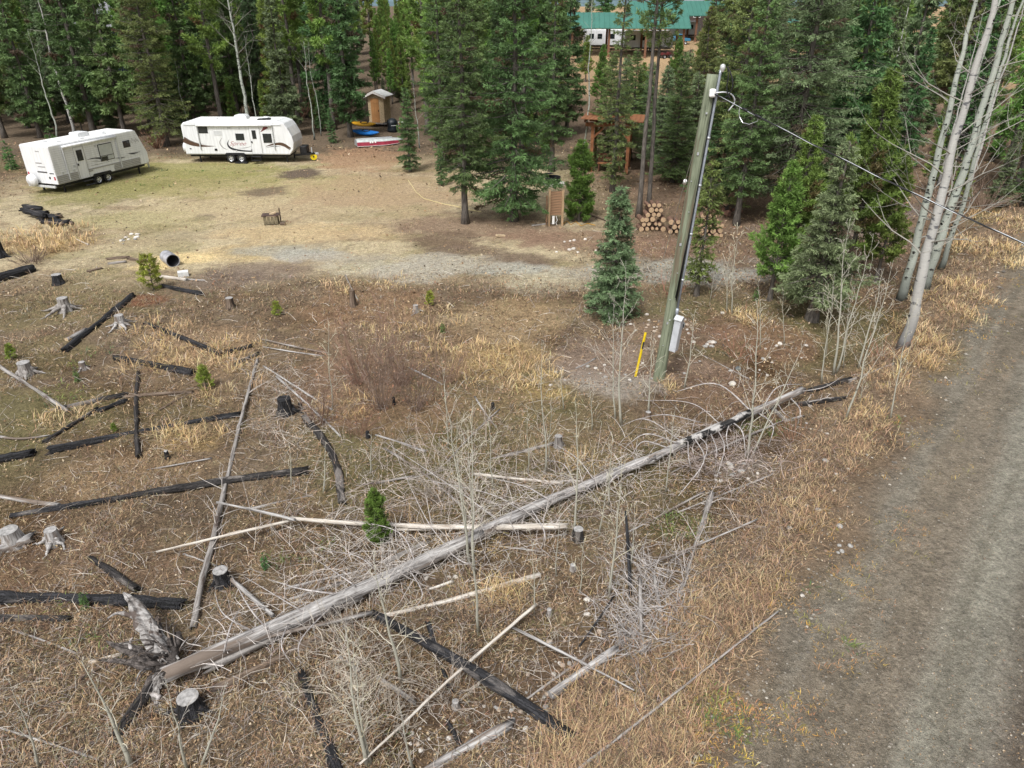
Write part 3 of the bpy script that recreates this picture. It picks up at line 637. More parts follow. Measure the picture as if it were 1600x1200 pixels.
TREES = {
    'spruceA': conifer(1, 16, 2.15, 0.7, 420, 17, cols=SP), 'spruceB': conifer(2, 15, 1.6, 2.2, 330, 15, cols=SP),
    'spruceC': conifer(3, 17, 3.0, 1.6, 420, 14, cols=SB), 'spruceD': conifer(4, 16, 2.6, 1.2, 380, 14, cols=OL),
    'slim': conifer(21, 16, 1.5, 1.2, 260, 12, cols=OL), 'pineT': conifer(5, 18, 1.5, 8.5, 120, 13, 'pine', 1.3, cols=OL, power=0.6, trad=0.135),
    'farS1': conifer(6, 16, 1.65, 1.6, 200, 12, size=2.0, cols=SD), 'farS2': conifer(7, 18, 1.85, 2.2, 210, 12, size=2.0, cols=SP),
    'farS3': conifer(8, 14, 1.5, 1.0, 190, 12, size=2.0, cols=SB), 'farP1': conifer(9, 17, 1.35, 5.0, 130, 12, 'pine', 2.2, cols=PN, power=0.6),
    'farP2': conifer(10, 14, 1.5, 2.5, 150, 11, 'pine', 2.1, cols=PN, power=0.65), 'farO': conifer(11, 16, 1.7, 2.5, 190, 12, size=2.0, cols=OL),
    'blue': conifer(12, 5, 1.25, 0.10, 340, 34, size=0.66, cols=SB, power=0.85), 'small': conifer(13, 5, 0.85, 0.4, 200, 26, size=0.75, cols=SP),
    'bush': conifer(14, 4.0, 0.95, 0.15, 190, 28, 'pine', 0.9, cols=((0.055, 0.085, 0.02), (0.115, 0.155, 0.042), (0.12, 0.12, 0.05)), power=0.7),
    'pineM': conifer(15, 7.4, 1.25, 0.9, 200, 22, 'pine', 1.1, cols=PY, power=0.7), 'pineS': conifer(16, 5.2, 0.95, 0.9, 150, 22, 'pine', 1.0, cols=PY, power=0.7),
    'spruceM': conifer(17, 6.6, 1.55, 1.0, 300, 24, size=0.75, cols=SB, trad=0.19), 'thin': conifer(18, 4.4, 0.75, 0.8, 120, 18, size=0.8, cols=((0.08, 0.09, 0.03), (0.17, 0.18, 0.07), (0.15, 0.11, 0.06))),
    'seed': conifer(19, 1.0, 0.30, 0.03, 42, 45, 'pine', 0.55, cols=((0.085, 0.11, 0.02), (0.20, 0.22, 0.05), (0.2, 0.17, 0.05)), power=0.6, trad=0.015),
    'seedG': conifer(20, 1.0, 0.26, 0.03, 46, 45, size=0.45, cols=((0.05, 0.09, 0.03), (0.11, 0.17, 0.07), (0.1, 0.1, 0.05)), trad=0.014),
}
def tree(kind, x, y, name, label, group=None, scale=1.0, cat="tree", sz=None, rz=None, sink=0.0, tilt=(0, 0)):
    o = empty(name, (x, y, TZ(x, y)-sink), random.random()*6.28 if rz is None else rz, label=label, cat=cat, group=group)
    o.scale = (scale, scale, sz or scale); o.rotation_euler = (tilt[0], tilt[1], o.rotation_euler[2])
    a, b = TREES[kind]
    link("trunk", a, o); link("crown", b, o)
    return o
def treeP(kind, px, py, *a, **k):
    g = G(px, py); return tree(kind, g.x, g.y, *a, **k)
TREE_SPOTS = []
def tp(kind, px, py, label, name="spruce_tree", scale=1.0, **k):
    TREE_SPOTS.append(G(px, py)); return treeP(kind, px, py, name, label, None, scale, **k)
tp('spruceA', 803, 345, "tall broad green spruce standing at the edge of the clearing, behind the slender trunk", sz=1.0)
tp('spruceB', 727, 349, "slender spruce with a bare lower trunk standing at the clearing's edge", scale=0.92)
tp('small', 641, 268, "small narrow young spruce standing alone in front of the upturned boat", scale=1.05)
tp('bush', 904, 346, "bright green bushy young pine beside the slatted wooden board", "pine_tree", 1.0)
tp('blue', 957, 494, "blue-green conical young spruce beside the gravel drive, near the utility pole", scale=0.93)
tp('thin', 1088, 462, "thin yellowish young fir just behind the utility pole", "fir_tree", 1.15)
tp('pineS', 1202, 470, "bright green young pine at the end of the gravel drive", "pine_tree", 0.98)
tp('pineM', 1228, 440, "bright green pine between the young drive-side pine and the stout spruce", "pine_tree", 0.85)
tp('spruceM', 1268, 500, "stout blue-grey spruce with thick grey trunk behind the aspen saplings", scale=0.93)
tp('pineM', 1322, 432, "tallest bright yellow-green pine rising behind the stout blue-grey spruce", "pine_tree", 1.06)
tp('pineS', 1368, 440, "lower bright green pine between the tall yellow-green pine and the white aspens", "pine_tree", 0.95)
tp('pineT', 998, 338, "tall thin bare-trunked pine, one of two beside the firewood stack, grey bark", "pine_tree", 1.0, sz=1.05)
tp('pineT', 1013, 330, "tall thin bare-trunked pine leaning slightly, second of two beside the firewood stack", "pine_tree", 0.95, tilt=(0, 0.02))
tp('spruceD', 1132, 330, "large olive spruce whose top crosses behind the utility pole's head", scale=0.85)
tp('spruceC', 1222, 345, "huge silvery blue-green spruce behind the service cable", scale=1.0)
tp('spruceB', 1150, 352, "dark green spruce next to the brown split firewood heap", scale=0.85)
tp('farS1', 1300, 330, "dark spruce behind the tall yellow-green pine", scale=0.95)
tp('farS1', 1395, 300, "dark spruce behind the lowest limbs of the white aspens", scale=0.55)
tp('farS3', 1345, 290, "pale bluish spruce farther down the shaded lane", scale=0.8)
tp('spruceB', 862, 268, "dark spruce shading the steel fire ring", scale=0.95)
tp('slim', 957, 300, "slim dark spruce beside the timber shelter", scale=0.8)
tp('spruceA', 745, 262, "dark spruce behind the slender bare-trunked spruce", scale=0.9)
tp('spruceB', 693, 262, "green spruce between the small lone spruce and the slender one", scale=0.95)
tp('small', 690, 290, "little dense spruce at the foot of the slender spruce", scale=0.5)
tp('spruceD', 262, 228, "tall olive spruce with a long bare grey trunk between the two trailers", scale=1.0)
tp('farS1', 548, 214, "big dark spruce overhanging the plywood outhouse", scale=1.05)
tp('small', 520, 224, "low green spruce beside the upturned boat", scale=0.55)
for (px, py, k, sc, lb) in [(938, 175, 'pineM', .85, "young yellow-green pine in front of the pavilion, behind the shelter"), (1052, 168, 'pineM', .9, "young pine between the pavilion's end post and the pole"), (1085, 200, 'pineM', 1.0, "bushy young pine just past the pole's upper half"),
                          (1000, 190, 'pineS', 1.0, "short young pine between the bare-trunked pines and the pavilion"), (915, 128, 'pineS', 1.0, "short pine beneath the pavilion's eave"), (1040, 225, 'spruceM', .8, "squat spruce behind the bare-trunked pines"), (1075, 270, 'spruceM', .95, "squat bluish spruce above the split firewood heap"), (1100, 120, 'pineM', 1.1, "pine standing in the open ground past the pavilion")]:
    tp(k, px, py, lb, "pine_tree" if k != 'spruceM' else "spruce_tree", sc)
for (px, py, k, sc, sz, lb) in [(948, 262, 'spruceD', .66, .46, "half-grown olive spruce before the pavilion, at the shelter's side"), (984, 250, 'spruceD', .7, .46, "half-grown olive spruce behind the bare-trunked pines"), (1050, 285, 'spruceA', .66, .47, "half-grown green spruce just behind the firewood stacks"),
                              (1084, 262, 'spruceD', .85, .62, "half-grown olive spruce hidden partly by the utility pole"), (1112, 325, 'spruceA', .62, .5, "dense half-grown spruce at the split firewood heap"), (1172, 300, 'spruceC', .8, .7, "half-grown bluish spruce between the olive spruce and the silvery one")]:
    tp(k, px, py, lb, "spruce_tree", sc, sz=sz)
for (px, py, k, sc, lb) in [(1030, 268, 'spruceM', 1.0, "low spruce filling the gap behind the firewood stacks"), (1062, 240, 'spruceM', 1.1, "low spruce in the shade before the pavilion's end post"), (972, 226, 'spruceM', 1.0, "low spruce behind the shelter's far posts"), (1100, 235, 'spruceM', 1.05, "low spruce right behind the pole's middle"), (1010, 215, 'spruceM', .9, "small spruce in the brown clearing before the pavilion")]:
    tp(k, px, py, lb, "spruce_tree", sc)
# the wood behind: rows of trees seen between one another
def wood():
    LB = {'farS1': "dark green spruce", 'farS2': "mid-green spruce", 'farS3': "bluish spruce", 'farP1': "bare-stemmed yellow-green pine", 'farP2': "bushy yellow-green pine", 'farO': "olive spruce"}
    placed = [(g.x, g.y) for g in TREE_SPOTS]
    def ok(x, y, md):
        return all((x-a)**2+(y-b)**2 > md*md for a, b in placed)
    def put(k, x, y, sc, px):
        placed.append((x, y))
        size = "short" if sc < .86 else ("tall" if sc > 1.03 else "middling")
        zone = ("behind the spare-wheel trailer" if px < 235 else "behind the brown-swoosh trailer" if px < 480 else "behind the plywood outhouse" if px < 660 else "behind the slender bare-trunked spruce" if px < 870 else
                "beyond the pavilions" if px < 1100 else "beyond the silvery blue spruce" if px < 1250 else "along the shaded lane" if px < 1410 else "past the white aspens")
        dep = "at the wood's edge" if y < 70 else "a few rows deep" if y < 86 else "deep in the wood" if y < 110 else "at the far side of the wood"
        tree(k, x, y, "pine_tree" if k in ('farP1', 'farP2') else "spruce_tree", f"{size} {LB[k]} {dep}, {zone}", f"{LB[k]}s {zone}", sc)
    R = random.Random(5)
    bands = [(63, 70, -20, 555, 20, 3.0), (68, 80, -60, 560, 34, 3.0), (80, 100, -80, 720, 40, 3.2), (100, 135, -80, 800, 46, 4.0), (74, 90, 612, 820, 13, 3.0), (56, 66, 668, 860, 7, 2.6), (64, 80, 640, 890, 12, 2.6),
             (56, 75, 1110, 1180, 5, 3), (50, 75, 1225, 1400, 13, 2.8), (80, 115, 1240, 1390, 9, 3.4), (40, 60, 1480, 1700, 9, 2.6), (62, 100, 1450, 1720, 14, 3.4), (100, 150, 1440, 1750, 12, 5), (130, 175, 1100, 1400, 14, 5), (150, 200, -60, 860, 36, 6), (128, 170, 860, 960, 5, 5)]
    wts = {'farS1': 2.4, 'farS2': 2.6, 'farS3': 1.8, 'farP1': 2.4, 'farP2': 2.0, 'farO': 1.0}
    for bi, (y0, y1, p0, p1, n, md) in enumerate(bands):
        c = 0
        for tr_ in range(n*14):
            if c >= n: break
            y = R.uniform(y0, y1); px = R.uniform(p0, p1); x = XY(px, y)
            if 555 < px < 645 and y < 76: continue              # outhouse and boat stay in the open
            if 600 < px < 634 and y > 76:                        # low young pines under a gap to the sky
                if c < n and ok(x, y, 2) and y < 110: put('farP2', x, y, R.uniform(.35, .5), px)
                continue
            if 636 < px < 664 and y < 90: continue
            if y < 69 and (352 < px < 424 or 474 < px < 512 or 78 < px < 136): continue   # pale aspens stand in front of the wood
            if 128 < px < 235 and y < 112 and R.random() < 0.75: continue
            if 870 < px < 1090 and y > 70 and y < 128: continue
            if 1405 < px < 1452 and 52 < y < 180: continue
            if not ok(x, y, md): continue
            if 560 < px < 700: k = R.choices(['farP1', 'farP2', 'farS2'], [3, 3, 1])[0]
            elif bi in (9, 10, 11, 12): k = R.choices(['farO', 'farP2', 'farS1'], [2, 2, 1])[0]
            else: k = R.choices(list(wts), list(wts.values()))[0]
            put(k, x, y, R.uniform(0.78, 1.12), px); c += 1
wood()
def understorey():
    R = random.Random(12)
    for (y0, y1, p0, p1, n, z) in [(66, 84, -30, 550, 46, "under the tall trees behind the trailers"), (74, 92, 600, 700, 12, "under the pines behind the outhouse"), (52, 70, 690, 870, 10, "under the spruces behind the fire ring"), (38, 66, 1420, 1640, 20, "in the scrub past the white aspens"), (44, 70, 1100, 1400, 18, "in the shade along the lane")]:
        for k in range(n):
            y = R.uniform(y0, y1); px = R.uniform(p0, p1)
            if 560 < px < 650 and y < 78: continue
            kd, ad = R.choice([('farS3', "bluish"), ('farP2', "yellow-green"), ('farS1', "dark")])
            tree(kd, XY(px, y), y, "young_conifer", f"{ad} young conifer {z}", "young conifers "+z, R.uniform(.28, .42), sz=R.uniform(.2, .34))
understorey()
for k in range(22):
    _y = 84+k*3.0; _px = 588+(k*29 % 56); _s = .40+.012*k
    tree('farP2' if k % 3 else 'farP1', XY(_px, _y), _y, "pine_tree", ("low " if k < 8 else "taller ")+"yellow-green pine in the notch of the wood behind the outhouse", "pines in the notch behind the outhouse", _s)

# ------------------------------------------------------------------ bare trees
def bare(seed, h, r, nbr, col, spread=0.5, blen=0.35, bstart=0.3, bend=0.05, sub=3, up=0.75, tcol=None, twigmin=0.0025, lean=(0, 0), curl=0.0, split=False):
    """segments of a leafless tree: returns trunk mesh data and branch mesh data"""
    R = np.random.default_rng(seed)
    n = max(6, int(h/0.5)+3); zz = np.linspace(0, 1, n)
    off = np.cumsum(R.normal(0, bend/n, (n, 2)), 0)*h*2; off -= off[0]
    P = np.stack([off[:, 0]+lean[0]*h*zz, off[:, 1]+lean[1]*h*zz, -0.08+h*zz], -1)
    rad = r*(1-zz*0.93)*(1+0.35*np.exp(-zz*h/0.25))
    tb = MB(); tube(tb, P, rad, 8 if r > 0.05 else 5, col=tcol if tcol is not None else col)
    S0 = []; S1 = []; R0 = []; R1 = []; ST = []
    def grow(p, d, L, rr, depth):
        k = 4 if depth == 0 else 3
        for i in range(k):
            q = p+d*(L/k)
            S0.append(p); S1.append(q); a = max(twigmin, rr*(1-i/k*0.8)); b = max(twigmin*0.7, rr*(1-(i+1)/k*0.8)); R0.append(a); R1.append(b)
            if depth < sub-1 and i > 0 and R.random() < 0.85:
                dd = d+R.normal(0, 0.55, 3); dd[2] += 0.15; dd /= np.linalg.norm(dd); grow(q, dd, L*R.uniform(0.3, 0.55), a*0.6, depth+1)
            p = q; d = d+R.normal(0, 0.13, 3)+np.array([0, 0, curl]); d /= np.linalg.norm(d)
    for i in range(nbr):
        ST.append(len(S0)); t = bstart+(0.97-bstart)*(i+R.random())/nbr; f = t*(n-1); k = min(int(f), n-2); p = P[k]+(P[k+1]-P[k])*(f-k)
        a = i*2.4+R.normal(0, 0.4); e = up+R.normal(0, 0.15)
        d = np.array([math.cos(a)*math.cos(e), math.sin(a)*math.cos(e), math.sin(e)])
        grow(p, d, h*blen*(1.15-t)*R.uniform(.6, 1.2), r*(1-t*0.85)*spread, 0)
    ST.append(len(S0))
    if split: return tb, [prisms(MB(), np.array(S0[a:b]), np.array(S1[a:b]), np.array(R0[a:b]), np.array(R1[a:b]), 4, col) for a, b in zip(ST[:-1], ST[1:])]
    bb = MB(); prisms(bb, np.array(S0), np.array(S1), np.array(R0), np.array(R1), 4, col)
    return tb, bb
def aspenbark(name, base, dark, marks=1.0):
    if name in MATS: return MATS[name]
    m = bpy.data.materials.new(name); m.use_nodes = True; MATS[name] = m; t = m.node_tree; b = t.nodes["Principled BSDF"]; b.inputs["Roughness"].default_value = 0.8
    N = t.nodes.new; L = t.links.new; tc = N("ShaderNodeTexCoord")
    def nz(sc, scale, lo, hi):
        mp = N("ShaderNodeMapping"); mp.inputs["Scale"].default_value = sc; L(tc.outputs["Object"], mp.inputs[0])
        n = N("ShaderNodeTexNoise"); n.inputs["Scale"].default_value = scale; n.inputs["Detail"].default_value = 5; L(mp.outputs[0], n.inputs["Vector"])
        r = N("ShaderNodeMapRange"); r.inputs[1].default_value = lo; r.inputs[2].default_value = hi; L(n.outputs[0], r.inputs[0]); return r
    a = nz((1, 1, 3.0), 3.2, 0.60, 0.66); c = nz((1, 1, 8), 5, 0.3, 0.75); e = nz((1, 1, 0.3), 1.1, 0.56, 0.72)
    sx = N("ShaderNodeSeparateXYZ"); L(tc.outputs["Object"], sx.inputs[0])
    lowb = N("ShaderNodeMapRange"); lowb.inputs[1].default_value = 1.6; lowb.inputs[2].default_value = 0.1; L(sx.outputs[2], lowb.inputs[0])
    mx1 = N("ShaderNodeMix"); mx1.data_type = 'RGBA'; L(c.outputs[0], mx1.inputs[0]); mx1.inputs[6].default_value = (*[v*0.82 for v in base], 1); mx1.inputs[7].default_value = (*base, 1)
    mm = N("ShaderNodeMath"); mm.operation = 'MAXIMUM'; L(a.outputs[0], mm.inputs[0])
    ml = N("ShaderNodeMath"); ml.operation = 'MULTIPLY'; ml.inputs[1].default_value = 0.8*marks; L(lowb.outputs[0], ml.inputs[0]); L(ml.outputs[0], mm.inputs[1])
    m3 = N("ShaderNodeMath"); m3.operation = 'MAXIMUM'; L(mm.outputs[0], m3.inputs[0]); mle = N("ShaderNodeMath"); mle.operation = 'MULTIPLY'; mle.inputs[1].default_value = 0.0 if marks <= 1 else 0.9; L(e.outputs[0], mle.inputs[0]); L(mle.outputs[0], m3.inputs[1])
    mx2 = N("ShaderNodeMix"); mx2.data_type = 'RGBA'; L(m3.outputs[0], mx2.inputs[0]); L(mx1.outputs[2], mx2.inputs[6]); mx2.inputs[7].default_value = (*dark, 1)
    L(mx2.outputs[2], b.inputs["Base Color"])
    return m
M_ASPEN = aspenbark('aspen_bark', (0.42, 0.45, 0.39), (0.05, 0.058, 0.055))
M_ASPEND = aspenbark('dead_aspen_bark', (0.48, 0.47, 0.44), (0.13, 0.13, 0.135), 1.1)
M_SAP = aspenbark('sapling_bark', (0.46, 0.45, 0.37), (0.16, 0.15, 0.12), 0.3)
SAPC = np.array(S(176, 170, 148)); GREYT = np.array(S(178, 170, 165))
def knots(parent, h, r, R, n):
    """dark branch scars on an aspen trunk"""
    mb = MB()
    for i in range(n):
        z = R.uniform(0.8, h*0.85); a = R.uniform(0, 6.283); rr = r*(1-z/h*0.93)
        c = np.array([math.cos(a)*rr, math.sin(a)*rr, z]); s = R.uniform(0.035, 0.08)
        mb.add(np.array([[-1, 0, 0], [0, 0, .6], [1, 0, 0], [0, 0, -.6], [0, -0.5, 0]])*s@np.array([[-math.sin(a), math.cos(a), 0], [-math.cos(a), -math.sin(a), 0], [0, 0, 1]])+c, T=[[0, 1, 4], [1, 2, 4], [2, 3, 4], [3, 0, 4]])
    return mb.build("branch_scars", mat('branch_scar', (0.03, 0.028, 0.026), 0.9), parent, kind="stuff")
def aspen(px, py, h, r, seed, label, m=None, name="aspen_tree", nbr=20, lean=(0, 0), group=None, bcol=None, **k):
    g = G(px, py)
    bc = S(150, 146, 138) if bcol is None else bcol
    tb, bb = bare(seed, h, r, nbr, bc, lean=lean, split=True, **k)
    o = empty(name, g, 0, label=label, cat="tree", group=group)
    tb.build("trunk", m or M_ASPEN, o, smooth=True)
    for q in bb: q.build("branch", M_TWIG, o)
    if r > 0.1: knots(o, h, r, random.Random(seed), 90)
    return o
ASP = dict(spread=0.20, blen=0.20, bstart=0.14, sub=3, up=0.42, curl=0.10, bend=0.03)
aspen(1408, 468, 15, 0.165, 101, "tall white aspen with dark scars, standing nearest the green pines", nbr=22, **ASP)
aspen(1427, 460, 14, 0.115, 102, "slimmer white aspen standing close behind the first white trunk", nbr=16, **ASP)
aspen(1409, 545, 16, 0.175, 103, "big dead aspen with peeling grey bark at the edge of the road verge", M_ASPEND, nbr=24, **ASP)
aspen(1444, 452, 16, 0.19, 104, "stout white aspen with heavy dark scars behind the peeling dead one", nbr=24, **ASP)
aspen(1470, 420, 15, 0.11, 105, "thin aspen standing behind the stout white one", nbr=18, **ASP)
aspen(1500, 330, 13, 0.09, 106, "thin grey aspen farther along the road verge", M_ASPEND, nbr=16, **ASP)
aspen(1362, 262, 13, 0.10, 107, "pale bent aspen by the shaded lane beyond the pines", M_ASPEND, nbr=14, **ASP)
aspen(391, 214, 15, 0.17, 108, "pale leafless aspen standing behind the trailer with brown swooshes", nbr=26, spread=0.25, blen=0.26, bstart=0.36, sub=3, up=0.6, bend=0.03)
aspen(405, 214, 8, 0.06, 109, "small leafless aspen beside the tall pale one behind the trailer", nbr=12, spread=0.3, blen=0.25, bstart=0.4, sub=2, up=0.9)
aspen(491, 218, 7.6, 0.07, 110, "leafless aspen with a broom-like top at the trailer's hitch end", nbr=12, spread=0.35, blen=0.5, bstart=0.68, sub=3, up=0.9)
aspen(502, 212, 7.5, 0.045, 111, "thin leafless stem behind the broom-topped aspen", nbr=8, spread=0.35, blen=0.25, bstart=0.6, sub=2, up=0.9)
aspen(300, 222, 6.5, 0.045, 112, "thin leafless sapling between the two trailers", nbr=8, spread=0.35, blen=0.25, bstart=0.5, sub=2, up=0.9)
aspen(92, 222, 8.5, 0.08, 113, "pale leafless aspen behind the trailer with the spare wheel", nbr=12, spread=0.35, blen=0.35, bstart=0.55, sub=3, up=0.8)
aspen(118, 214, 13, 0.14, 114, "dead grey snag with a crossbar limb behind the trailer with spare wheel", M_ASPEND, nbr=10, spread=0.4, blen=0.18, bstart=0.4, sub=2, up=0.2)
aspen(656, 232, 5.5, 0.05, 115, "thin leafless stem beside the small lone spruce", nbr=8, spread=0.35, blen=0.3, bstart=0.4, sub=2, up=0.9)
aspen(911, 262, 13, 0.07, 116, "slim pale trunk rising beside the timber shelter", nbr=8, spread=0.3, blen=0.15, bstart=0.6, sub=2, up=0.8)
aspen(1575, 300, 12, 0.09, 117, "leafless grey tree beyond the golden verge", M_ASPEND, nbr=20, **ASP)
aspen(1465, 290, 10, 0.08, 118, "leafless twiggy tree beside the shaded lane", M_ASPEND, nbr=20, **ASP)

# slim saplings: (base column, base row, top column, top row, trunk radius, where)
SAPS = [
    (748, 988, 728, 690, .022, "beside the long pole lying in front of the silver trunk"), (738, 884, 696, 612, .026, "with its foot behind the big silver trunk"), (742, 896, 738, 640, .026, "straight, crossing the white fallen pole"), (731, 878, 715, 660, .02, "in the brushwood behind the big silver trunk"),
    (851, 740, 848, 540, .022, "in front of the golden grass"), (895, 836, 900, 640, .024, "beside the dark stump with a grey cap"), (626, 1066, 584, 868, .028, "over the buried brown log"), (574, 1196, 536, 990, .03, "with its foot by the charred log's lower end"),
    (580, 1194, 548, 1010, .022, "close against another sapling near the charred log"), (646, 1202, 628, 1090, .02, "near the broken silver log"), (206, 1200, 128, 1046, .034, "in front of the torn-up roots"), (292, 1202, 262, 1060, .02, "beside the black stump with grey top"),
    (312, 1196, 344, 1068, .022, "leaning beside the black stump with grey top"), (952, 934, 972, 720, .024, "beside the heap of grey brush"), (950, 790, 954, 680, .018, "against the back of the big silver trunk"), (1040, 770, 1058, 636, .018, "in front of the arching dead branches"),
    (935, 836, 948, 735, .016, "between the stump and the grey brush"), (986, 900, 994, 790, .016, "behind the heap of grey brush"), (1168, 716, 1186, 478, .032, "standing at the bare patch of stones"), (1174, 712, 1262, 540, .024, "slanting from the bare patch of stones"),
    (1321, 655, 1394, 420, .026, "at the edge of the verge grass"), (1303, 585, 1332, 350, .034, "in the group before the stout spruce"), (1306, 583, 1358, 372, .028, "forking in the group before the stout spruce"), (1284, 599, 1302, 430, .022, "at the dark log's end before the spruce"),
    (1341, 576, 1378, 424, .03, "at the dark fallen log near the aspens"), (1318, 575, 1336, 450, .014, "thin, in the group before the stout spruce"), (971, 664, 976, 420, .03, "standing in front of the blue-green young spruce"), (962, 656, 960, 470, .02, "beside the one in front of the young spruce"),
    (1069, 606, 1089, 488, .022, "beside the grey meter box"), (1013, 646, 1020, 520, .022, "at the foot of the utility pole"), (1144, 492, 1152, 352, .022, "near the end of the gravel drive"), (1136, 490, 1138, 380, .016, "beside another near the gravel drive's end"),
    (881, 640, 880, 570, .014, "short, in the yellow grass"), (925, 672, 922, 590, .014, "short, by the spoil mound"), (1188, 546, 1190, 440, .014, "thin, near the young drive-side pine"), (1225, 540, 1224, 450, .014, "thin, in front of the stout spruce"),
    (519, 640, 512, 500, .016, "in the reddish leaf patch"), (505, 770, 504, 690, .02, "at the dark log in the leaf patch"), (578, 740, 580, 675, .018, "short and pale near the small green pine"), (825, 740, 822, 640, .014, "thin, behind the brushwood"),
    (857, 720, 856, 610, .012, "thin, in front of the spoil mound"), (700, 700, 690, 560, .014, "thin, behind the brushwood in the leaf patch"), (770, 765, 765, 640, .016, "thin, in the middle of the brushwood"), (835, 960, 828, 830, .012, "thin, above the peeled pole's end"),
    (870, 900, 872, 800, .012, "thin, beside the peeled pole"), (905, 930, 910, 840, .012, "thin, near the white boulder"), (455, 760, 452, 690, .014, "short, beside the long grey snag"), (1290, 560, 1292, 480, .012, "thin, at the stout spruce's foot"),
    (1392, 655, 1430, 470, .02, "slanting against the peeling dead aspen"), (1345, 630, 1352, 560, .012, "short, in the verge grass"), (1110, 470, 1118, 410, .012, "thin, behind the meter box on the drive"), (60, 1200, 20, 1060, .018, "thin, in the corner below the charred logs"),
]
SAPMESH = []
def sapling(i, a):
    px, py, qx, qy, r, where = a
    g = G(px, py); d = ray(qx, qy)
    # the top stands near the vertical plane through the foot that faces the camera
    t = (g.y+0.1*((i*37 % 7)/7-0.5))/d[1]; top = Vector((d[0]*t, d[1]*t, CAMH+d[2]*t))
    h = max(0.5, top.z-g.z); ln = ((top.x-g.x)/h, (top.y-g.y)/h)
    ln = (max(-.45, min(.45, ln[0])), max(-.2, min(.2, ln[1])))
    R = random.Random(i)
    c = np.array(S(*R.choice([(200, 194, 176), (186, 180, 166), (194, 188, 164), (178, 172, 164)])))
    tb, bb = bare(200+i, h*1.06, r*1.15, int(6+h*2.2), c, lean=ln, spread=0.36, blen=0.24, bstart=0.25, sub=3 if r > .015 else 2, up=0.92, bend=0.03, twigmin=0.0032*max(1, g.y/15))
    o = empty("aspen_sapling", g, 0, label="slim pale leafless sapling "+where, cat="sapling", group="leafless saplings in the brushy ground")
    tb.build("trunk", M_SAP, o, smooth=True); bb.build("branches", M_TWIG, o, kind="stuff")
for i, a in enumerate(SAPS): sapling(i, a)

# leafless willow shrubs
def shrub(px, py, h, n, col, seed, label, w=0.8):
    R = np.random.default_rng(seed); g = G(px, py); mb = MB(); K = []
    P0 = []; P1 = []; A = []; B = []
    for i in range(n):
        a = R.random()*6.283; rr = 0.25*w*R.random(); p = np.array([math.cos(a)*rr, math.sin(a)*rr, -0.03]); e = R.uniform(1.0, 1.5); a += R.normal(0, .5)
        d = np.array([math.cos(a)*math.cos(e)*w*1.6, math.sin(a)*math.cos(e)*w*1.6, math.sin(e)]); L = h*R.uniform(.5, 1.1); k = 5; r = R.uniform(.004, .008)*max(1, g.y/14)
        for s in range(k):
            q = p+d/np.linalg.norm(d)*L/k; P0.append(p); P1.append(q); A.append(r*(1-s/k*.7)); B.append(r*(1-(s+1)/k*.7)); c = col*R.uniform(.75, 1.25); K.append(c)
            if s > 0:
                for b_ in range(2):
                    dd = d+R.normal(0, .5, 3); P0.append(q); q2 = q+dd/np.linalg.norm(dd)*L*R.uniform(.1, .25); P1.append(q2); A.append(r*.5); B.append(r*.25); K.append(c)
            p = q; d = d+R.normal(0, .12, 3)
    prisms(mb, P0, P1, np.array(A), np.array(B), 3, np.array(K))
    mb.build("willow_shrub", M_TWIG, loc=g, label=label, cat="shrub", group="leafless shrubs")
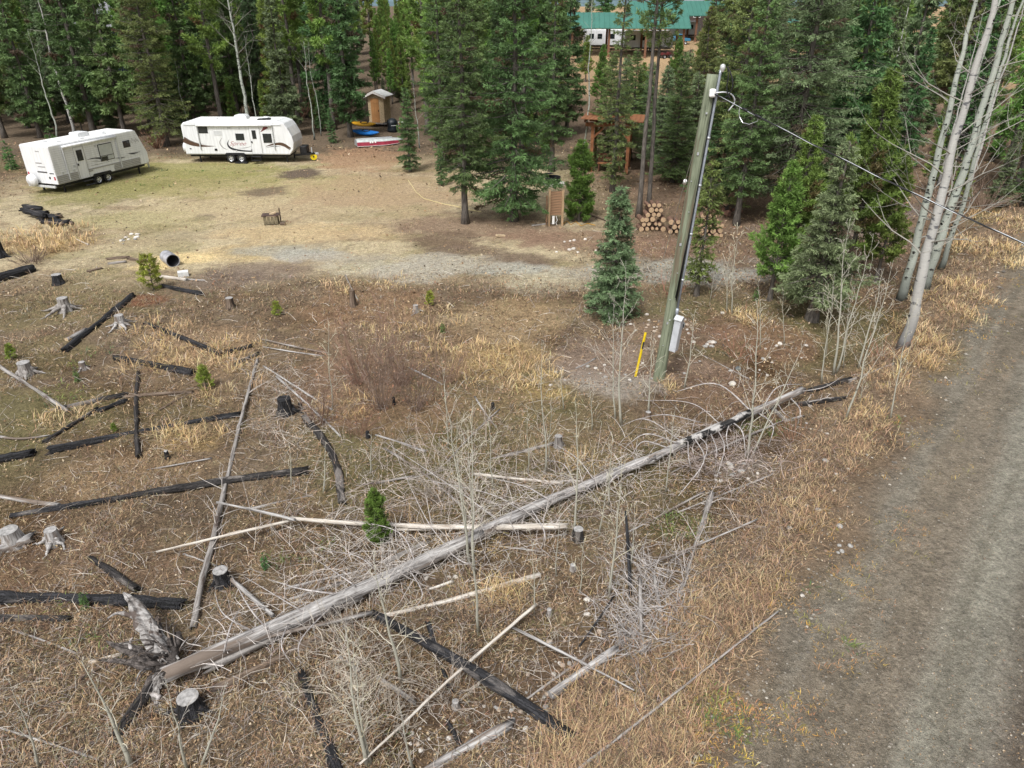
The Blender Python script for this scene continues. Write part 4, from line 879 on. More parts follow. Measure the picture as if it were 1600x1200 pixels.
for i, (px, py, h, n, c, w, lb) in enumerate([
    (595, 640, 2.9, 46, S(132, 112, 100), .8, "tall leafless grey-brown willow shrub, largest of the thicket in the leaf patch"), (630, 600, 2.5, 40, S(140, 112, 98), .9, "leafless reddish-brown willow shrub at the back of the thicket"),
    (650, 640, 2.2, 34, S(128, 108, 98), .8, "leafless brown willow shrub beside the tallest one in the thicket"), (560, 600, 2.3, 36, S(146, 112, 96), .9, "leafless reddish willow shrub at the thicket's far side"),
    (700, 600, 1.5, 30, S(150, 122, 104), .9, "low leafless tan shrub beyond the thicket"), (500, 665, 1.5, 30, S(126, 98, 84), .7, "low leafless brown shrub by the curved charred log"),
    (560, 680, 1.1, 26, S(130, 100, 84), .9, "short leafless shrub on the red leaf litter"), (690, 780, 1.4, 26, S(168, 158, 148), 1.2, "pale grey leafless shrub in the brushwood"), (760, 700, 1.3, 24, S(158, 144, 132), 1.2, "pale brown leafless shrub behind the brushwood"),
    (700, 1080, 0.9, 36, S(176, 166, 156), 1.4, "pale wispy dead bush against the charred log"), (545, 1010, 0.9, 36, S(168, 160, 150), 1.4, "grey wispy dead bush below the long pole"), (610, 1130, 0.7, 30, S(166, 154, 140), 1.4, "short wispy dead bush beside the buried grey log"),
    (1240, 690, 0.9, 30, S(150, 112, 90), 1.3, "reddish dead weed bush between the log's tip and the verge"), (50, 410, 0.8, 40, S(118, 100, 90), 1.8, "low dark bramble below the golden bunchgrass"), (1040, 460, 0.8, 26, S(150, 100, 84), 1.6, "low reddish dead bush beside the gravel drive"),
    (1150, 560, 0.8, 26, S(150, 108, 88), 1.6, "low reddish dead bush near the flat stones"), (1380, 560, 0.9, 24, S(150, 110, 90), 1.4, "twiggy brown bush at the dead aspen's foot"), (375, 195, 2.2, 40, S(128, 92, 78), 1.1, "reddish brown leafless shrub behind the brown-swoosh trailer"),
    (465, 190, 2.2, 40, S(130, 96, 80), 1.1, "reddish brown leafless shrub in front of the dark spruces"), (245, 232, 1.6, 40, S(140, 104, 84), 1.2, "reddish leafless shrub between the trailers"), (1535, 330, 2.0, 50, S(140, 118, 104), 1.3, "tangled grey-brown shrub beside the golden verge"),
    (1480, 330, 1.8, 50, S(134, 112, 100), 1.3, "tangled brown shrub at the thin grey aspen"), (1435, 130, 3.0, 60, S(138, 112, 92), 1.5, "large reddish brown shrub out in the far field")]):
    shrub(px, py, h, n, np.array(c), 300+i, lb, w)
for (px, py, hpx, kd, lb) in [(240, 452, 50, 'seed', "bright green pine seedling beside the grey plank pile"), (323, 608, 36, 'seed', "bright yellow-green pine seedling at the end of the black log"), (592, 846, 92, 'seed', "bright green young pine, tallest of the seedlings, crossed by the white pole"),
                              (434, 494, 22, 'seed', "small green pine seedling near the far tip of the long grey snag"), (672, 478, 22, 'seed', "small green pine seedling beside the little silver stump"), (20, 562, 24, 'seed', "tiny green pine seedling near the root-legged stumps"), (122, 596, 22, 'seedG', "tiny bluish seedling beside the smallest silver stump"),
                              (415, 888, 28, 'seedG', "small dark green seedling between the grey snag and the silver trunk"), (692, 520, 18, 'seedG', "small olive seedling behind the willow thicket"), (180, 675, 14, 'seed', "tiny green seedling beside the long black log"), (1180, 470, 20, 'seedG', "low green seedling under the drive-side pine"), (135, 950, 30, 'seedG', "slender green seedling above the thick charred log"),
                              (90, 252, 46, 'seedG', "bushy grey-green seedling behind the trailer's spare wheel"), (20, 265, 40, 'seedG', "grey-green juvenile spruce at the wood's edge")]:
    g = G(px, py); h = hpx*mpp(px, py)/math.cos(math.radians(20))
    if hpx > 80: kd = 'bush'; h /= 4.0
    tree(kd, g.x, g.y, "pine_seedling", lb, None, h, cat="seedling")

# ------------------------------------------------------------------ fallen logs
def log(px0, py0, px1, py1, w0, w1, m, label, cut=(None, None), bend=0.0, lift=0.0, lift1=None, name="fallen_log", seed=None, branches=0, blen=0.6, bcol=None, sag=0.0, jag=1.0, group=None, rough=0.15):
    """a log between two photo points; w0,w1 its thickness there in photo pixels"""
    R = np.random.default_rng(seed if seed is not None else int(abs(px0*7+py0*13+px1)) % 99991)
    ws = 0.92 if m in (M_CHAR, M_CHAR2) else 0.68
    r0 = ws*w0*mpp(px0, py0)/2; r1 = ws*w1*mpp(px1, py1)/2
    if not bend: bend = R.normal(0, 0.012)
    A = G(px0, py0, r0*0.62+lift); B = G(px1, py1, r1*0.62+(lift if lift1 is None else lift1))
    ax = B-A; L = ax.length; n = int(min(44, max(8, L/0.22))); sides = 14 if max(r0, r1) > 0.05 else 7
    s = np.linspace(0, 1, n); x = s*L
    yb = bend*L*np.sin(s*math.pi)+np.cumsum(R.normal(0, 0.004, n))*L*0.2; yb -= yb[0]+(yb[-1]-yb[0])*s
    rr = (r0+(r1-r0)*s)*(1+.10*np.sin(s*9+R.random()*6)*.6+.06*R.normal(0, 1, n))
    # follow the ground where nothing holds the log up
    X = ax.normalized(); Z = (Vector((0, 0, 1))-X*X.z).normalized(); Y = Z.cross(X)
    P = np.stack([x, yb, -sag*np.sin(s*math.pi)], -1)
    a = np.arange(sides)
    nr = 1+rough*2*(vnoise(x[:, None]*2.2+0*a, a[None]*1.3+0*x[:, None]+R.random()*50, 3)-.5)+rough*0.9*(vnoise(x[:, None]*0.4+0*a, a[None]*2.9+0*x[:, None], 8)-.5)*2
    mb = MB(); tube(mb, P, rr, sides, cap=False, rnoise=nr)
    V = mb.V[0].reshape(n, sides, 3)
    for e, (idx, sg) in enumerate(((0, -1), (n-1, 1))):
        if cut[e] is None: V[idx, :, 0] += sg*R.uniform(-0.2, 1.6, sides)*rr[idx]*jag
    mb.V[0] = V.reshape(-1, 3)
    for idx, sg in ((0, -1), (n-1, 1)):
        c = P[idx]+np.array([-sg*0.3*rr[idx] if cut[0 if idx == 0 else 1] is None else 0, 0, 0])
        ring = np.arange(sides)+idx*sides; k = len(mb.V[0])
        mb.V[0] = np.vstack([mb.V[0], c]); mb.K[0] = np.vstack([mb.K[0], [[.5]*3]]); mb.n += 1
        T = np.stack([ring, np.roll(ring, -1), np.full(sides, k)], -1)
        mb.T.append(T[:, ::-1] if sg < 0 else T)
    o = mb.build(name, m, smooth=True, label=label, cat="log", group=group)
    M = Matrix((X, Y, Z)).transposed().to_4x4(); M.translation = A; o.matrix_basis = M
    if label == "x": o["mw"] = [v for row in M for v in row]
    for e in (0, 1):
        if cut[e] is not None:
            idx = 0 if e == 0 else n-1; rd = rr[idx]*0.98
            q = MB(); lathe(q, [(0.0, 0.004), (rd*.55, 0.004), (rd, 0.003), (rd*1.0, -0.01)], 14, 'x')
            c = q.build("sawn_end", cut[e], o); c.location = Vector(P[idx]); c.rotation_euler = (0, 0, 0 if e else math.pi)
    if branches:
        bb = MB(); S0 = []; S1 = []; R0 = []; R1 = []
        for b in range(branches):
            f = R.uniform(0.08, 0.97); i = int(f*(n-1)); p = P[i].copy(); an = R.uniform(-0.5, math.pi+0.5)
            d = np.array([R.normal(0.35, 0.25), math.cos(an), math.sin(an)]); d /= np.linalg.norm(d); r = max(0.004, rr[i]*R.uniform(.12, .25)); LL = blen*R.uniform(.4, 1.2); k = 6
            crv = np.array([R.normal(.08, .1), R.normal(0, .1), -0.12])
            for j in range(k):
                q = p+d*LL/k; S0.append(p); S1.append(q); R0.append(r*(1-j/k*.75)); R1.append(r*(1-(j+1)/k*.75))
                if j > 1 and R.random() < .5:
                    dd = d+R.normal(0, .5, 3); dd /= np.linalg.norm(dd); S0.append(q); S1.append(q+dd*LL*.25); R0.append(r*.4); R1.append(r*.2)
                p = q; d = d+crv; d /= np.linalg.norm(d)
        prisms(bb, np.array(S0), np.array(S1), np.array(R0), np.array(R1), 4, bcol if bcol is not None else GREYT)
        bb.build("branches", M_TWIG, o, kind="stuff")
    return o
LOGS = [
    # charred
    (-24, 440, 52, 419, 17, 15, M_CHAR, "thick black charred log with pale sawn end at the golden bunchgrass", dict(cut=(None, M_CUTG))),
    (102, 546, 206, 463, 11, 9, M_CHAR, "black charred log slanting between the two root-legged silver stumps", {}),
    (228, 505, 346, 554, 6, 9, M_CHAR, "thin black log running from the root-legged stump into the pale grass", {}),
    (182, 560, 302, 583, 9, 14, M_CHAR, "black charred log with a thick cracked butt beside the yellow-green seedling", dict(cut=(None, M_CHAR))),
    (354, 551, 392, 541, 7, 6, M_CHAR, "short charred stick lying past the yellow-green seedling", {}), (368, 570, 402, 553, 8, 6, M_CHAR2, "short charred piece beside the far end of the grey snag", {}),
    (92, 638, 196, 617, 7, 10, M_CHAR2, "half-burnt log ending beside the charred post-like piece", {}), (158, 641, 196, 626, 8, 8, M_CHAR, "short black piece under the half-burnt log", {}),
    (196, 620, 300, 612, 8, 7, M_BROWN, "brown rotten log crossing the charred post-like piece", {}), (70, 690, 150, 640, 7, 7, M_CHAR2, "dark half-burnt log beside the bleached crooked limb", {}),
    (216, 712, 216, 582, 9, 6, M_CHAR2, "patchy black and white log lying straight away from the long black log", {}),
    (-20, 722, 48, 708, 16, 15, M_CHAR, "thick black log piece broken off from the long black log", {}), (80, 703, 372, 648, 15, 10, M_CHAR, "long straight black charred log lying below the bleached crooked limb", {}),
    (20, 806, 180, 780, 10, 11, M_CHAR, "blackened butt of the long half-burnt log", {}), (176, 781, 476, 736, 12, 15, M_CHAR2, "long half-burnt log with grey upper face under the grey snag", {}),
    (-30, 933, 200, 938, 22, 20, M_CHAR, "thick black charred log lying above the torn-up roots", {}), (196, 938, 282, 944, 20, 20, M_CHAR, "broken end of the thick charred log above the torn-up roots", {}), (-30, 968, 106, 967, 14, 10, M_CHAR2, "thinner charred log below the thick one", {}),
    (144, 874, 212, 920, 11, 15, M_CHAR2, "short charred log with ashy grey patches lying by itself", {}),
    (588, 962, 892, 1150, 15, 22, M_CHAR, "smooth black charred trunk crossed by the pale peeled pole", dict(rough=0.05)), (472, 1056, 526, 1204, 13, 24, M_CHAR, "black charred log between saplings, running off below", dict(rough=0.08)),
    (478, 655, 534, 784, 13, 13, M_CHAR2, "curved half-burnt log running through the red leaf patch", dict(bend=0.06)), (250, 1062, 182, 1148, 22, 17, M_CHAR2, "blue-grey charred log reaching out from under the torn-up roots", {}),
    (255, 447, 316, 459, 7, 8, M_CHAR, "short black log below the grey planks", {}), (1268, 610, 1330, 592, 9, 8, M_CHAR2, "dark mossy log past the tip of the silver trunk", {}), (1326, 596, 1396, 568, 8, 5, M_GREY, "grey log running into the dead aspen's foot", {}),
    (1250, 632, 1320, 622, 9, 8, M_CHAR2, "short patchy black log with curved branches past the silver trunk's tip", dict(branches=8, blen=0.5)), (670, 975, 705, 1080, 9, 8, M_CHAR, "short black log under the smooth charred trunk", {}), (700, 1130, 726, 1176, 10, 8, M_CHAR, "charred chunk beside the broken silver log", {}),
    (985, 930, 978, 800, 7, 4, M_CHAR, "thin black dead stem standing in the grey brush", dict(lift1=0.9)), (905, 1010, 960, 930, 4, 3, M_CHAR, "thin black stick lying by the white boulder", dict(lift1=0.2)), (250, 640, 310, 606, 6, 5, M_BROWN, "thin brown rotten branch below the charred butt", {}),
    # silver and grey
    (-10, 864, 46, 843, 24, 24, M_SILVER, "thick bleached log end with split face beside the silver stumps", {}), (-10, 774, 92, 790, 9, 12, M_SILVER, "bleached grey log lying on the long half-burnt log", dict(cut=(None, M_CUTG))),
    (302, 978, 402, 560, 15, 6, M_GREY, "long slender grey snag lying straight away, with thin side branches", dict(branches=26, blen=0.8, rough=0.06)), (-10, 566, 106, 642, 8, 8, M_GREY, "weathered grey log with curved end near the dark root stump", {}),
    (104, 531, 132, 516, 10, 11, M_SILVER, "short bleached split block lying against the slanting charred log", dict(cut=(M_CUT, None))), (-10, 680, 78, 680, 7, 4, M_SILVER, "bleached crooked limb arching above the long black log", dict(bend=-0.12)),
    (392, 795, 645, 744, 7, 6, M_GREY, "thin grey pole behind the white fallen pole", dict(branches=10)), (640, 748, 868, 692, 6, 9, M_GREY, "grey-brown log lost in brushwood behind the saplings", dict(branches=16)), (455, 810, 884, 822, 8, 14, M_PEEL, "white crooked pole lying level across the young green pine", dict(bend=-0.025, branches=22, blen=0.9, lift=0.25, rough=0.05)),
    (612, 828, 830, 826, 6, 8, M_PEEL, "shorter white pole lying along the crooked one", dict(branches=6, lift=0.15, rough=0.05)), (246, 862, 460, 812, 5, 7, M_PEEL, "thin pale branch with forked top ending at the grey snag", dict(branches=8, lift=0.2, rough=0.05)), (340, 785, 460, 812, 5, 7, M_SILVER, "pale forked branch crossing the grey snag", dict(branches=12, lift=0.35, blen=0.7)),
    (336, 1014, 578, 958, 7, 10, M_SILVER, "slender bleached pole lying on the butt of the silver trunk", dict(lift=0.3, lift1=0.15, branches=6)), (586, 966, 844, 898, 10, 13, M_PEEL, "straight peeled pole with sawn end below the silver trunk", dict(cut=(None, M_CUT), rough=0.04)),
    (562, 1194, 838, 944, 6, 8, M_PEEL, "thin tan peeled pole propped over the smooth charred trunk", dict(cut=(None, M_CUT), lift=0.22, rough=0.04)), (655, 1212, 794, 1134, 20, 24, M_SILVER, "broken silver log with jagged splintered end near the charred trunk's tip", {}),
    (860, 1086, 960, 1016, 20, 18, M_SILVER, "bleached log with sawn end in front of the grey brush heap", dict(cut=(M_CUTG, None), lift=.10)), (958, 1018, 995, 986, 18, 15, M_GREY, "brown-grey butt of the bleached log under the grey brush heap", {}), (812, 1100, 930, 1018, 5, 7, M_GREY, "thin grey pole beside the sawn bleached log", dict(branches=8)),
    (800, 980, 990, 1078, 8, 4, M_SILVER, "thin silver stem crossing the sawn bleached log", dict(lift=0.15, branches=6)), (898, 1206, 1216, 955, 8, 4, M_GREY, "long thin grey stem lying through the pink verge grass", dict(lift=0.1, branches=5, rough=0.05)), (1046, 972, 1112, 772, 9, 12, M_GREY, "dead birch trunk with flaking dark bark behind the brush heap", dict(branches=26, blen=0.7)),
    (1005, 1022, 1000, 905, 12, 8, M_GREY, "short grey pole standing up out of the brush heap", dict(branches=14, lift1=0.3)), (1034, 976, 1022, 900, 9, 7, M_GREY, "second short grey pole in the brush heap", dict(branches=12, lift1=0.25)), (990, 892, 1182, 812, 4, 4, M_SILVER, "thin silver stem across the dead birch trunk", dict(branches=10, lift=0.2)),
    (960, 842, 1100, 768, 4, 5, M_SILVER, "thin pale stem above the mossy green patch", dict(branches=8)), (1010, 880, 1110, 840, 4, 3, M_SILVER, "fine silver stem beside the dead birch trunk", dict(branches=6)), (345, 892, 426, 962, 10, 10, M_SILVER, "short silver limb between the black stump and the silver trunk", dict(branches=10, lift1=0.25)),
    (340, 1076, 560, 962, 20, 16, M_BROWN, "rotten brown log lying in the shade of the silver trunk", {}), (530, 1026, 560, 1048, 9, 10, M_GREY, "half-buried grey log under the wispy bush", {}), (592, 1060, 648, 1098, 11, 12, M_GREY, "buried grey log end between the saplings", {}),
    (600, 880, 668, 846, 12, 10, M_GREY, "grey rotten log behind the silver trunk", {}), (445, 920, 620, 882, 6, 6, M_SILVER, "bleached stick behind the silver trunk, above the pole", dict(branches=6)), (450, 938, 530, 912, 7, 8, M_GREY, "grey stick close behind the silver trunk", {}), (672, 920, 706, 908, 6, 7, M_PEEL, "short pale stick with sawn end below the silver trunk", {}),
    (772, 852, 886, 834, 6, 7, M_SILVER, "pale stick pointing to the grey-capped stump", {}), (770, 852, 948, 872, 4, 4, M_SILVER, "long fine stem passing the grey-capped stump", {}), (905, 808, 950, 800, 9, 12, M_BROWN, "short dark log with pale end by the grey-capped stump", {}), (740, 740, 880, 755, 6, 8, M_PEEL, "pale stick with orange sawn end against the silver trunk", dict(cut=(None, M_CUT))),
    (432, 588, 532, 682, 5, 5, M_SILVER, "thin bleached stem pointing from the snag to the leaf patch", dict(branches=8)), (412, 572, 518, 640, 4, 5, M_SILVER, "finer bleached stem beside the one pointing to the leaf patch", dict(branches=6)), (408, 530, 512, 552, 4, 5, M_SILVER, "thin bleached stem lying behind the snag's tip", dict(branches=4)), (412, 542, 505, 556, 3, 3, M_SILVER, "fine stick below the thin bleached stem", {}),
    (588, 680, 664, 705, 5, 6, M_SILVER, "thin silver stick in the brushwood at the leaf patch", dict(branches=5)), (600, 700, 720, 790, 4, 5, M_SILVER, "slanting silver stick in the brushwood", dict(branches=8)), (742, 620, 775, 668, 4, 3, M_SILVER, "thin upright-looking stick in the pale grass", {}), (700, 720, 780, 640, 4, 4, M_GREY, "leaning grey stick in the middle of the brushwood", {}),
    (1204, 634, 1226, 656, 9, 9, M_GREY, "short grey chunk under the silver trunk's tip", {}), (1226, 658, 1254, 650, 6, 6, M_SILVER, "short silver stick under the silver trunk's tip", {}), (1050, 738, 1230, 655, 4, 5, M_GREY, "long grey stem lying below the arching branches", dict(branches=8)), (1060, 800, 1210, 740, 4, 4, M_GREY, "grey stem lying at the stony patch", dict(branches=6)),
    (20, 984, 122, 1022, 5, 5, M_SILVER, "thin white stick below the charred logs", {}), (-10, 1134, 152, 1186, 5, 6, M_SILVER, "white stick lying across the grass below the torn-up roots", {}), (230, 734, 330, 716, 3, 4, M_SILVER, "fine white stick below the long black log", {}), (288, 866, 338, 884, 5, 5, M_SILVER, "short grey stick beside the grey snag's butt", {}),
    (168, 405, 200, 402, 6, 7, M_BROWN, "weathered brown plank end in the plank pile near the steel drum", {}), (170, 412, 196, 409, 5, 6, M_GREY, "lowest grey plank in the plank pile near the steel drum", {}), (202, 404, 232, 409, 7, 8, M_BROWN, "brown log end at the plank pile near the steel drum", {}),
    (250, 432, 290, 437, 7, 8, M_PEEL, "short pale peeled log beside the seedling", {}), (288, 436, 320, 438, 4, 4, M_GREY, "thin grey board past the short peeled log", {}), (138, 424, 158, 419, 6, 6, M_BROWN, "small brown log piece near the black stump", {}), (120, 374, 138, 382, 3, 4, M_PEEL, "short white stick past the golden bunchgrass", {}),
    (1395, 1230, 1400, 1220, 3, 3, M_GREY, "", {}), (140, 1035, 190, 1022, 8, 9, M_PEEL, "tan broken root lying beside the torn-up roots", {}), (126, 1060, 196, 1030, 9, 7, M_BROWN, "curved brown root lying below the tan one", dict(bend=0.08)), (540, 430, 560, 470, 3, 3, M_GREY, "fine grey stick on the gravel edge", {}),
    (1100, 556, 1170, 592, 3, 3, M_GREY, "fine arching stem near the flat stones", {}), (900, 575, 930, 560, 4, 4, M_GREY, "grey stick on the stony bank", {}), (640, 575, 690, 600, 4, 4, M_SILVER, "pale stick in the willow thicket", {}), (90, 430, 86, 424, 3, 3, M_GREY, "", {}),
]
for L_ in LOGS:
    if L_[7]: log(*L_[:8], **L_[8])

def bigtrunk():
    """the long silver trunk with its torn-up root plate and dead arching branches"""
    g0 = G(256, 1046); root = empty("uprooted_tree", (g0.x, g0.y, TZ(g0.x, g0.y)), label="long silver fallen trunk with torn-up roots and arching dead branches", cat="fallen tree")
    def sect(a, b, w0, w1, l0, l1, m, nm, seed, jag=0.6):
        o = log(a[0], a[1], b[0], b[1], w0, w1, m, "x", lift=l0, lift1=l1, seed=seed, name=nm, rough=0.07, jag=jag)
        for k in ("label", "category"): del o[k]
        mw = o["mw"]; o.parent = root; o.matrix_basis = Matrix.Translation(-root.location) @ Matrix([mw[i*4:i*4+4] for i in range(4)]); del o["mw"]
        return o
    sect((262, 1052), (745, 838), 40, 30, 0.28, 0.22, M_SILVER, "trunk", 5)
    sect((738, 838), (1018, 716), 27, 19, 0.24, 0.20, M_SILVER, "trunk", 6)
    sect((1012, 719), (1126, 664), 19, 17, 0.20, 0.22, M_SILVER, "trunk", 7); sect((1060, 694), (1170, 645), 17, 16, 0.22, 0.3, M_MIX, "charred_bark", 8); sect((1160, 650), (1252, 610), 16, 14, 0.26, 0.3, M_SILVER, "trunk", 9)
    R = random.Random(3)
    # splintered second slab along the butt
    sect((330, 1040), (560, 935), 22, 14, 0.12, 0.14, M_GREY, "split_slab", 12, jag=1.5)
    def part(pts, rad, m, nm="root"):
        mb = MB(); pts = np.array(pts, float); n = 14; t = np.linspace(0, len(pts)-1, n); i = np.minimum(t.astype(int), len(pts)-2); f = (t-i)[:, None]
        pm = np.vstack([2*pts[0]-pts[1], pts, 2*pts[-1]-pts[-2]]); a, b, c, d = pm[i], pm[i+1], pm[i+2], pm[i+3]
        P = 0.5*((2*b)+(-a+c)*f+(2*a-5*b+4*c-d)*f*f+(-a+3*b-3*c+d)*f**3)
        ra = np.interp(np.linspace(0, 1, n), np.linspace(0, 1, len(rad)), rad)
        sd = 9 if max(rad) > 0.03 else 5
        nz = 1+0.22*(np.random.default_rng(len(pts)+int(abs(P[0, 0])*99)).random((n, sd))-.5)*2
        tube(mb, P-np.array(root.location), ra, sd, rnoise=nz if sd == 9 else None); mb.build(nm, m, root, smooth=True)
    def px(x, y, l): return list(G(x, y, l))
    c0 = px(268, 1040, 0.3)
    def slab(pts, wid, thick, m, nm="splintered_root"):
        # flat splintered piece along a polyline
        mb = MB(); pts = np.array(pts, float); n = 18; t = np.linspace(0, len(pts)-1, n); i = np.minimum(t.astype(int), len(pts)-2); f = (t-i)[:, None]
        P = pts[i]*(1-f)+pts[i+1]*f; w = np.interp(np.linspace(0, 1, n), np.linspace(0, 1, len(wid)), wid)
        Rr = np.random.default_rng(int(abs(P[0, 0]*77)+len(wid))); T, U, B = frames(P)
        prof = np.array([[-1, -.25], [-.8, .5], [-.3, .9], [.1, .55], [.5, 1.0], [.9, .4], [1, -.3], [.4, -.9], [-.5, -.8]]); k = len(prof)
        V = P[:, None]+(U[:, None]*(prof[None, :, 0:1]*w[:, None, None])+B[:, None]*(prof[None, :, 1:2]*thick*(w/w.max())[:, None, None]**.5))*(1+.3*Rr.normal(0, 1, (n, k, 1)).clip(-1, 1)*.7)
        ii = np.arange(n-1)[:, None]*k; jj = np.arange(k)[None]; mb.add(V.reshape(-1, 3)-np.array(root.location), np.stack([ii+jj, ii+(jj+1) % k, ii+k+(jj+1) % k, ii+k+jj], -1).reshape(-1, 4), P=[list(range(k))[::-1], list(range((n-1)*k, n*k))])
        mb.build(nm, m, root)
    slab([px(268, 1038, .3), px(244, 1004, .45), px(226, 972, .55), px(208, 940, .62), px(193, 926, .66)], [.16, .17, .16, .09, .02], .06, M_ROOTS)
    slab([px(252, 1020, .5), px(240, 985, .62), px(236, 966, .68)], [.10, .08, .03], .05, M_ROOTS); slab([px(262, 1020, .45), px(248, 1003, .52), px(235, 990, .55)], [.03, .05, .03], .03, M_ROOTS)
    part([px(228, 970, .5), px(205, 962, .4), px(184, 958, .32), px(168, 966, .3)], [.05, .045, .03, .01], M_ROOTS)
    slab([px(232, 978, .5), px(246, 966, .5), px(252, 968, .45)], [.07, .05, .02], .03, M_ROOTS); part([px(240, 978, .5), px(250, 975, .42), px(250, 1000, .3)], [.035, .03, .015], M_ROOTD)
    slab([c0, px(242, 1032, .35), px(210, 1018, .40), px(188, 1012, .42), px(166, 1002, .42)], [.15, .15, .10, .06, .01], .09, M_ROOTD)
    part([px(225, 1022, .35), px(200, 1008, .36), px(180, 1006, .34)], [.05, .035, .01], M_ROOTS); part([px(205, 1015, .42), px(203, 1004, .5), px(207, 996, .56)], [.035, .025, .008], M_LIMB)
    slab([c0, px(248, 1056, .22), px(242, 1080, .1), px(246, 1114, 0.02)], [.13, .10, .07, .02], .06, M_ROOTS); slab([c0, px(236, 1062, .15), px(214, 1092, .04)], [.10, .07, .02], .06, M_ROOTD)
    part([c0, px(222, 1040, .2), px(198, 1034, .1), px(140, 1030, .03)], [.10, .07, .05, .015], M_ROOTD); part([c0, px(270, 1016, .35), px(277, 1002, .42), px(278, 988, .46)], [.10, .09, .08, .055], M_ROOTD)
    slab([c0, px(292, 1036, .15), px(304, 1018, .05)], [.09, .06, .02], .05, M_ROOTD); part([px(250, 1090, .1), px(235, 1085, .1), px(222, 1092, .05)], [.04, .025, .008], M_LIMB)
    for k in range(26):
        a = R.uniform(0, 6.28); q0 = Vector(c0)+Vector((R.uniform(-.35, .1), R.uniform(-.2, .35), R.uniform(-.1, .25))); q1 = q0+Vector((math.cos(a)*.25-.15, math.sin(a)*.25, R.uniform(-.05, .3))); q2 = q1+Vector((math.cos(a)*.2-.1, math.sin(a)*.25, R.uniform(-.2, .12)))
        part([list(q0), list(q1), list(q2)], [R.uniform(.015, .03), .012, .004], R.choice([M_ROOTD, M_ROOTS, M_ROOTD]), "rootlet")
    # arching ribs of dead branches
    RIBS = [((1178, 646), (1120, 600), (1055, 612)), ((1128, 665), (1080, 630), (1000, 625)), ((1095, 660), (1040, 648), (995, 655)), ((1065, 690), (1010, 655), (965, 668)), ((1060, 693), (1010, 678), (975, 700)), ((1045, 700), (1005, 690), (985, 715)),
            ((1090, 680), (1105, 700), (1090, 745)), ((1085, 684), (1100, 720), (1060, 775)), ((1110, 676), (1120, 705), (1115, 740)), ((1122, 672), (1132, 700), (1120, 745)), ((1145, 660), (1160, 675), (1165, 710)), ((1140, 662), (1135, 680), (1138, 705)),
            ((1185, 645), (1208, 665), (1200, 700)), ((1190, 640), (1215, 605), (1255, 600)), ((1235, 622), (1250, 640), (1246, 665)), ((1215, 630), (1225, 645), (1240, 655)), ((1250, 612), (1290, 604), (1320, 585)), ((1020, 716), (960, 745), (950, 775)), ((1075, 690), (1076, 715), (1082, 740)),
            ((930, 752), (900, 715), (860, 690)), ((900, 766), (880, 725), (840, 720)), ((860, 782), (820, 760), (760, 745)), ((820, 800), (760, 770), (640, 745)), ((780, 815), (720, 770), (600, 690)), ((700, 858), (660, 800), (610, 690)), ((650, 880), (620, 830), (530, 810)), ((600, 905), (560, 870), (500, 860)), ((560, 920), (540, 905), (495, 875)),
            ((640, 890), (660, 930), (635, 960)), ((540, 930), (470, 920), (420, 905)), ((480, 960), (430, 930), (380, 900)), ((420, 985), (390, 950), (362, 900)), ((400, 990), (350, 960), (335, 925)), ((760, 830), (790, 810), (810, 840)), ((880, 775), (915, 760), (940, 790)), ((830, 795), (850, 830), (845, 860)), ((450, 975), (440, 1010), (465, 1050)),
            ((350, 1020), (360, 980), (375, 950)), ((520, 945), (470, 1000), (470, 1040)), ((700, 862), (730, 880), (760, 870))]
    for k, (a, b, c) in enumerate(RIBS):
        la = 0.35; lb = 0.55+0.35*R.random(); lc = 0.06+0.2*R.random()
        r = R.uniform(.014, .024)*(1.0 if k < 19 else 0.8)
        part([px(*a, la), px(*b, lb), px(*c, lc)], [r, r*.75, r*.35], M_LIMB, "branch")
    # finer side twigs
    mb = MB(); Rn = np.random.default_rng(4); S0 = []; S1 = []; A_ = []; B_ = []
    for k in range(520):
        f = Rn.random(); cx = 300+f*900; cy = 1030-f*395
        p = np.array(px(cx+Rn.normal(0, 26), cy+Rn.normal(-8, 22), 0.1+0.35*Rn.random())); a = Rn.random()*6.283; e = Rn.normal(.2, .5); L = Rn.uniform(.35, 1.3); d = np.array([math.cos(a)*math.cos(e), math.sin(a)*math.cos(e), math.sin(e)]); r = Rn.uniform(.004, .008)
        for j in range(5):
            q = p+d*L/5; q[2] = max(q[2], TZ(q[0], q[1])+.01); S0.append(p); S1.append(q); A_.append(r*(1-j*.16)); B_.append(r*(1-(j+1)*.16)); p = q; d = d+Rn.normal(0, .18, 3)+np.array([0, 0, -.12]); d /= np.linalg.norm(d)
    prisms(mb, np.array(S0)-np.array(root.location), np.array(S1)-np.array(root.location), np.array(A_), np.array(B_), 3, np.array(S(192, 184, 180)))
    mb.build("fine_twigs", M_TWIG, root, kind="stuff")
bigtrunk()

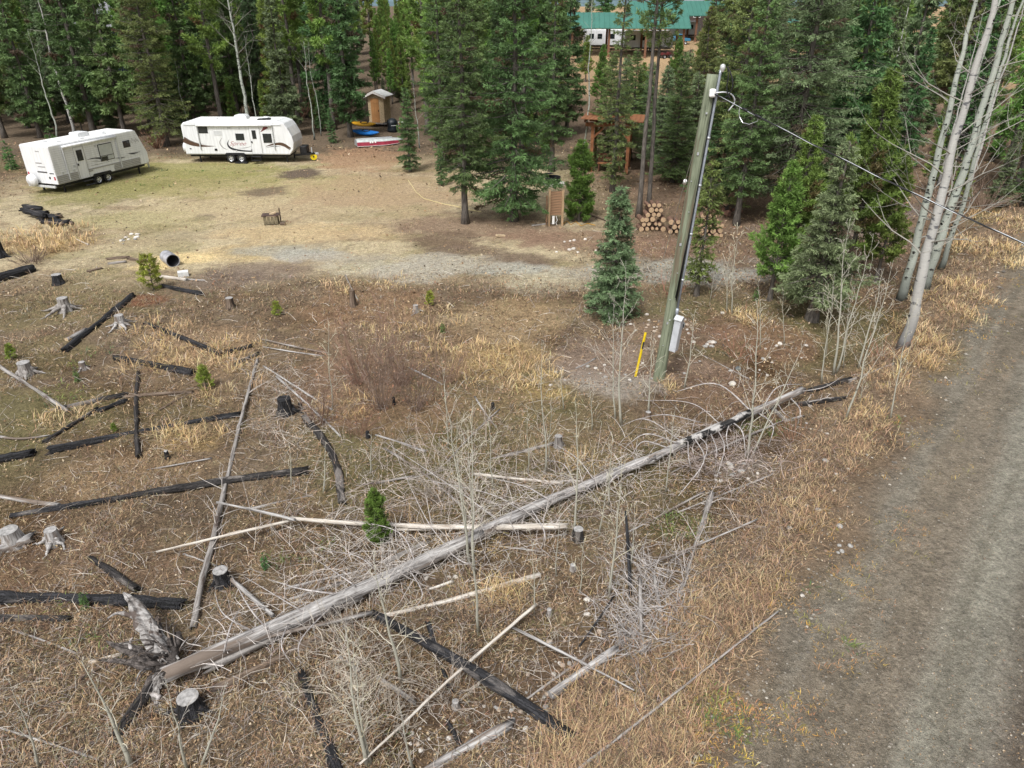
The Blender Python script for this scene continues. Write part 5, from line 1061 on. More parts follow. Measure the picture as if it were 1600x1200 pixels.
def brush(px0, py0, rx, ry, n, L, label, col, seed, rad=0.005):
    R = np.random.default_rng(seed); S0 = []; S1 = []; A_ = []; B_ = []; g = G(px0, py0)
    for k in range(n):
        p = np.array(G(px0+R.normal(0, rx*.5), py0+R.normal(0, ry*.5), 0.03+.3*R.random()**2)); a = R.random()*6.283; e = R.normal(.15, .4); l = L*R.uniform(.4, 1.3); d = np.array([math.cos(a)*math.cos(e), math.sin(a)*math.cos(e), math.sin(e)]); r = rad*R.uniform(.6, 1.6)
        for j in range(5):
            q = p+d*l/5; q[2] = max(q[2], TZ(q[0], q[1])+.01); S0.append(p); S1.append(q); A_.append(r*(1-j*.16)); B_.append(r*(1-(j+1)*.16))
            if j == 2:
                dd = d+R.normal(0, .5, 3); dd /= np.linalg.norm(dd); S0.append(q); S1.append(q+dd*l*.3); A_.append(r*.5); B_.append(r*.25)
            p = q; d = d+R.normal(0, .2, 3)+np.array([0, 0, -.08]); d /= np.linalg.norm(d)
    K = np.array(col)*np.random.default_rng(seed).uniform(.75, 1.45, (len(S0), 1))
    MB_ = MB(); prisms(MB_, np.array(S0)-np.array(g), np.array(S1)-np.array(g), np.array(A_), np.array(B_), 3, K)
    MB_.build("brushwood", M_TWIG, loc=g, label=label, cat="brushwood", kind="stuff")
brush(990, 985, 60, 50, 120, 0.8, "outer twigs of the grey branch heap by the sawn log", S(150, 144, 142), 11, 0.006)
brush(1010, 940, 70, 95, 230, 0.85, "heap of tangled grey dead branches beside the verge", S(158, 152, 150), 1, 0.0065)
brush(790, 770, 210, 75, 430, 1.1, "tangle of grey brushwood behind the long silver trunk", S(168, 156, 150), 2)
brush(1130, 720, 110, 50, 330, 0.8, "fallen twigs under the arching dead branches", S(160, 146, 142), 3)
brush(600, 870, 160, 65, 280, 0.9, "bleached brushwood lying against the silver trunk", S(176, 168, 162), 4)
brush(450, 640, 80, 80, 200, 1.0, "pale thin branches beside the long grey snag", S(168, 158, 148), 5)
brush(560, 1060, 110, 70, 300, 0.7, "pale dead stalks between the charred logs", S(170, 160, 146), 6)
brush(640, 720, 110, 50, 170, 0.9, "grey brushwood at the edge of the leaf patch", S(158, 144, 136), 7)
brush(1190, 820, 60, 60, 90, 0.8, "dark brush at the edge of the verge grass", S(130, 116, 108), 8)

# ------------------------------------------------------------------ stumps
def stump(px, py, wpx, hpx, m, top, label, roots=0, rl=1.0, seed=0, lean=0.0, jag=0.0, name="tree_stump"):
    R = np.random.default_rng(abs(seed+int(px))); g = G(px, py); r = wpx*mpp(px, py)/2; h = hpx*mpp(px, py)
    o = empty(name, g, 0, label=label, cat="stump"); n = 9; sides = 16
    zz = np.linspace(-0.06, h, n); P = np.stack([lean*np.clip(zz, 0, 9), 0*zz, zz], -1)
    rad = r*(1+0.55*np.exp(-np.clip(zz, 0, 9)/(0.3*h+.02)))
    nz = 1+0.16*(vnoise(np.arange(sides)[None]*1.7+0*zz[:, None], zz[:, None]*2+0*np.arange(sides)[None]+px, 5)-.5)*2
    mb = MB(); tube(mb, P[:, [2, 1, 0]]*[1, 1, -1], rad, sides, cap=jag > 0, rnoise=nz)
    if jag:
        V = mb.V[0].reshape(n, sides, 3); V[-1, :, 0] += R.uniform(-.1, 1, sides)*jag*h; mb.V[0] = V.reshape(-1, 3)
    b = mb.build("stump_body", m, o, smooth=True); b.rotation_euler = (0, -math.pi/2, 0)      # grain runs up the stump
    if not jag:
        q = MB(); lathe(q, [(0, .006), (rad[-1]*.6, .004), (rad[-1]*.98, 0), (rad[-1]*.98, -.02)], 16); t = q.build("sawn_top", top, o); t.location = (lean*h, 0, h)
    for k in range(roots):
        a = k/roots*6.283+R.normal(0, .3); L = rl*r*R.uniform(2.0, 3.6); s = np.linspace(0, 1, 7); q = MB()
        Q = np.stack([math.cos(a)*(r*.5+L*s)+R.normal(0, .02, 7), math.sin(a)*(r*.5+L*s)+R.normal(0, .02, 7), h*.5*(1-s)**2.2+r*.12*(1-s)], -1)
        tube(q, Q, r*(.42*(1-s)+.07), 7); q.build("root", m, o, smooth=True)
    return o
for a in [
    (22, 850, 26, 28, M_SILVER, M_CUTG, "large bleached silver stump beside the thick split log end", 3, .7), (86, 848, 18, 26, M_SILVER, M_CUTG, "bleached stump with long twisted root limbs over dark soil", 5, 1.3), (103, 486, 15, 22, M_GREY, M_CUTG, "grey root-legged stump spreading wide over the grass", 6, 1.5), (190, 510, 13, 19, M_SILVER, M_CUTG, "silver root-legged stump where two charred logs meet", 6, 1.4),
    (131, 578, 9, 14, M_SILVER, M_CUTG, "smallest silver stump with short side roots", 4, 1.2), (42, 584, 18, 20, M_GREY, M_CUTG, "dark grey decaying stump near the weathered log", 5, 1.0), (92, 443, 14, 15, M_CHAR, M_CUTG, "black charred stump with pale sawn top near the thick charred log", 0, 1), (361, 482, 11, 18, M_BROWN, M_CUTG, "brown weathered stump in the pale grass", 0, 1),
    (349, 912, 22, 28, M_CHAR, M_CUTG, "black charred stump beside the grey snag's butt", 3, .8), (300, 1112, 32, 34, M_CHAR, M_CUTG, "big black charred stump with flat grey top beside the torn-up roots", 4, .7), (447, 645, 20, 26, M_CHAR, M_CHAR, "charred reddish-black stump at the leaf patch", 3, .8), (903, 842, 15, 20, M_CHAR2, M_CUTG, "small dark stump with grey cap behind the peeled pole", 0, 1),
    (552, 478, 8, 26, M_BROWN, M_BROWN, "tall narrow brown stub behind the willow thicket", 0, 1), (650, 488, 8, 12, M_SILVER, M_CUTG, "little silver stump beside a pine seedling", 3, 1.2), (-2, 402, 16, 28, M_CHAR, M_CHAR, "black charred stump by the golden bunchgrass", 2, .8), (872, 698, 11, 20, M_GREY, M_CUTG, "grey-brown stump in front of the golden grass", 2, .8),
    (575, 684, 5, 12, M_CHAR, M_CHAR, "tiny black stub in the red leaf patch", 0, 1), (262, 716, 6, 14, M_CHAR, M_CUTG, "tiny charred stub below the long black log", 0, 1), (858, 962, 7, 14, M_GREY, M_CUTG, "short grey stub with white top near the peeled poles", 0, 1), (895, 890, 8, 10, M_GREY, M_CUTG, "low grey stub near the fine long stem", 0, 1), (470, 640, 5, 12, M_CHAR, M_CHAR, "thin black stub beside the charred reddish stump", 0, 1),
    (1012, 654, 8, 12, M_BROWN, M_CUTG, "small mossy stub at the sapling below the pole", 0, 1), (616, 632, 4, 13, M_CHAR, M_CHAR, "thin black stub under the willow thicket", 0, 1), (770, 640, 5, 12, M_CHAR2, M_CHAR, "thin dark stub before the golden grass", 0, 1), (712, 1105, 10, 14, M_GREY, M_CUTG, "short grey stub beside the smooth charred trunk", 0, 1), (277, 1010, 13, 18, M_CHAR, M_CHAR, "charred stub pressed against the torn-up roots", 2, .7)]:
    stump(*a)

# ------------------------------------------------------------------ stones
ROCKM = []
for k in range(6):
    _v, _t = icorock(k); ROCKM.append(MB().add(_v, T=_t).mesh("rock", True))
M_ROCKS = [mat('stone_pale', (0.52, 0.48, 0.43), .85, amt=.25, scale=3, bump=.2), mat('stone_grey', (0.34, 0.33, 0.31), .85, amt=.3, scale=3, bump=.2), mat('stone_tan', (0.42, 0.34, 0.27), .85, amt=.25, scale=3, bump=.2), mat('stone_white', (0.68, 0.64, 0.58), .8, amt=.15, scale=3), mat('stone_dark', (0.12, 0.13, 0.13), .8, amt=.3, scale=3)]
RV = [[None]*6 for _ in M_ROCKS]
for mi, m in enumerate(M_ROCKS):
    for k in range(6):
        q = ROCKM[k].copy(); q.materials.clear(); q.materials.append(m); RV[mi][k] = q
def rock(px, py, wpx, mi, label, group=None, k=None):
    R = random.Random(int(px*31+py)); g = G(px, py); r = wpx*mpp(px, py)/2
    o = link("rock", RV[mi][R.randrange(6) if k is None else k], None, (g.x, g.y, g.z+r*.25), (R.uniform(-.2, .2), R.uniform(-.2, .2), R.uniform(0, 6.28)), (r*R.uniform(.9, 1.15), r*R.uniform(.8, 1.1), r*R.uniform(.8, 1.1)), label=label, cat="rock", group=group)
    return o
rock(1144, 601, 13, 0, "pale round boulder lying alone near the pole"); rock(1153, 577, 11, 4, "dark grey-blue stone beyond the pale round boulder"); rock(917, 938, 12, 3, "white egg-shaped boulder near the grey brush heap"); rock(966, 1050, 13, 2, "tan stone beside the sawn bleached log"); rock(1114, 536, 10, 0, "flat pale stone in the little pile on the bank")
for (dx, dy) in ((-7, 1), (-3, -3), (4, -2), (-10, 4), (0, 4)): rock(1112+dx, 538+dy, 8, 0 if dx % 2 else 1, "flat stone in the little pile on the bank", "flat stones piled on the bank")
for lab, grp, blobs, n, mis in [
    ("rounded cobble in the stony patch beside the smooth charred trunk", "cobbles by the charred trunk", (830, 1100, 100, 55), 46, (0, 1, 2, 1)), ("small cobble in the bare soil below the buried grey log", "cobbles below the buried log", (680, 1160, 90, 26), 16, (0, 2, 3)),
    ("pale cobble in the bare patch under the arching branches", "cobbles under the arching branches", (1160, 738, 34, 14), 18, (0, 0, 1, 2)), ("small pale stone on the stony bank by the utility pole", "stones on the bank by the pole", (950, 585, 100, 24), 26, (0, 1, 1)),
    ("small stone in the brown leaf bank behind the meter box", "stones behind the meter box", (1040, 515, 90, 24), 20, (0, 0, 2)), ("pale stone showing in the litter past the utility pole", "stones in the litter past the pole", (1190, 560, 70, 26), 12, (0, 3, 1)),
    ("cobble lying near the white egg-shaped boulder", "cobbles near the white boulder", (900, 1010, 60, 40), 14, (0, 1, 2)), ("small white stone in the little heap past the plank pile", "stones in the heap past the planks", (206, 373, 14, 5), 12, (3, 0, 1)),
    ("small stone on the gravelly edge of the road", "stones on the road edge", (1290, 800, 40, 110), 16, (0, 1, 1)), ("little stone near the slatted wooden board", "stones near the slatted board", (905, 385, 60, 12), 12, (0, 3)), ("small pale stone in the grass under the silver trunk", "stones under the silver trunk", (690, 905, 30, 6), 4, (0, 0))]:
    R = random.Random(lab)
    for i in range(n):
        px = blobs[0]+R.gauss(0, .55)*blobs[2]; py = min(1190, blobs[1]+R.gauss(0, .55)*blobs[3])
        rock(px, py, R.uniform(4, 10)*(1 if py > 700 else .75), R.choice(mis), lab, grp)

# ------------------------------------------------------------------ man-made things
M_WHITE = mat('white_fibreglass', (0.76, 0.77, 0.78), .35, spec=.5, amt=.09, scale=2.5, stretch=(3, 3, .35))
M_ROOFW = mat('white_roof_membrane', (0.82, 0.82, 0.80), .6, amt=.06, scale=2)
M_GLASS = mat('dark_tinted_glass', (0.02, 0.025, 0.028), .08, spec=.6, amt=.2, scale=3)
M_BLIND = mat('window_blind', (0.50, 0.52, 0.50), .4, amt=.08, scale=4)
M_BLACK = mat('black_plastic', (0.02, 0.02, 0.022), .5, amt=.3, scale=8); M_RUBBER = mat('tyre_rubber', (0.018, 0.018, 0.018), .8, amt=.3, scale=8)
M_RIM = mat('bare_metal_rim', (0.62, 0.63, 0.65), .35, metal=.6, amt=.1); M_GALV = mat('galvanised_steel', (0.56, 0.58, 0.60), .45, metal=.5, amt=.15, scale=10)
M_GREYP = mat('grey_siding', (0.36, 0.35, 0.33), .5, amt=.08); M_TRIM = mat('grey_trim', (0.52, 0.53, 0.53), .45, amt=.06)
M_SWB = mat('brown_swoosh_print', (0.10, 0.06, 0.04), .4, amt=.1); M_SWD = mat('dark_swoosh_print', (0.03, 0.03, 0.035), .4, amt=.1); M_SWR = mat('maroon_print', (0.16, 0.03, 0.03), .4, amt=.1); M_SWG = mat('grey_swoosh_print', (0.34, 0.33, 0.33), .4, amt=.1)
M_RED = mat('red_print', (0.45, 0.05, 0.07), .4, amt=.1)
def wheel(parent, c, r=0.34, w=0.22, white=False):
    o = empty("wheel", c); o.parent = parent
    q = MB(); lathe(q, [(r*.58, -w/2), (r*.9, -w/2), (r, -w*.32), (r, w*.32), (r*.9, w/2), (r*.58, w/2), (r*.58, -w/2)], 28, 'y'); q.build("tyre", M_RUBBER, o, smooth=True)
    q = MB(); lathe(q, [(r*.6, -w*.46), (r*.54, -w*.42), (r*.48, -w*.2), (r*.2, -w*.34), (0.0, -w*.4)], 28, 'y'); q.build("rim", M_RIM, o, smooth=True)
    for k in range(5):
        a = k*1.2566; q = MB(); box(q, (math.cos(a)*r*.36, w*.33, math.sin(a)*r*.36), (r*.16, .02, r*.16), R=Matrix.Rotation(-a, 3, 'Y')); q.build("rim_hole", M_BLACK, o)
    q = MB(); lathe(q, [(r*.6, w*.46), (r*.54, w*.42), (r*.48, w*.2), (r*.2, w*.34), (0.0, w*.4)], 28, 'y'); q.build("rim", M_RIM, o, smooth=True)
    for k in range(5):
        a = k*1.2566; q = MB(); box(q, (math.cos(a)*r*.36, -w*.33, math.sin(a)*r*.36), (r*.16, .02, r*.16), R=Matrix.Rotation(-a, 3, 'Y')); q.build("rim_hole", M_BLACK, o)
    return o
def window(parent, x0, x1, z0, z1, y=-.004, glass=None, nm="window", split=None):
    o = empty(nm, (0, 0, 0)); o.parent = parent
    bbox_part("frame", ((x0+x1)/2, y-.008, (z0+z1)/2), (x1-x0, .03, z1-z0), M_BLACK, o, bev=.012)
    bbox_part("pane", ((x0+x1)/2, y-.02, (z0+z1)/2), (x1-x0-.09, .022, z1-z0-.09), glass or M_GLASS, o)
    if split: bbox_part("mullion", (split, y-.03, (z0+z1)/2), (.03, .02, z1-z0-.06), M_BLACK, o)
    return o
def swoosh(parent, pts, wid, m, nm="swoosh", y=-.006):
    pts = np.array(pts, float); n = 24; t = np.linspace(0, 1, n); tt = t*(len(pts)-1); i = np.minimum(tt.astype(int), len(pts)-2); f = (tt-i)[:, None]
    pm = np.vstack([2*pts[0]-pts[1], pts, 2*pts[-1]-pts[-2]]); a, b, c, d = pm[i], pm[i+1], pm[i+2], pm[i+3]
    P = .5*(2*b+(c-a)*f+(2*a-5*b+4*c-d)*f*f+(-a+3*b-3*c+d)*f**3)
    T = np.gradient(P, axis=0); T /= np.linalg.norm(T, axis=1)[:, None]; N_ = np.stack([-T[:, 1], T[:, 0]], -1); w = np.interp(t, np.linspace(0, 1, len(wid)), wid)[:, None]/2
    A = P+N_*w; B = P-N_*w; q = MB()
    V = np.concatenate([np.stack([A[:, 0], 0*t+y, A[:, 1]], -1), np.stack([B[:, 0], 0*t+y, B[:, 1]], -1)]); j = np.arange(n-1)
    q.add(V, np.stack([j, n+j, n+j+1, j+1], -1)); return q.build(nm, m, parent)
def lettering(parent, txt, size, loc, m, rot=(math.pi/2, 0, 0), shear=0.0, sx=1.0, bold=0.0, nm="lettering"):
    cu = bpy.data.curves.new("t", 'FONT'); cu.body = txt; cu.size = size; cu.shear = shear; cu.extrude = 0.002; cu.offset = bold; cu.align_x = 'CENTER'
    t = bpy.data.objects.new("t", cu); C.objects.link(t); bpy.context.view_layer.update()
    me = bpy.data.meshes.new_from_object(t.evaluated_get(bpy.context.evaluated_depsgraph_get())); bpy.data.objects.remove(t); bpy.data.curves.remove(cu)
    me.materials.clear(); me.materials.append(m); o = link(nm, me, parent, loc, rot); o.scale = (sx, 1, 1); return o
def hull(name, prof, w, m, parent, bev=.06):
    q = MB(); extrude(q, prof, 0, w); o = q.build(name, m, parent)
    md = o.modifiers.new("bevel", 'BEVEL'); md.width = bev; md.segments = 4; md.limit_method = 'ANGLE'; md.angle_limit = .35
    return o
# trailer with brown swooshes: x along its length (hitch at +x), the door side at y=0 faces the camera
def trailer_swoosh():
    g = G(293, 250); z = TZ(-20, 53)
    o = empty("travel_trailer", (XY(294, 52.8), 52.8, z), math.radians(-1.0), label="white travel trailer with brown swooshes and red script, hitch by the dark spruces", cat="travel trailer"); o.scale = (.94,)*3
    L, Wd = 8.45, 2.45; b0, t0 = .62, 3.02
    hull("body", [(0, b0), (0, 2.72), (.18, 2.92), (.6, t0), (7.3, t0), (7.75, 2.88), (8.0, 2.55), (8.28, 1.95), (8.36, 1.5), (8.25, .98), (7.95, b0)], Wd, M_WHITE, o)
    bbox_part("roof", (3.95, Wd/2, t0+.012), (6.6, Wd-.14, .03), M_ROOFW, o, bev=.01)
    bbox_part("roof_edge_rail", (3.9, -.012, 2.76), (7.3, .04, .06), M_TRIM, o)
    a = empty("awning", (0, 0, 0)); a.parent = o
    q = MB(); lathe(q, [(.0, 1.2), (.075, 1.2), (.075, 6.9), (0, 6.9)], 14, 'x'); r_ = q.build("roller", M_WHITE, a, smooth=True); r_.location = (0, -.10, 2.74)
    for x in (1.22, 6.88): bbox_part("arm", (x, -.07, 1.9), (.07, .06, 1.75), M_TRIM, a)
    window(o, 1.28, 1.98, 2.18, 2.66, nm="bunk_window"); window(o, 4.02, 4.66, 1.68, 2.16, nm="kitchen_window"); window(o, 6.08, 6.74, 1.5, 2.16, nm="front_window")
    d = empty("door", (0, 0, 0)); d.parent = o
    bbox_part("door_leaf", (5.5, -.012, 1.66), (.74, .03, 1.95), M_WHITE, d, bev=.012)
    for (x, zz, dx, dz) in ((5.5, 2.65, .8, .025), (5.11, 1.66, .022, 1.95), (5.89, 1.66, .022, 1.95)): bbox_part("door_trim", (x, -.026, zz), (dx, .014, dz), M_TRIM, d)
    window(d, 5.3, 5.6, 1.78, 2.4, y=-.026, nm="door_window"); bbox_part("handle", (5.2, -.045, 1.55), (.09, .04, .12), M_BLACK, d)
    for k in range(4): bbox_part("vent_slat", (2.72, -.008, 2.05+k*.085), (.62, .018, .03), M_TRIM, o)
    bbox_part("vent", (3.62, -.01, 2.56), (.24, .03, .10), M_TRIM, o); bbox_part("porch_light", (4.4, -.02, 2.52), (.12, .05, .08), M_TRIM, o)
    swoosh(o, [(.02, 1.72), (.6, 1.44), (1.4, 1.26), (2.4, 1.24)], [.42, .34, .14, .0], M_SWB); swoosh(o, [(.05, 1.86), (.8, 1.52), (1.7, 1.34)], [.02, .05, .0], M_SWG)
    swoosh(o, [(3.5, 1.75), (3.32, 1.4), (3.5, 1.1), (4.2, .93), (5.2, .88), (6.0, .98)], [.0, .10, .16, .12, .09, .0], M_SWD); swoosh(o, [(2.95, 1.84), (2.74, 1.5), (2.9, 1.15), (3.3, .95)], [.02, .08, .08, .0], M_SWG); swoosh(o, [(3.9, 1.1), (4.6, 1.12), (5.3, 1.3)], [.0, .05, .0], M_SWG)
    swoosh(o, [(6.2, 1.24), (6.9, 1.40), (7.5, 1.38), (8.05, 1.05)], [.03, .16, .24, .2], M_SWB); swoosh(o, [(6.1, 1.12), (6.8, 1.24), (7.4, 1.22)], [.0, .05, .0], M_SWD); swoosh(o, [(5.92, 2.25), (6.2, 2.45), (6.45, 2.70)], [.0, .14, .40], M_SWR)
    lettering(o, "Spree", .44, (4.05, -.008, 1.30), mat("dull_red_script", (.36, .09, .10), .5), shear=.5, sx=1.25, bold=-.006)
    for (x, zz, dx, dz, m) in ((2.35, .98, .2, .16, M_BLACK), (.42, 1.05, .12, .08, M_BLACK), (5.1, .98, .10, .12, M_BLACK), (7.95, 1.05, .12, .05, M_SWG), (3.9, .9, .1, .1, M_TRIM)): bbox_part("hatch", (x, -.008, zz), (dx, .02, dz), m, o)
    bbox_part("skirt_trim", (4.0, -.006, .70), (7.9, .016, .05), M_TRIM, o)
    q = MB(); extrude(q, [(2.95, b0-.02), (3.08, .76), (4.46, .76), (4.6, b0-.02)], -.02, .12); q.build("wheel_arch", M_BLACK, o)
    for x in (3.38, 4.18): wheel(o, (x, .10, .34)); wheel(o, (x, Wd-.10, .34))
    bbox_part("axle_frame", (4.0, Wd/2, .52), (7.6, 1.9, .16), M_BLACK, o); bbox_part("levelling_block", (4.2, -.12, .05), (.9, .35, .12), M_BLACK, o)
    for zz, yy in ((.52, -.22), (.28, -.36)): bbox_part("step_tread", (5.45, yy, zz), (.72, .26, .04), M_BLACK, o)
    for x in (5.1, 5.8): bbox_part("step_side", (x, -.2, .42), (.03, .4, .3), M_BLACK, o)
    for x in (.9, 7.6):
        for y in (.3, Wd-.3): bbox_part("stabiliser_jack", (x, y, .28), (.09, .09, .6), M_BLACK, o)
    s = wheel(o, (-.14, .62, 1.05), .36, .2); s.rotation_euler = (0, 0, math.pi/2); s.name = "spare_wheel"
    q = MB(); lathe(q, [(0, -.14), (.36, -.13), (.38, -.02), (.38, .08)], 24, 'x'); c = q.build("spare_wheel_cover", M_WHITE, o, smooth=True); c.location = (-.16, .62, 1.05)
    ac = hull("air_conditioner", [(0, 0), (.05, .22), (.18, .33), (.85, .33), (1.0, .2), (1.05, 0)], .78, M_WHITE, o, .05); ac.location = (3.75, .8, t0+.02)
    for (x, y) in ((2.3, .9), (6.0, 1.6)): bbox_part("roof_vent", (x, y, t0+.08), (.42, .42, .12), M_WHITE, o, bev=.03)
    bbox_part("solar_panel", (6.1, .85, t0+.08), (.95, .6, .04), M_BLACK, o, R=(0, -.05, .1))
    bbox_part("front_window_shield", (8.14, Wd/2, 2.22), (.04, 1.5, .62), M_ROOFW, o, bev=.02, R=(0, -.44, 0))
    hb = bbox_part("battery_and_gas_cover", (8.75, Wd/2, .82), (.55, .8, .62), M_BLACK, o, bev=.08)
    for sg in (-1, 1): bbox_part("hitch_rail", (8.9, Wd/2+sg*.38, .52), (1.6, .09, .12), M_BLACK, o, R=(0, 0, -sg*.5))
    bbox_part("hitch_coupler", (9.65, Wd/2, .52), (.3, .14, .14), M_GALV, o); bbox_part("jack_post", (9.3, Wd/2, .48), (.08, .08, .98), M_GALV, o)
trailer_swoosh()
def trailer_plain():
    a = G(96, 304); b = G(236, 268); u = Vector((b.x-a.x, b.y-a.y, 0)).normalized(); ang = math.atan2(u.y, u.x)
    o = empty("travel_trailer", (a.x, a.y, TZ(a.x-.5, a.y+3)), ang, label="white travel trailer with ribbed grey lower siding and spare wheel on its rear", cat="travel trailer"); o.scale = (.94,)*3
    L, Wd = 7.7, 2.4; b0, t0 = .62, 2.95
    hull("body", [(0, b0), (0, t0-.02), (.1, t0), (6.9, t0), (7.05, 2.9), (7.55, 1.75), (7.72, 1.35), (7.72, b0+.1), (7.6, b0)], Wd, M_WHITE, o, .04)
    bbox_part("roof", (3.5, Wd/2, t0+.012), (6.85, Wd-.1, .03), M_ROOFW, o, bev=.01)
    for zz in np.arange(1.3, 2.75, .13): bbox_part("siding_rib", (3.6, -.002, zz), (7.0 if zz > 1.9 else 7.3, .008, .012), M_TRIM, o)
    for k in range(5):
        z = .68+k*.105
        for (x0, x1) in ((.02, 1.62), (4.6 if k > 2 else 4.55, 6.9), (2.5, 2.8) if k > 2 else (4.55, 4.6), (2.8, 4.62) if k > 3 else (4.56, 4.6)):
            if x1-x0 > .1: bbox_part("lower_siding_rib", ((x0+x1)/2, -.012, z), (x1-x0, .03, .078), M_GREYP, o)
    a_ = empty("awning", (0, 0, 0)); a_.parent = o
    q = MB(); lathe(q, [(0, .9), (.08, .9), (.08, 5.2), (0, 5.2)], 14, 'x'); r_ = q.build("roller", M_WHITE, a_, smooth=True); r_.location = (0, -.12, 2.78)
    for x in (.92, 5.18): bbox_part("arm", (x, -.07, 1.75), (.07, .06, 2.0), M_TRIM, a_)
    d = empty("door", (0, 0, 0)); d.parent = o
    bbox_part("door_leaf", (2.08, -.014, 1.62), (.72, .03, 1.95), M_WHITE, d, bev=.012)
    for (x, zz, dx, dz) in ((2.08, 2.61, .8, .025), (1.70, 1.62, .022, 1.97), (2.46, 1.62, .022, 1.97)): bbox_part("door_trim", (x, -.03, zz), (dx, .014, dz), M_GREYP, d)
    window(d, 1.86, 2.3, 1.75, 2.42, y=-.03, nm="door_window"); bbox_part("handle", (1.78, -.05, 1.55), (.09, .04, .12), M_BLACK, d)
    w = window(o, 3.62, 4.78, 1.42, 2.5, glass=M_BLIND, nm="large_window"); bbox_part("lower_pane", (3.92, -.036, 1.58), (.5, .012, .22), M_GLASS, w); bbox_part("rail", (4.2, -.04, 1.74), (1.08, .016, .03), M_BLACK, w); bbox_part("mullion", (4.2, -.04, 1.58), (.03, .016, .3), M_BLACK, w)
    window(o, 5.75, 6.35, 1.95, 2.4, nm="small_window", split=6.05)
    swoosh(o, [(2.5, 1.72), (3.1, 1.72), (3.8, 1.58), (4.3, 1.28)], [.0, .07, .12, .0], M_SWD); swoosh(o, [(2.6, 1.58), (3.3, 1.5), (4.1, 1.3)], [.0, .05, .0], M_SWG); swoosh(o, [(2.6, 1.28), (3.2, 1.3), (3.9, 1.26)], [.0, .04, .0], M_SWG)
    swoosh(o, [(4.75, 1.45), (5.3, 1.36), (5.8, 1.36)], [.0, .07, .0], M_SWD); swoosh(o, [(5.9, 1.58), (6.4, 1.48), (7.2, 1.5)], [.0, .09, .0], M_SWD); swoosh(o, [(6.0, 1.5), (6.5, 1.42), (6.9, 1.44)], [.0, .05, .0], M_SWG)
    for k, (x, z) in enumerate(((6.5, 2.2), (6.62, 2.35), (6.8, 2.22), (6.95, 2.3), (7.08, 2.2))): swoosh(o, [(x-.1, z-.08), (x, z+.1), (x+.06, z-.06), (x+.14, z+.06)], [.01, .03, .03, .01], M_SWG, nm="script_mark")
    # printed marks and lamps on the rear wall
    for (y, z, dy, dz, m) in ((1.0, 2.62, .3, .05, M_SWG), (1.15, 1.9, .5, .07, M_SWG), (1.0, 1.68, .6, .06, M_SWG), (1.05, 1.35, .8, .07, M_SWD), (.3, 1.3, .35, .05, M_SWD), (.55, 1.02, .12, .14, M_BLACK), (2.25, 1.2, .12, .2, M_RED), (.15, 1.0, .12, .2, M_RED)): bbox_part("rear_mark", (-.006, y, z), (.014, dy, dz), m, o)
    for (x, z) in ((1.4, 1.25), (1.5, 1.5), (3.45, 2.45), (.55, 1.25), (6.9, 1.0)): bbox_part("hatch", (x, -.01, z), (.16, .02, .14), M_TRIM, o)
    q = MB(); extrude(q, [(2.66, b0-.02), (2.78, .76), (4.16, .76), (4.3, b0-.02)], -.02, .12); q.build("wheel_arch", M_BLACK, o)
    for x in (3.08, 3.88): wheel(o, (x, .10, .34)); wheel(o, (x, Wd-.1, .34))
    bbox_part("axle_frame", (3.8, Wd/2, .5), (7.3, 1.9, .16), M_BLACK, o); bbox_part("rear_bumper", (-.16, Wd/2, .5), (.1, 2.2, .12), M_TRIM, o)
    for x in (.6, 6.9):
        for y in (.3, Wd-.3): bbox_part("stabiliser_jack", (x, y, .28), (.09, .09, .6), M_BLACK, o)
    for zz, yy in ((.5, -.2), (.26, -.34)): bbox_part("step_tread", (2.1, yy, zz), (.7, .25, .04), M_BLACK, o)
    s = wheel(o, (-.28, 1.75, .85), .36, .2); s.rotation_euler = (0, 0, math.pi/2); s.name = "spare_wheel"
    q = MB(); lathe(q, [(0, -.14), (.36, -.13), (.38, -.02), (.38, .08)], 24, 'x'); c = q.build("spare_wheel_cover", M_WHITE, o, smooth=True); c.location = (-.3, 1.75, .85)
    ac = hull("air_conditioner", [(0, 0), (.04, .24), (.12, .3), (.85, .3), (.98, .22), (1.0, 0)], .75, M_WHITE, o, .04); ac.location = (3.1, .9, t0+.02)
    for (x, y) in ((1.4, .8), (1.1, 1.6), (2.9, .45), (5.4, 1.2), (4.8, .6)): bbox_part("roof_vent", (x, y, t0+.06), (.38, .38, .07), M_WHITE, o, bev=.02)
    bbox_part("gas_cover", (8.1, Wd/2, .85), (.5, .7, .6), M_WHITE, o, bev=.08)
    for sg in (-1, 1): bbox_part("hitch_rail", (8.2, Wd/2+sg*.38, .5), (1.5, .09, .12), M_BLACK, o, R=(0, 0, -sg*.5))
    bbox_part("jack_post", (8.75, Wd/2, .46), (.08, .08, .95), M_GALV, o)
trailer_plain()

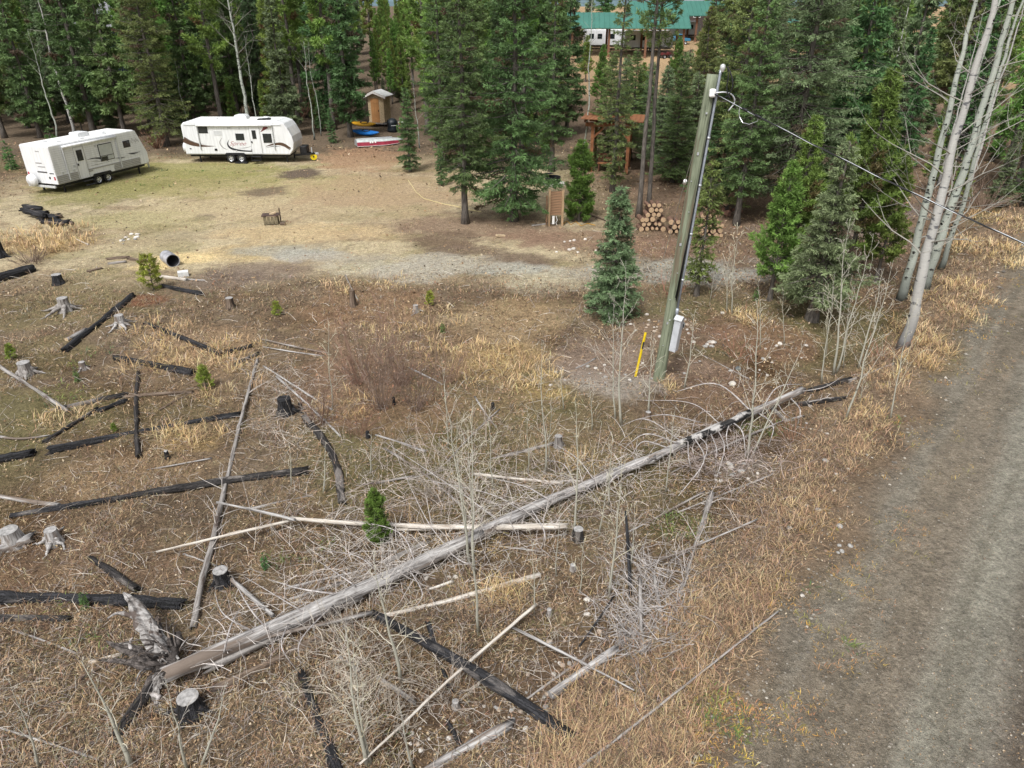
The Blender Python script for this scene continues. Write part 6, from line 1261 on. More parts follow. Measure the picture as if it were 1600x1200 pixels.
# utility pole with meter, mast and service drop
def pole():
    M_P = woodmat('treated_pole', (0.15, 0.172, 0.115), (0.245, 0.27, 0.19), (0.06, 0.062, 0.044), patch=(0.15, 0.125, 0.085), pamt=0.5, pstretch=.2); M_C = mat('grey_conduit', (0.36, 0.39, 0.44), .4, metal=.3, amt=.1)
    g = G(1029, 594); d = ray(1114, 116); t = (g.y+.25)/d[1]; top = Vector((d[0]*t, d[1]*t, CAMH+d[2]*t)); ax = (top-g); Lp = ax.length+.3; X = ax.normalized()
    o = empty("utility_pole", g, label="green-tinged wooden utility pole with grey conduit and meter box", cat="utility pole")
    q = MB(); n = 24; xs = np.linspace(-.3, ax.length, n); tube(q, np.stack([xs, 0*xs, 0*xs], -1), np.linspace(.172, .142, n), 20, rnoise=1+.025*rng.normal(0, 1, (n, 20)))
    p = q.build("post", M_P, o, smooth=True); Z = Vector((0, -1, 0)); Y = X.cross(Z).normalized(); Y = -Y; Z = X.cross(Y).normalized(); Mx = Matrix((X, Y, Z)).transposed()
    p.rotation_euler = Mx.to_euler()
    side = Vector((.82, -.57, 0)).normalized()
    def on(s, r=.182, sd=side): return X*s+(sd-X*sd.dot(X)).normalized()*r
    def tb(nm, pts, r, m, par=None, sides=10):
        if nm == "drip_loop":
            p_ = np.array([list(v) for v in pts]); t_ = np.linspace(0, len(p_)-1, 24); i_ = np.minimum(t_.astype(int), len(p_)-2); f_ = (t_-i_)[:, None]; e_ = np.vstack([2*p_[0]-p_[1], p_, 2*p_[-1]-p_[-2]])
            a_, b_, c_, d_ = e_[i_], e_[i_+1], e_[i_+2], e_[i_+3]; pts = .5*(2*b_+(c_-a_)*f_+(2*a_-5*b_+4*c_-d_)*f_*f_+(-a_+3*b_-3*c_+d_)*f_**3)
        q = MB(); tube(q, [list(v) for v in pts], r, sides); return q.build(nm, m, par or o, smooth=True)
    L = ax.length
    tb("conduit", [on(2.2), on(4.0), on(6.0), on(L+.02), on(L+.12)], .034, M_C); tb("conduit_coupling", [on(2.15), on(2.35)], .05, M_C)
    for s in (3.2, 4.5, 5.8, 7.0): tb("strap", [on(s-.025, .178), on(s+.025, .178)], .05, M_GALV)
    for k in range(3): tb("cable", [on(2.6+k*.05, .235, Vector((.2-.1*k, -1, 0)).normalized()), on(5, .2, Vector((.45, -1, 0)).normalized()), on(L-.5, .19, Vector((.45, -1, 0)).normalized())], .012, M_BLACK)
    q = MB(); lathe(q, [(.05, -.08), (.09, 0), (.11, .08), (.09, .17), (.04, .21), (0, .22)], 16); w = q.build("weatherhead", mat('cast_aluminium', (.7, .7, .7), .4, metal=.4), o, smooth=True); w.location = on(L+.12, .22); w.scale = (.62,)*3
    for k, (s_, a_) in enumerate(((1.9, -.5), (2.6, -.9), (3.4, -.3), (4.2, -.7), (5.1, -.2), (5.9, -.8), (6.6, -.4), (1.2, -.6))): bbox_part("pole_tag" if k % 3 == 0 else "staple", on(s_, .168, Vector((a_, -1, 0)).normalized()), (.05, .02, .07) if k % 3 == 0 else (.03, .02, .015), M_GALV, o)
    for s_ in (L-.42, L-.9, 2.0): bbox_part("bolt", on(s_, .16, Vector((-.2, -1, 0)).normalized()), (.04, .05, .04), M_GALV, o)
    # meter cabinet
    mc = on(1.55, .29); mb = MB(); box(mb, (0, 0, 0), (.25, .20, 1.0)); c = mb.build("meter_box", mat('grey_enamel', (.50, .52, .55), .4, amt=.08), o); c.location = mc
    c.rotation_euler = (X.to_track_quat('Z', 'Y').to_euler().x, X.to_track_quat('Z', 'Y').to_euler().y, math.atan2(side.y, side.x)+math.pi/2)
    md = c.modifiers.new("bevel", 'BEVEL'); md.width = .02; md.segments = 2
    cp = MB(); extrude(cp, [(-.17, 0), (-.17, .03), (0, .14), (.17, .03), (.17, 0)], -.14, .14); cc = cp.build("cap", M_GALV, c); cc.location = (0, 0, .5); cc.scale = (.84, .84, .9)
    q = MB(); lathe(q, [(.12, 0), (.12, .05), (.1, .11), (.06, .14), (0, .15)], 18, 'x'); mt = q.build("meter_glass", M_RIM, c, smooth=True); mt.location = (.125, -.02, .28)
    # insulator bracket and the leads
    br = on(L-.42, .20, Vector((.1, -1, 0)).normalized()); bbox_part("insulator", br, (.16, .12, .2), M_ROOFW, o, bev=.04)
    tb("drip_loop", [on(L+.20, .32), on(L+.05, .45), on(L-.2, .55), on(L-.42, .5), on(L-.5, .42)], .016, M_BLACK); tb("drip_loop", [br+Vector((.05, 0, 0)), br+Vector((.3, -.02, .02)), br+Vector((.5, 0, -.05)), br+Vector((.58, 0, -.22)), br+Vector((.45, 0, -.42))], .018, M_RIM); tb("drip_loop", [on(L+.2, .34), on(L-.02, .4), on(L-.3, .42), on(L-.52, .55)], .014, M_BLACK)
    st = g+br
    # guy wire
    q = MB(); e = G(1040, 372); e2 = G(1036, 405)
    ga = g+on(L-1.0, .18, Vector((0, 1, 0))); gw = empty("guy_wire", e2, label="thin steel guy wire with white insulator running back from the pole", cat="wire")
    pts = [list(ga+(e2-ga)*s-Vector(e2)) for s in np.linspace(0, 1, 12)]; tube(q, pts, .010, 5); q.build("strand", M_GALV, gw)
    q = MB(); lathe(q, [(0, -.12), (.06, -.1), (.05, 0), (.06, .1), (0, .12)], 12); i_ = q.build("insulator", M_ROOFW, gw, smooth=True); i_.location = (ga+(e2-ga)*.33)-Vector(e2); i_.rotation_euler = (ga-e2).to_track_quat('Z', 'Y').to_euler()
    # service drop towards the road
    d2 = ray(1610, 384); t2 = 13.2/d2[1]; en = Vector((d2[0]*t2, d2[1]*t2, CAMH+d2[2]*t2)); en.z += .16; en = st+(en-st)*1.6
    sc = empty("service_cable", st, label="twisted service cable hanging from the pole's head over the road verge", cat="cable")
    N_ = 160; s = np.linspace(0, 1, N_); base = np.array([st])*(1-s)[:, None]+np.array([en])*s[:, None]; base[:, 2] -= .18*np.sin(s*math.pi)
    base -= np.array(st)
    for k, (m, r) in enumerate(((M_GALV, .007), (M_BLACK, .009), (M_BLACK, .009))):
        a = s*46+k*2.09; off = np.stack([0*s, np.cos(a)*.010, np.sin(a)*.010], -1); q = MB(); tube(q, base+off, r, 6); q.build("strand", m, sc)
    q = MB(); b0 = base[11]; b1 = base[18]; tube(q, [b0, b0+[-.01, 0, -.12], b0+[.02, 0, -.22], b0*.75+b1*.25+[0, 0, -.30], b0*.4+b1*.6+[0, 0, -.26], b1+[0, 0, -.10], b1], .008, 6); q.build("connector_loop", M_RIM, sc)
    for k in (12, 17): 
        q = MB(); tube(q, base[k:k+3], .035, 8); q.build("splice_sleeve", M_BLACK, sc, smooth=True)
pole()
def stake():
    g = G(993, 588); d = ray(1009, 519); t = (g.y+.05)/d[1]; top = Vector((d[0]*t, d[1]*t, CAMH+d[2]*t))
    o = empty("marker_stake", g, label="bright yellow plastic marker stake leaning beside the utility pole", cat="stake"); m = mat('yellow_plastic', (.72, .52, .02), .45, amt=.12)
    X = (top-g); q = MB(); n = 10; xs = np.linspace(-.15, X.length, n)
    # half-round channel section
    a = np.linspace(0, math.pi, 7); ring = np.stack([0*a, np.cos(a)*.038, np.sin(a)*.038], -1); ri = ring*.8; r2 = np.vstack([ring, ri[::-1]])
    V = (r2[None]+np.stack([xs, 0*xs, 0*xs], -1)[:, None]).reshape(-1, 3); k = len(r2); i = np.arange(n-1)[:, None]*k; j = np.arange(k)[None]; q.add(V, np.stack([i+j, i+(j+1) % k, i+k+(j+1) % k, i+k+j], -1).reshape(-1, 4), P=[list(range(k))[::-1], list(range((n-1)*k, n*k))])
    p = q.build("channel", m, o); xv = X.normalized(); zv = (Vector((0, -1, .2))-xv*Vector((0, -1, .2)).dot(xv)).normalized(); yv = zv.cross(xv); p.rotation_euler = Matrix((xv, yv, zv)).transposed().to_euler()
    bbox_part("warning_sticker", xv*(X.length*.72)+zv*.052, (.22, .05, .004), M_SWD, o, R=p.rotation_euler)
stake()

# outhouse
def outhouse():
    g = G(590, 197); o = empty("outhouse", (g.x, g.y, g.z), math.radians(-14), label="small unpainted plywood outhouse with orange wooden door and white roof", cat="outhouse"); o.scale = (1, 1, 1.14)
    osb = mat('chipboard', (.52, .40, .25), .8, amt=.35, scale=16); wd = mat('orange_cedar', (.46, .23, .09), .7, amt=.25, scale=6, stretch=(4, 4, .4)); wr = mat('white_fascia', (.72, .68, .64), .6); rf = mat('white_metal_roof', (.68, .68, .67), .4)
    W2, D, h0, h1 = .78, 1.5, 2.35, 2.62
    q = MB(); extrude(q, [(-W2, .25), (-W2, h0), (-.1, h1), (W2, h0), (W2, .25)], 0, D); q.build("wall", osb, o)
    for k in range(5): bbox_part("door_board", (-.42+k*.162, -.02, 1.22), (.152, .04, 1.85), wd, o)
    bbox_part("door_batten", (-.1, -.045, .62), (.8, .02, .09), wd, o); bbox_part("door_batten", (-.1, -.045, 1.85), (.8, .02, .09), wd, o); bbox_part("handle", (.24, -.06, 1.2), (.04, .05, .14), M_BLACK, o)
    for sg, x0, z0, x1, z1 in ((-1, -.1, h1+.05, -1.02, 2.30), (1, -.1, h1+.05, 1.12, 2.28)):
        q = MB(); extrude(q, [(x0, z0), (x1, z1), (x1, z1+.05), (x0, z0+.05)], -.3, D+.2); q.build("roof_panel", rf, o)
        q = MB(); extrude(q, [(x0, z0-.14), (x1, z1-.14), (x1, z1+.052), (x0, z0+.052)], -.33, -.302); q.build("fascia", wr, o)
    for k in range(9): bbox_part("joist", (-1.0+k*.3, .7, .13), (.06, 1.9, .16), M_BROWN, o)
    bbox_part("deck", (.2, .65, .23), (2.6, 2.0, .05), M_GREY, o)
outhouse()
def kayak(px, py, ang, L, m, label, tilt=0.0, lift=.0, wd=.36):
    g = G(px, py); o = empty("kayak", (g.x, g.y, g.z+lift), ang, label=label, cat="kayak"); n = 22; s = np.linspace(0, 1, n); sd = 14
    w = wd*np.sin(math.pi*s)**.65+.01; P = []
    for i in range(n):
        a = np.arange(sd)/sd*6.283; P.append(np.stack([np.full(sd, (s[i]-.5)*L), np.cos(a)*w[i], .2+np.sin(a)*w[i]*np.where(np.sin(a) > 0, .45, .62)+.22*abs(s[i]-.5)**3*8*.5], -1))
    V = np.concatenate(P); i = np.arange(n-1)[:, None]*sd; j = np.arange(sd)[None]; q = MB().add(V, np.stack([i+j, i+(j+1) % sd, i+sd+(j+1) % sd, i+sd+j], -1).reshape(-1, 4)); q.build("hull", m, o, smooth=True)
    q = MB(); lathe(q, [(.2, .02), (.24, .05), (.27, .02)], 18); c = q.build("cockpit_rim", M_BLACK, o); c.location = (.1, 0, .36); c.scale = (1.6, .85, 1)
    o.rotation_euler = (tilt, 0, ang); return o
kayak(572, 212, math.radians(-28), 3.0, mat('blue_plastic', (.01, .13, .42), .4, amt=.12), "blue plastic kayak lying beside the outhouse", tilt=.3, lift=.1)
kayak(570, 203, math.radians(-20), 2.6, mat('orange_yellow_plastic', (.62, .33, .02), .4, amt=.12), "yellow-orange kayak propped behind the blue one", tilt=.4, lift=.35, wd=.3)
def boat():
    g = G(594, 226); o = empty("rowing_boat", (g.x, g.y, g.z), math.radians(22), label="upturned aluminium boat with grey bottom and maroon sides", cat="boat")
    n = 20; s = np.linspace(0, 1, n); L = 3.9; hw = .68*np.minimum(1, ((1-s)*2.4))**.55; hw = np.maximum(hw*np.minimum(1, .86+s*.5), .03); top = .52-.10*s**2
    sec = []
    prof = [(-1.0, 0), (-1.02, .07), (-.98, .08), (-.86, .62), (-.5, .95), (0, 1.0), (.5, .95), (.86, .62), (.98, .08), (1.02, .07), (1.0, 0)]
    for i in range(n): sec.append(np.array([[(s[i]-.5)*L, a*hw[i], .03+b*top[i]*(1-.5*max(0, s[i]-.75)*2)+.14*max(0, s[i]-.6)] for a, b in prof]))
    V = np.concatenate(sec); k = len(prof); i = np.arange(n-1)[:, None]*k
    def strip(cols, nm, m):
        q = MB(); j = np.array(cols)[None]; q.add(V, np.stack([i+j, i+k+j, i+k+j+1, i+j+1], -1).reshape(-1, 4)); q.build(nm, m, o)
    strip([3, 4, 5, 6], "hull_bottom", mat('grey_aluminium', (.50, .53, .52), .45, metal=.2, amt=.15, scale=4)); strip([2, 7], "hull_side", mat('maroon_paint', (.30, .035, .06), .4, amt=.15, scale=5)); strip([0, 1, 8, 9], "gunwale", M_ROOFW)
    q = MB(); q.add(sec[0], P=[list(range(k))]); q.build("transom", M_GALV, o)
    for kk, y in enumerate((-.25, 0, .25)): bbox_part("keel_strip", (-.25, y*hw[5]*1.6, top[5]*.99+.02), (2.6, .035, .03), M_GALV, o)
    for x in (-.9, -.72, -.5): bbox_part("registration_mark", (x, -.635, .33), (.12, .01, .13), M_ROOFW, o, R=(-.16, 0, 0))
boat()
def clutter():
    g = G(614, 206); o = empty("covered_grill", (g.x, g.y, g.z), .4, label="black covered barbecue grill beside the outhouse deck", cat="grill")
    q = MB(); n = 8; z = np.linspace(0, 1.15, n); tube(q, np.stack([0*z+.03*np.sin(z*7), 0*z, z], -1)[:, [0, 1, 2]], np.array([.50, .52, .47, .46, .45, .50, .42, .2]), 14, rnoise=1+.12*rng.normal(0, 1, (n, 14))); q.build("cover", mat('dark_tarp', (.015, .02, .025), .4, amt=.3), o, smooth=True)
    bbox_part("strap", (0, -.5, .6), (.5, .03, .05), M_TRIM, o); bbox_part("side_shelf", (-.62, 0, .8), (.4, .4, .04), M_BLACK, o)
    g = G(621, 203); q = MB(); a = np.linspace(0, 6.283*4, 80); tube(q, np.stack([np.cos(a)*(.30+.02*np.sin(a*3)), .03*np.arange(80)/20-.05, .36+np.sin(a)*.30], -1), .045, 6); q.build("hose_coil", mat('orange_hose', (.55, .17, .05), .5), loc=g, label="orange hose coiled and hung by the black covered grill", cat="hose")
    g = G(628, 206); o = empty("folding_chair", (g.x, g.y, g.z), .3, label="white folding chair frame beside the orange hose coil", cat="chair")
    for (x, y, ry) in ((-.25, 0, .35), (.25, 0, .35), (-.25, .2, -.35), (.25, .2, -.35)): bbox_part("leg", (x, y, .38), (.03, .03, .85), M_ROOFW, o, R=(ry, 0, 0))
    bbox_part("seat", (0, .08, .44), (.5, .4, .03), M_ROOFW, o); bbox_part("back_bar", (0, .26, .80), (.5, .03, .08), M_ROOFW, o)
    g = G(491, 251); o = empty("cable_reel", (g.x, g.y, g.z), .2, label="bright yellow round cable reel at the trailer's hitch", cat="reel"); ye = mat('yellow_reel', (.75, .58, .02), .4)
    q = MB(); lathe(q, [(.06, -.1), (.24, -.1), (.24, -.06), (.16, -.05), (.16, .05), (.24, .06), (.24, .1), (.06, .1)], 20, 'y'); c = q.build("drum", ye, o, smooth=False); c.location = (0, 0, .3); bbox_part("hub", (0, -.11, .3), (.1, .03, .1), M_BLACK, o); bbox_part("stand", (0, 0, .03), (.3, .26, .06), M_BLACK, o)
    # slatted board between two posts
    g = G(868, 353); o = empty("slatted_board", (g.x, g.y, g.z), math.radians(4), label="upright wooden board of horizontal slats between two tall posts", cat="board"); w1 = mat('tan_post', (.42, .29, .17), .8, amt=.2, scale=5, stretch=(3, 3, .5)); w2 = mat('brown_slat', (.28, .17, .10), .8, amt=.25, scale=5, stretch=(.5, 3, 3))
    for x in (-.34, .34): bbox_part("post", (x, 0, .88), (.10, .10, 1.9), w1, o)
    for k in range(9): bbox_part("slat", (0, .02, .62+k*.135), (.60, .035, .122), w2, o)
    bbox_part("back_post", (-.44, .28, .75), (.08, .08, 1.5), w2, o); bbox_part("electric_box", (-.12, .02, .3), (.12, .06, .42), M_ROOFW, o, bev=.01); q = MB(); tube(q, [(.02, -.02, .5), (.08, -.05, .3), (.0, -.05, .2), (.06, -.04, .05)], .014, 6); q.build("hanging_cord", M_ROOFW, o)
    # fire ring on its slab
    g = G(864, 288); o = empty("fire_pit", (g.x, g.y, g.z), math.radians(28), label="black steel fire ring standing on a pale concrete slab", cat="fire pit")
    bbox_part("slab", (0, 0, .07), (1.35, 1.35, .16), mat('pale_concrete', (.58, .55, .50), .8, amt=.12), o, bev=.02); q = MB(); lathe(q, [(.50, 0), (.50, .34), (.46, .34), (.46, 0)], 28); c = q.build("steel_ring", M_BLACK, o, smooth=False); c.location = (0, .05, .152)
    bbox_part("ash_bed", (0, .05, .2), (.6, .6, .08), M_CHAR, o); bbox_part("cooking_grate", (-.1, .35, .62), (.5, .35, .03), M_BLACK, o); bbox_part("grate_post", (-.3, .42, .42), (.05, .05, .5), M_BLACK, o)
    # timber shelter
    g = G(923, 268); o = empty("timber_shelter", (g.x, g.y, g.z), math.radians(-12), label="reddish timber post-and-beam shelter half hidden by spruces", cat="shelter"); rw = mat('red_cedar', (.26, .11, .05), .7, amt=.25, scale=4); rd2 = mat('dark_cedar', (.12, .05, .03), .7, amt=.25, scale=4)
    for (x, y) in ((0, 0), (2.4, 0), (0, 2.4), (2.4, 2.4)): bbox_part("post", (x, y, 1.45), (.2, .2, 3.0), rw, o)
    for y in (0, 2.4): bbox_part("beam", (1.2, y, 3.05), (3.4, .2, .24), rw, o)
    for x in (0, 2.4):
        for sg in (-1, 1): bbox_part("brace", (x+(.42 if x == 0 else -.42), 0 if sg < 0 else 2.4, 2.58), (.12, .12, 1.1), rw, o, R=(0, .8 if x == 0 else -.8, 0))
    for k in range(6): bbox_part("rafter", (-.5+k*.68, 1.2, 3.32-.02*k), (.1, 3.4, .16), rd2, o)
    for k in range(14): bbox_part("roof_board", (-.62+k*.29, 1.2, 3.46-.009*k), (.28, 3.7, .04), rw, o)
    bbox_part("bench_seat", (1.2, .5, .5), (1.6, .45, .06), rw, o); bbox_part("bench_back", (1.2, .75, .85), (1.6, .05, .5), rd2, o)
    for x in (.5, 1.9): bbox_part("bench_leg", (x, .5, .24), (.08, .4, .48), rd2, o)
    # steel drum
    g = G(267, 413); o = empty("steel_drum", (g.x, g.y, g.z+.26), math.radians(-48), label="grey open-ended steel drum lying on its side on sawdust", cat="drum")
    q = MB(); prof = [(.275, -.42)]+[(.275+(.012 if abs(x) in (.14,) else 0), x) for x in (-.2, -.14, -.08, .08, .14, .2)]+[(.275, .42), (.29, .43), (.262, .43), (.258, -.38), (.0, -.38)]; lathe(q, prof, 28, 'x'); q.build("drum_shell", mat('dull_steel', (.42, .42, .45), .5, metal=.3, amt=.25, scale=5), o, smooth=False)
    q = MB(); lathe(q, [(0, -.425), (.275, -.42)], 28, 'x'); q.build("drum_base", M_GALV, o); q = MB(); lathe(q, [(.257, .40), (.1, .1), (.0, .0)], 20, 'x'); q.build("black_inner_funnel", M_BLACK, o)  # plain black funnel narrowing inward from the drum's open end
    g = G(287, 431); bbox_part("concrete_block", (g.x, g.y, g.z+.1), (.42, .28, .22), mat('white_block', (.7, .7, .68), .7), None, bev=.015, R=(0, 0, .4), label="white concrete block near the steel drum", cat="block")
    # log saw stand
    g = G(425, 350); o = empty("wooden_crate_table", (g.x, g.y, g.z), math.radians(10), label="little weathered wooden sawing table standing in the open clearing", cat="table"); wg = mat('mossy_wood', (.20, .17, .11), .85, amt=.35, scale=9); wb = mat('dark_board', (.09, .06, .05), .85, amt=.3)
    for (x, y) in ((-.32, -.22), (.32, -.22), (-.32, .22), (.32, .22)): bbox_part("leg", (x, y, .22), (.07, .07, .48), wg, o)
    for k in range(3): bbox_part("top_board", (0, -.2+k*.2, .49), (.86, .18, .05), wb, o)
    for k in range(4): bbox_part("side_board", (-.27+k*.18, -.25, .25), (.15, .03, .36), wg, o)
    bbox_part("offcut", (.12, -.05, .56), (.34, .16, .08), M_CUT, o, R=(0, -.3, .3)); bbox_part("end_post", (.45, .1, .4), (.06, .06, .8), M_BROWN, o)
    g = G(442, 350); o = log(438, 350, 446, 350, 8, 8, M_BROWN, "short sawn block on the grass beside the sawing table", cut=(M_CUT, M_CUT), name="sawn_block")
    # yellow hose across the clearing and an orange cord
    pts = [list(G(x, y, .02)) for x, y in ((638, 282), (645, 292), (650, 300), (662, 310), (690, 318), (712, 322), (735, 328), (752, 331))]; q = MB(); tube(q, pts, .02, 6); q.build("garden_hose", mat('pale_yellow_hose', (.62, .52, .27), .5), label="pale yellow garden hose snaking over the clearing to the slender spruce", cat="hose")
    pts = [list(G(x, y, .02)) for x, y in ((880, 350), (886, 345), (892, 351), (900, 346), (908, 353), (918, 349), (930, 352))]; q = MB(); tube(q, pts, .02, 6); q.build("extension_cord", mat('orange_cord', (.55, .30, .05), .5), label="orange cord lying on the ground at the slatted board", cat="cord")
    log(832, 352, 862, 349, 4, 4, M_GREY, "grey pole lying on the ground beside the slatted board"); log(920, 335, 985, 358, 4, 6, M_BROWN, "dark brown pole lying behind the blue-green young spruce")
    g = G(782, 370); bbox_part("plank_scrap", (g.x, g.y, g.z+.06), (.45, .2, .08), M_CUT, None, R=(0, .15, .5), label="pale plank scrap lying on the brown duff", cat="plank")
clutter()
# firewood: rounds stacked with their sawn ends towards the clearing
def firewood():
    q = MB(); lathe(q, [(0, -.35), (.13, -.35), (.135, -.3), (.13, 0), (.135, .3), (.13, .35)], 12, 'y'); bark = q.mesh("round", True, mat('pine_bark', (.17, .10, .07), .9, amt=.35, scale=8))
    q = MB(); lathe(q, [(.0, -.006), (.08, -.006), (.128, -.004)], 12, 'y'); end = q.mesh("sawn_face", False, mat('fresh_sawn_face', (.48, .34, .21), .8, amt=.22, scale=14))
    def rnd(x, y, z, s, rz, lab, grp):
        o = link("firewood_round", bark, None, (x, y, z), (0, random.random()*6, rz), (s, 1, s), label=lab, cat="firewood", group=grp); e = link("sawn_face", end, o, (0, -.352, 0)); return o
    def stack(px, py, wpx, rows, lab, grp, seed):
        R = random.Random(seed); a = G(px-wpx/2, py); b = G(px+wpx/2, py); L = (b-a).length; n = int(L/.27)
        for r in range(rows):
            for k in range(n-(r % 2)-(r//3)):
                if R.random() < .06*r: continue
                t = (k+.5*(r % 2)+.5+.5*(r//3))/n; p = a+(b-a)*t; rnd(p.x, p.y+.35, TZ(p.x, p.y)+.13+r*.235, R.uniform(.62, 1.05), R.normalvariate(0, .10), lab, grp)
    stack(1018, 362, 42, 6, "pale sawn firewood round in the stack beside the bare-trunked pines", "firewood stack by the bare-trunked pines", 1)
    stack(1108, 372, 46, 6, "orange-brown firewood round in the stack behind the utility pole", "firewood stack behind the pole", 2)
    stack(1062, 366, 38, 3, "firewood round in the low middle of the stacks behind the pole", "low firewood stack", 3)
    # loose heap of split wood
    R = random.Random(8); g = G(1122, 338)
    wm = [mat('split_brown', (.24, .13, .09), .85, amt=.3), mat('split_tan', (.38, .26, .17), .85, amt=.3), mat('split_pink', (.33, .19, .14), .85, amt=.3)]
    sm = []
    for m in wm:
        q = MB(); extrude(q, [(-.09, -.06), (.09, -.07), (.02, .10)], -.22, .22); sm.append(q.mesh("split_log", False, m))
    for k in range(70):
        r = R.random()**.6; a = R.random()*6.283; x = g.x+math.cos(a)*r*1.4; y = g.y+1+math.sin(a)*r*1.0; z = TZ(x, y)+.06+(1-r)*R.random()*1.0
        link("split_firewood", R.choice(sm), None, (x, y, z), (R.uniform(-.5, .5), R.uniform(-1, 1), R.uniform(0, 6.28)), label="split firewood piece in the loose brown heap above the stacks", cat="firewood", group="loose heap of split firewood")
    # burnt pile at the clearing's edge
    for k in range(16):
        u = k/15; px = 44+u*62+R.uniform(-6, 6); py = 326+u*26+R.uniform(-4, 5); dx = R.uniform(8, 15); dy = R.uniform(-4, 4)
        m = R.choice([M_CHAR, M_CHAR, M_CHAR2, M_BROWN]); log(px-dx, py-dy, px+dx, py+dy, R.uniform(6, 9), R.uniform(6, 9), m, "charred log in the burnt wood pile behind the golden bunchgrass", lift=R.uniform(0, .35) if k % 2 else 0, group="burnt wood pile", seed=k, cut=(None, M_CUT) if k in (6, 14) else (None, None))
firewood()

# far buildings
def gable(o, L, D, h0, h1, rm, ov=.5, ribs=0):
    for sg in (0, 1):
        q = MB(); y0, y1 = (-ov, D/2) if sg == 0 else (D+ov, D/2); z0 = h0-(h1-h0)*ov/(D/2)
        V = [(-ov, y0, z0), (L+ov, y0, z0), (L+ov, y1, h1), (-ov, y1, h1)]; V += [(x, y, z+.12) for x, y, z in V]; q.add(V, [[0, 1, 5, 4], [1, 2, 6, 5], [2, 3, 7, 6], [3, 0, 4, 7], [4, 5, 6, 7], [3, 2, 1, 0]] if sg == 0 else [[4, 5, 1, 0], [5, 6, 2, 1], [6, 7, 3, 2], [7, 4, 0, 3], [7, 6, 5, 4], [0, 1, 2, 3]])
        rf = q.build("roof_slope", rm, o)
        if sg == 0:
            for k in range(ribs):
                x = -ov+.15+k*(L+2*ov-.3)/(ribs-1); q = MB(); tube(q, [(x, y0, z0+.14), (x, y1, h1+.14)], .045, 4); q.build("roof_rib", rm, rf)
def pavilions():
    gr = mat('green_metal_roof', (.05, .165, .13), .5, spec=.4, amt=.08, scale=.5); wp = mat('brown_post', (.20, .10, .06), .8, amt=.2); gw = mat('cedar_gable', (.36, .16, .09), .7, amt=.2); bl = mat('grey_wall', (.16, .17, .18), .7)
    def pav(px, py, L, D, h0, h1, rz, label, n=4, ribs=24, end=True):
        g = G(px, py); o = empty("open_pavilion", (g.x, g.y, g.z), rz, label=label, cat="pavilion")
        for k in range(n):
            for y in (0, D): bbox_part("post", (k*L/(n-1), y, h0/2-.3), (.34, .34, h0+.5), wp, o)
        for y in (0, D): bbox_part("beam", (L/2, y, h0-.05), (L+.6, .3, .35), wp, o)
        gable(o, L, D, h0+.12, h1, gr, .9, ribs)
        if end:
            for x in (-.12, L+.12): q = MB(); q.add([(x, -.3, h0), (x, D+.3, h0), (x, D/2, h1-.05), (x+.1, -.3, h0), (x+.1, D+.3, h0), (x+.1, D/2, h1-.05)], [[0, 1, 4, 3], [1, 2, 5, 4], [2, 0, 3, 5]], [[0, 2, 1], [3, 4, 5]]); q.build("gable_end", gw, o)
        return o
    pav(893, 90, 17.2, 7.5, 4.4, 6.2, math.radians(-4), "open pavilion with teal green metal roof and brown posts beyond the trees")
    pav(990, 66, 17.0, 7, 4.6, 6.6, math.radians(0), "second green-roofed pavilion behind the first, ribbed roof", end=False)
    # trailers and vehicles parked about it
    def parked(px, py, L, h, label, col=M_WHITE, rz=0.0, z0=.7, wd=2.4):
        g = G(px, py); o = empty("parked_trailer", (g.x, g.y, g.z), rz, label=label, cat="trailer"); hull("body", [(0, z0), (0, h-.2), (.3, h), (L-.5, h), (L, h-.7), (L, z0)], wd, col, o, .08)
        for x in (.12, .32, .62): window(o, L*x, L*x+.8, h*.55, h*.8)
        for x in (L*.45, L*.45+.9): wheel(o, (x, .1, .36))
        bbox_part("chassis", (L/2, wd/2, .55), (L*.95, 1.8, .2), M_BLACK, o); return o
    parked(912, 78, 7, 3.1, "white motorhome parked under the green-roofed pavilion"); parked(975, 82, 8, 3.2, "long white trailer parked under the pavilion's middle"); parked(1045, 60, 6, 3.0, "white trailer parked past the pavilion's cedar gable"); parked(1175, 52, 7, 3.0, "white trailer parked behind the silvery blue spruce"); parked(1262, 62, 6, 2.8, "white trailer glimpsed between dark spruces down the lane")
    g = G(1035, 70); o = empty("pickup_truck", (g.x, g.y, g.z), .1, label="blue pickup truck beside the pavilion's end post", cat="truck"); bp = mat('blue_car_paint', (.05, .20, .34), .3, spec=.6)
    hull("body", [(0, .6), (0, 1.1), (2.2, 1.1), (2.5, 1.75), (3.6, 1.75), (4.1, 1.15), (5.1, 1.05), (5.2, .6)], 1.9, bp, o, .08); window(o, 2.6, 3.55, 1.2, 1.65)
    for x in (1.0, 4.2): wheel(o, (x, .1, .36)); wheel(o, (x, 1.8, .36))
    g = G(1035, 92); o = empty("quad_bike", (g.x, g.y, g.z), .5, label="dark red quad bike near the pavilion's post", cat="quad bike")
    hull("body", [(0, .5), (.1, .9), (.7, .8), (1.1, 1.0), (1.7, .8), (1.8, .5)], .6, mat('dark_red_paint', (.12, .03, .03), .4), o, .06); bbox_part("seat", (.6, .3, .92), (.7, .35, .14), M_BLACK, o)
    for x in (.25, 1.5): wheel(o, (x, -.1, .3), .3); wheel(o, (x, .7, .3), .3)
    q = MB(); tube(q, [(1.1, -.1, 1.2), (1.2, .3, 1.1), (1.1, .7, 1.2)], .03, 6); q.build("handlebar", M_BLACK, o)
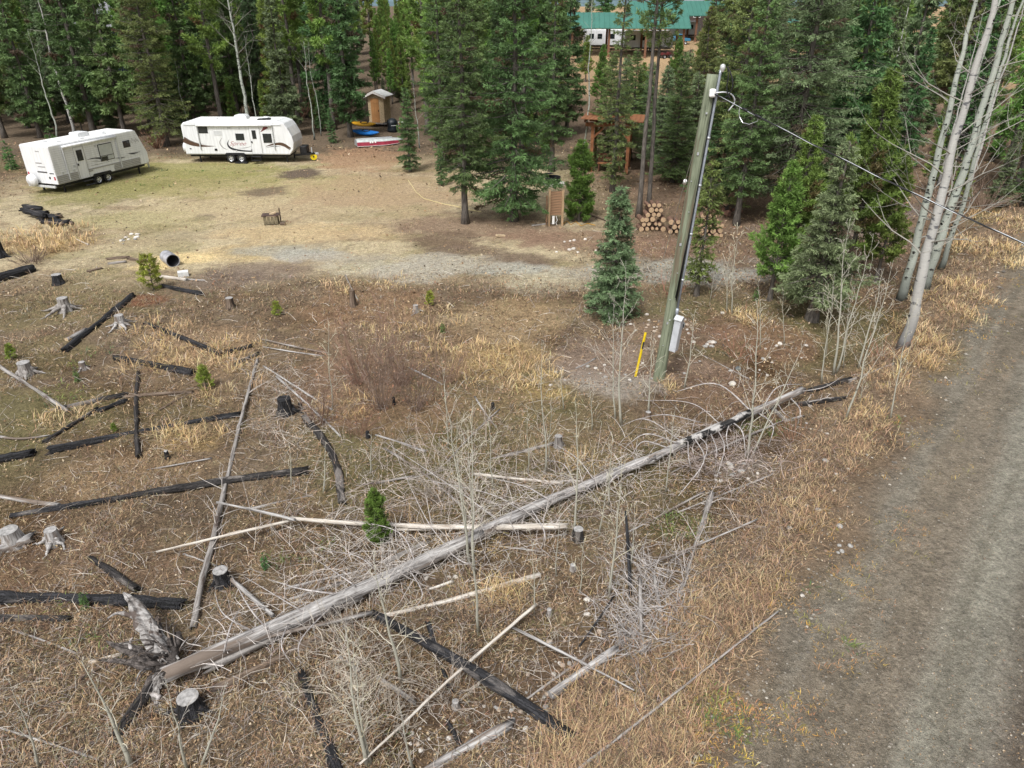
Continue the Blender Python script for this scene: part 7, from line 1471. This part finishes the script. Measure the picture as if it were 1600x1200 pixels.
    def house(px, y, L, D, h0, h1, wm, rm, rz, label, wins, lift=0):
        x = XY(px, y); o = empty("house", (x, y, TZ(x, y)+lift), rz, label=label, cat="house"); q = MB()
        V = [(0, 0, -1), (L, 0, -1), (L, D, -1), (0, D, -1), (0, 0, h0), (L, 0, h0), (L, D, h0), (0, D, h0), (0, D/2, h1), (L, D/2, h1)]; q.add(V, [[0, 1, 5, 4], [2, 3, 7, 6]], P=[[1, 2, 6, 9, 5], [3, 0, 4, 8, 7]]); q.build("wall", wm, o); gable(o, L, D, h0, h1, rm, .5)
        for (a, b, c, d) in wins:
            w = empty("window", (0, 0, 0)); w.parent = o; bbox_part("frame", ((a+b)/2, -.03, (c+d)/2), (b-a, .1, d-c), M_ROOFW, w); bbox_part("pane", ((a+b)/2, -.06, (c+d)/2), (b-a-.2, .09, d-c-.2), M_GLASS, w)
        bbox_part("door", (L*.5, -.03, 1.1), (1.0, .1, 2.2), M_BLACK, o); return o
    dk = mat('slate_blue_siding', (.05, .07, .11), .6, amt=.15); lg = mat('pale_grey_siding', (.36, .37, .41), .6, amt=.1); br = mat('dark_brown_siding', (.07, .055, .05), .7, amt=.15); gy = mat('grey_shingles', (.22, .22, .24), .8, amt=.2)
    house(128, 112, 10, 8, 5.2, 8.6, dk, gy, math.radians(-35), "slate blue two-storey house half hidden by the wood", [(2, 4, 3.2, 4.6), (6, 8, 3.2, 4.6), (1.5, 3.5, .8, 2.2)])
    house(196, 122, 9, 9, 4.8, 7.2, lg, gy, math.radians(-10), "pale grey house wing with blue windows seen through the olive spruce", [(1.5, 3, 1.0, 2.4), (5.5, 7.5, 1.0, 2.4), (3, 5, 3.0, 4.2)])
    house(1070, 168, 10, 8, 4.5, 8.0, br, gy, 0.0, "dark brown house with pale window beyond the pavilions", [(5.5, 7.5, 2.5, 4.2), (1.5, 3, 2.5, 4.2)])
    house(1150, 136, 22, 9, 4.0, 5.4, br, gr, 0.0, "long low building with pale eaves behind the white trailers", [(3, 5, 1.2, 2.8), (9, 11, 1.2, 2.8), (15, 17, 1.2, 2.8)])
    house(1015, 190, 9, 8, 5.0, 7.0, lg, gy, 0.0, "pale grey house far behind the second green roof", [(2, 4, 2.0, 3.6), (5.5, 7.5, 2.0, 3.6)])
pavilions()
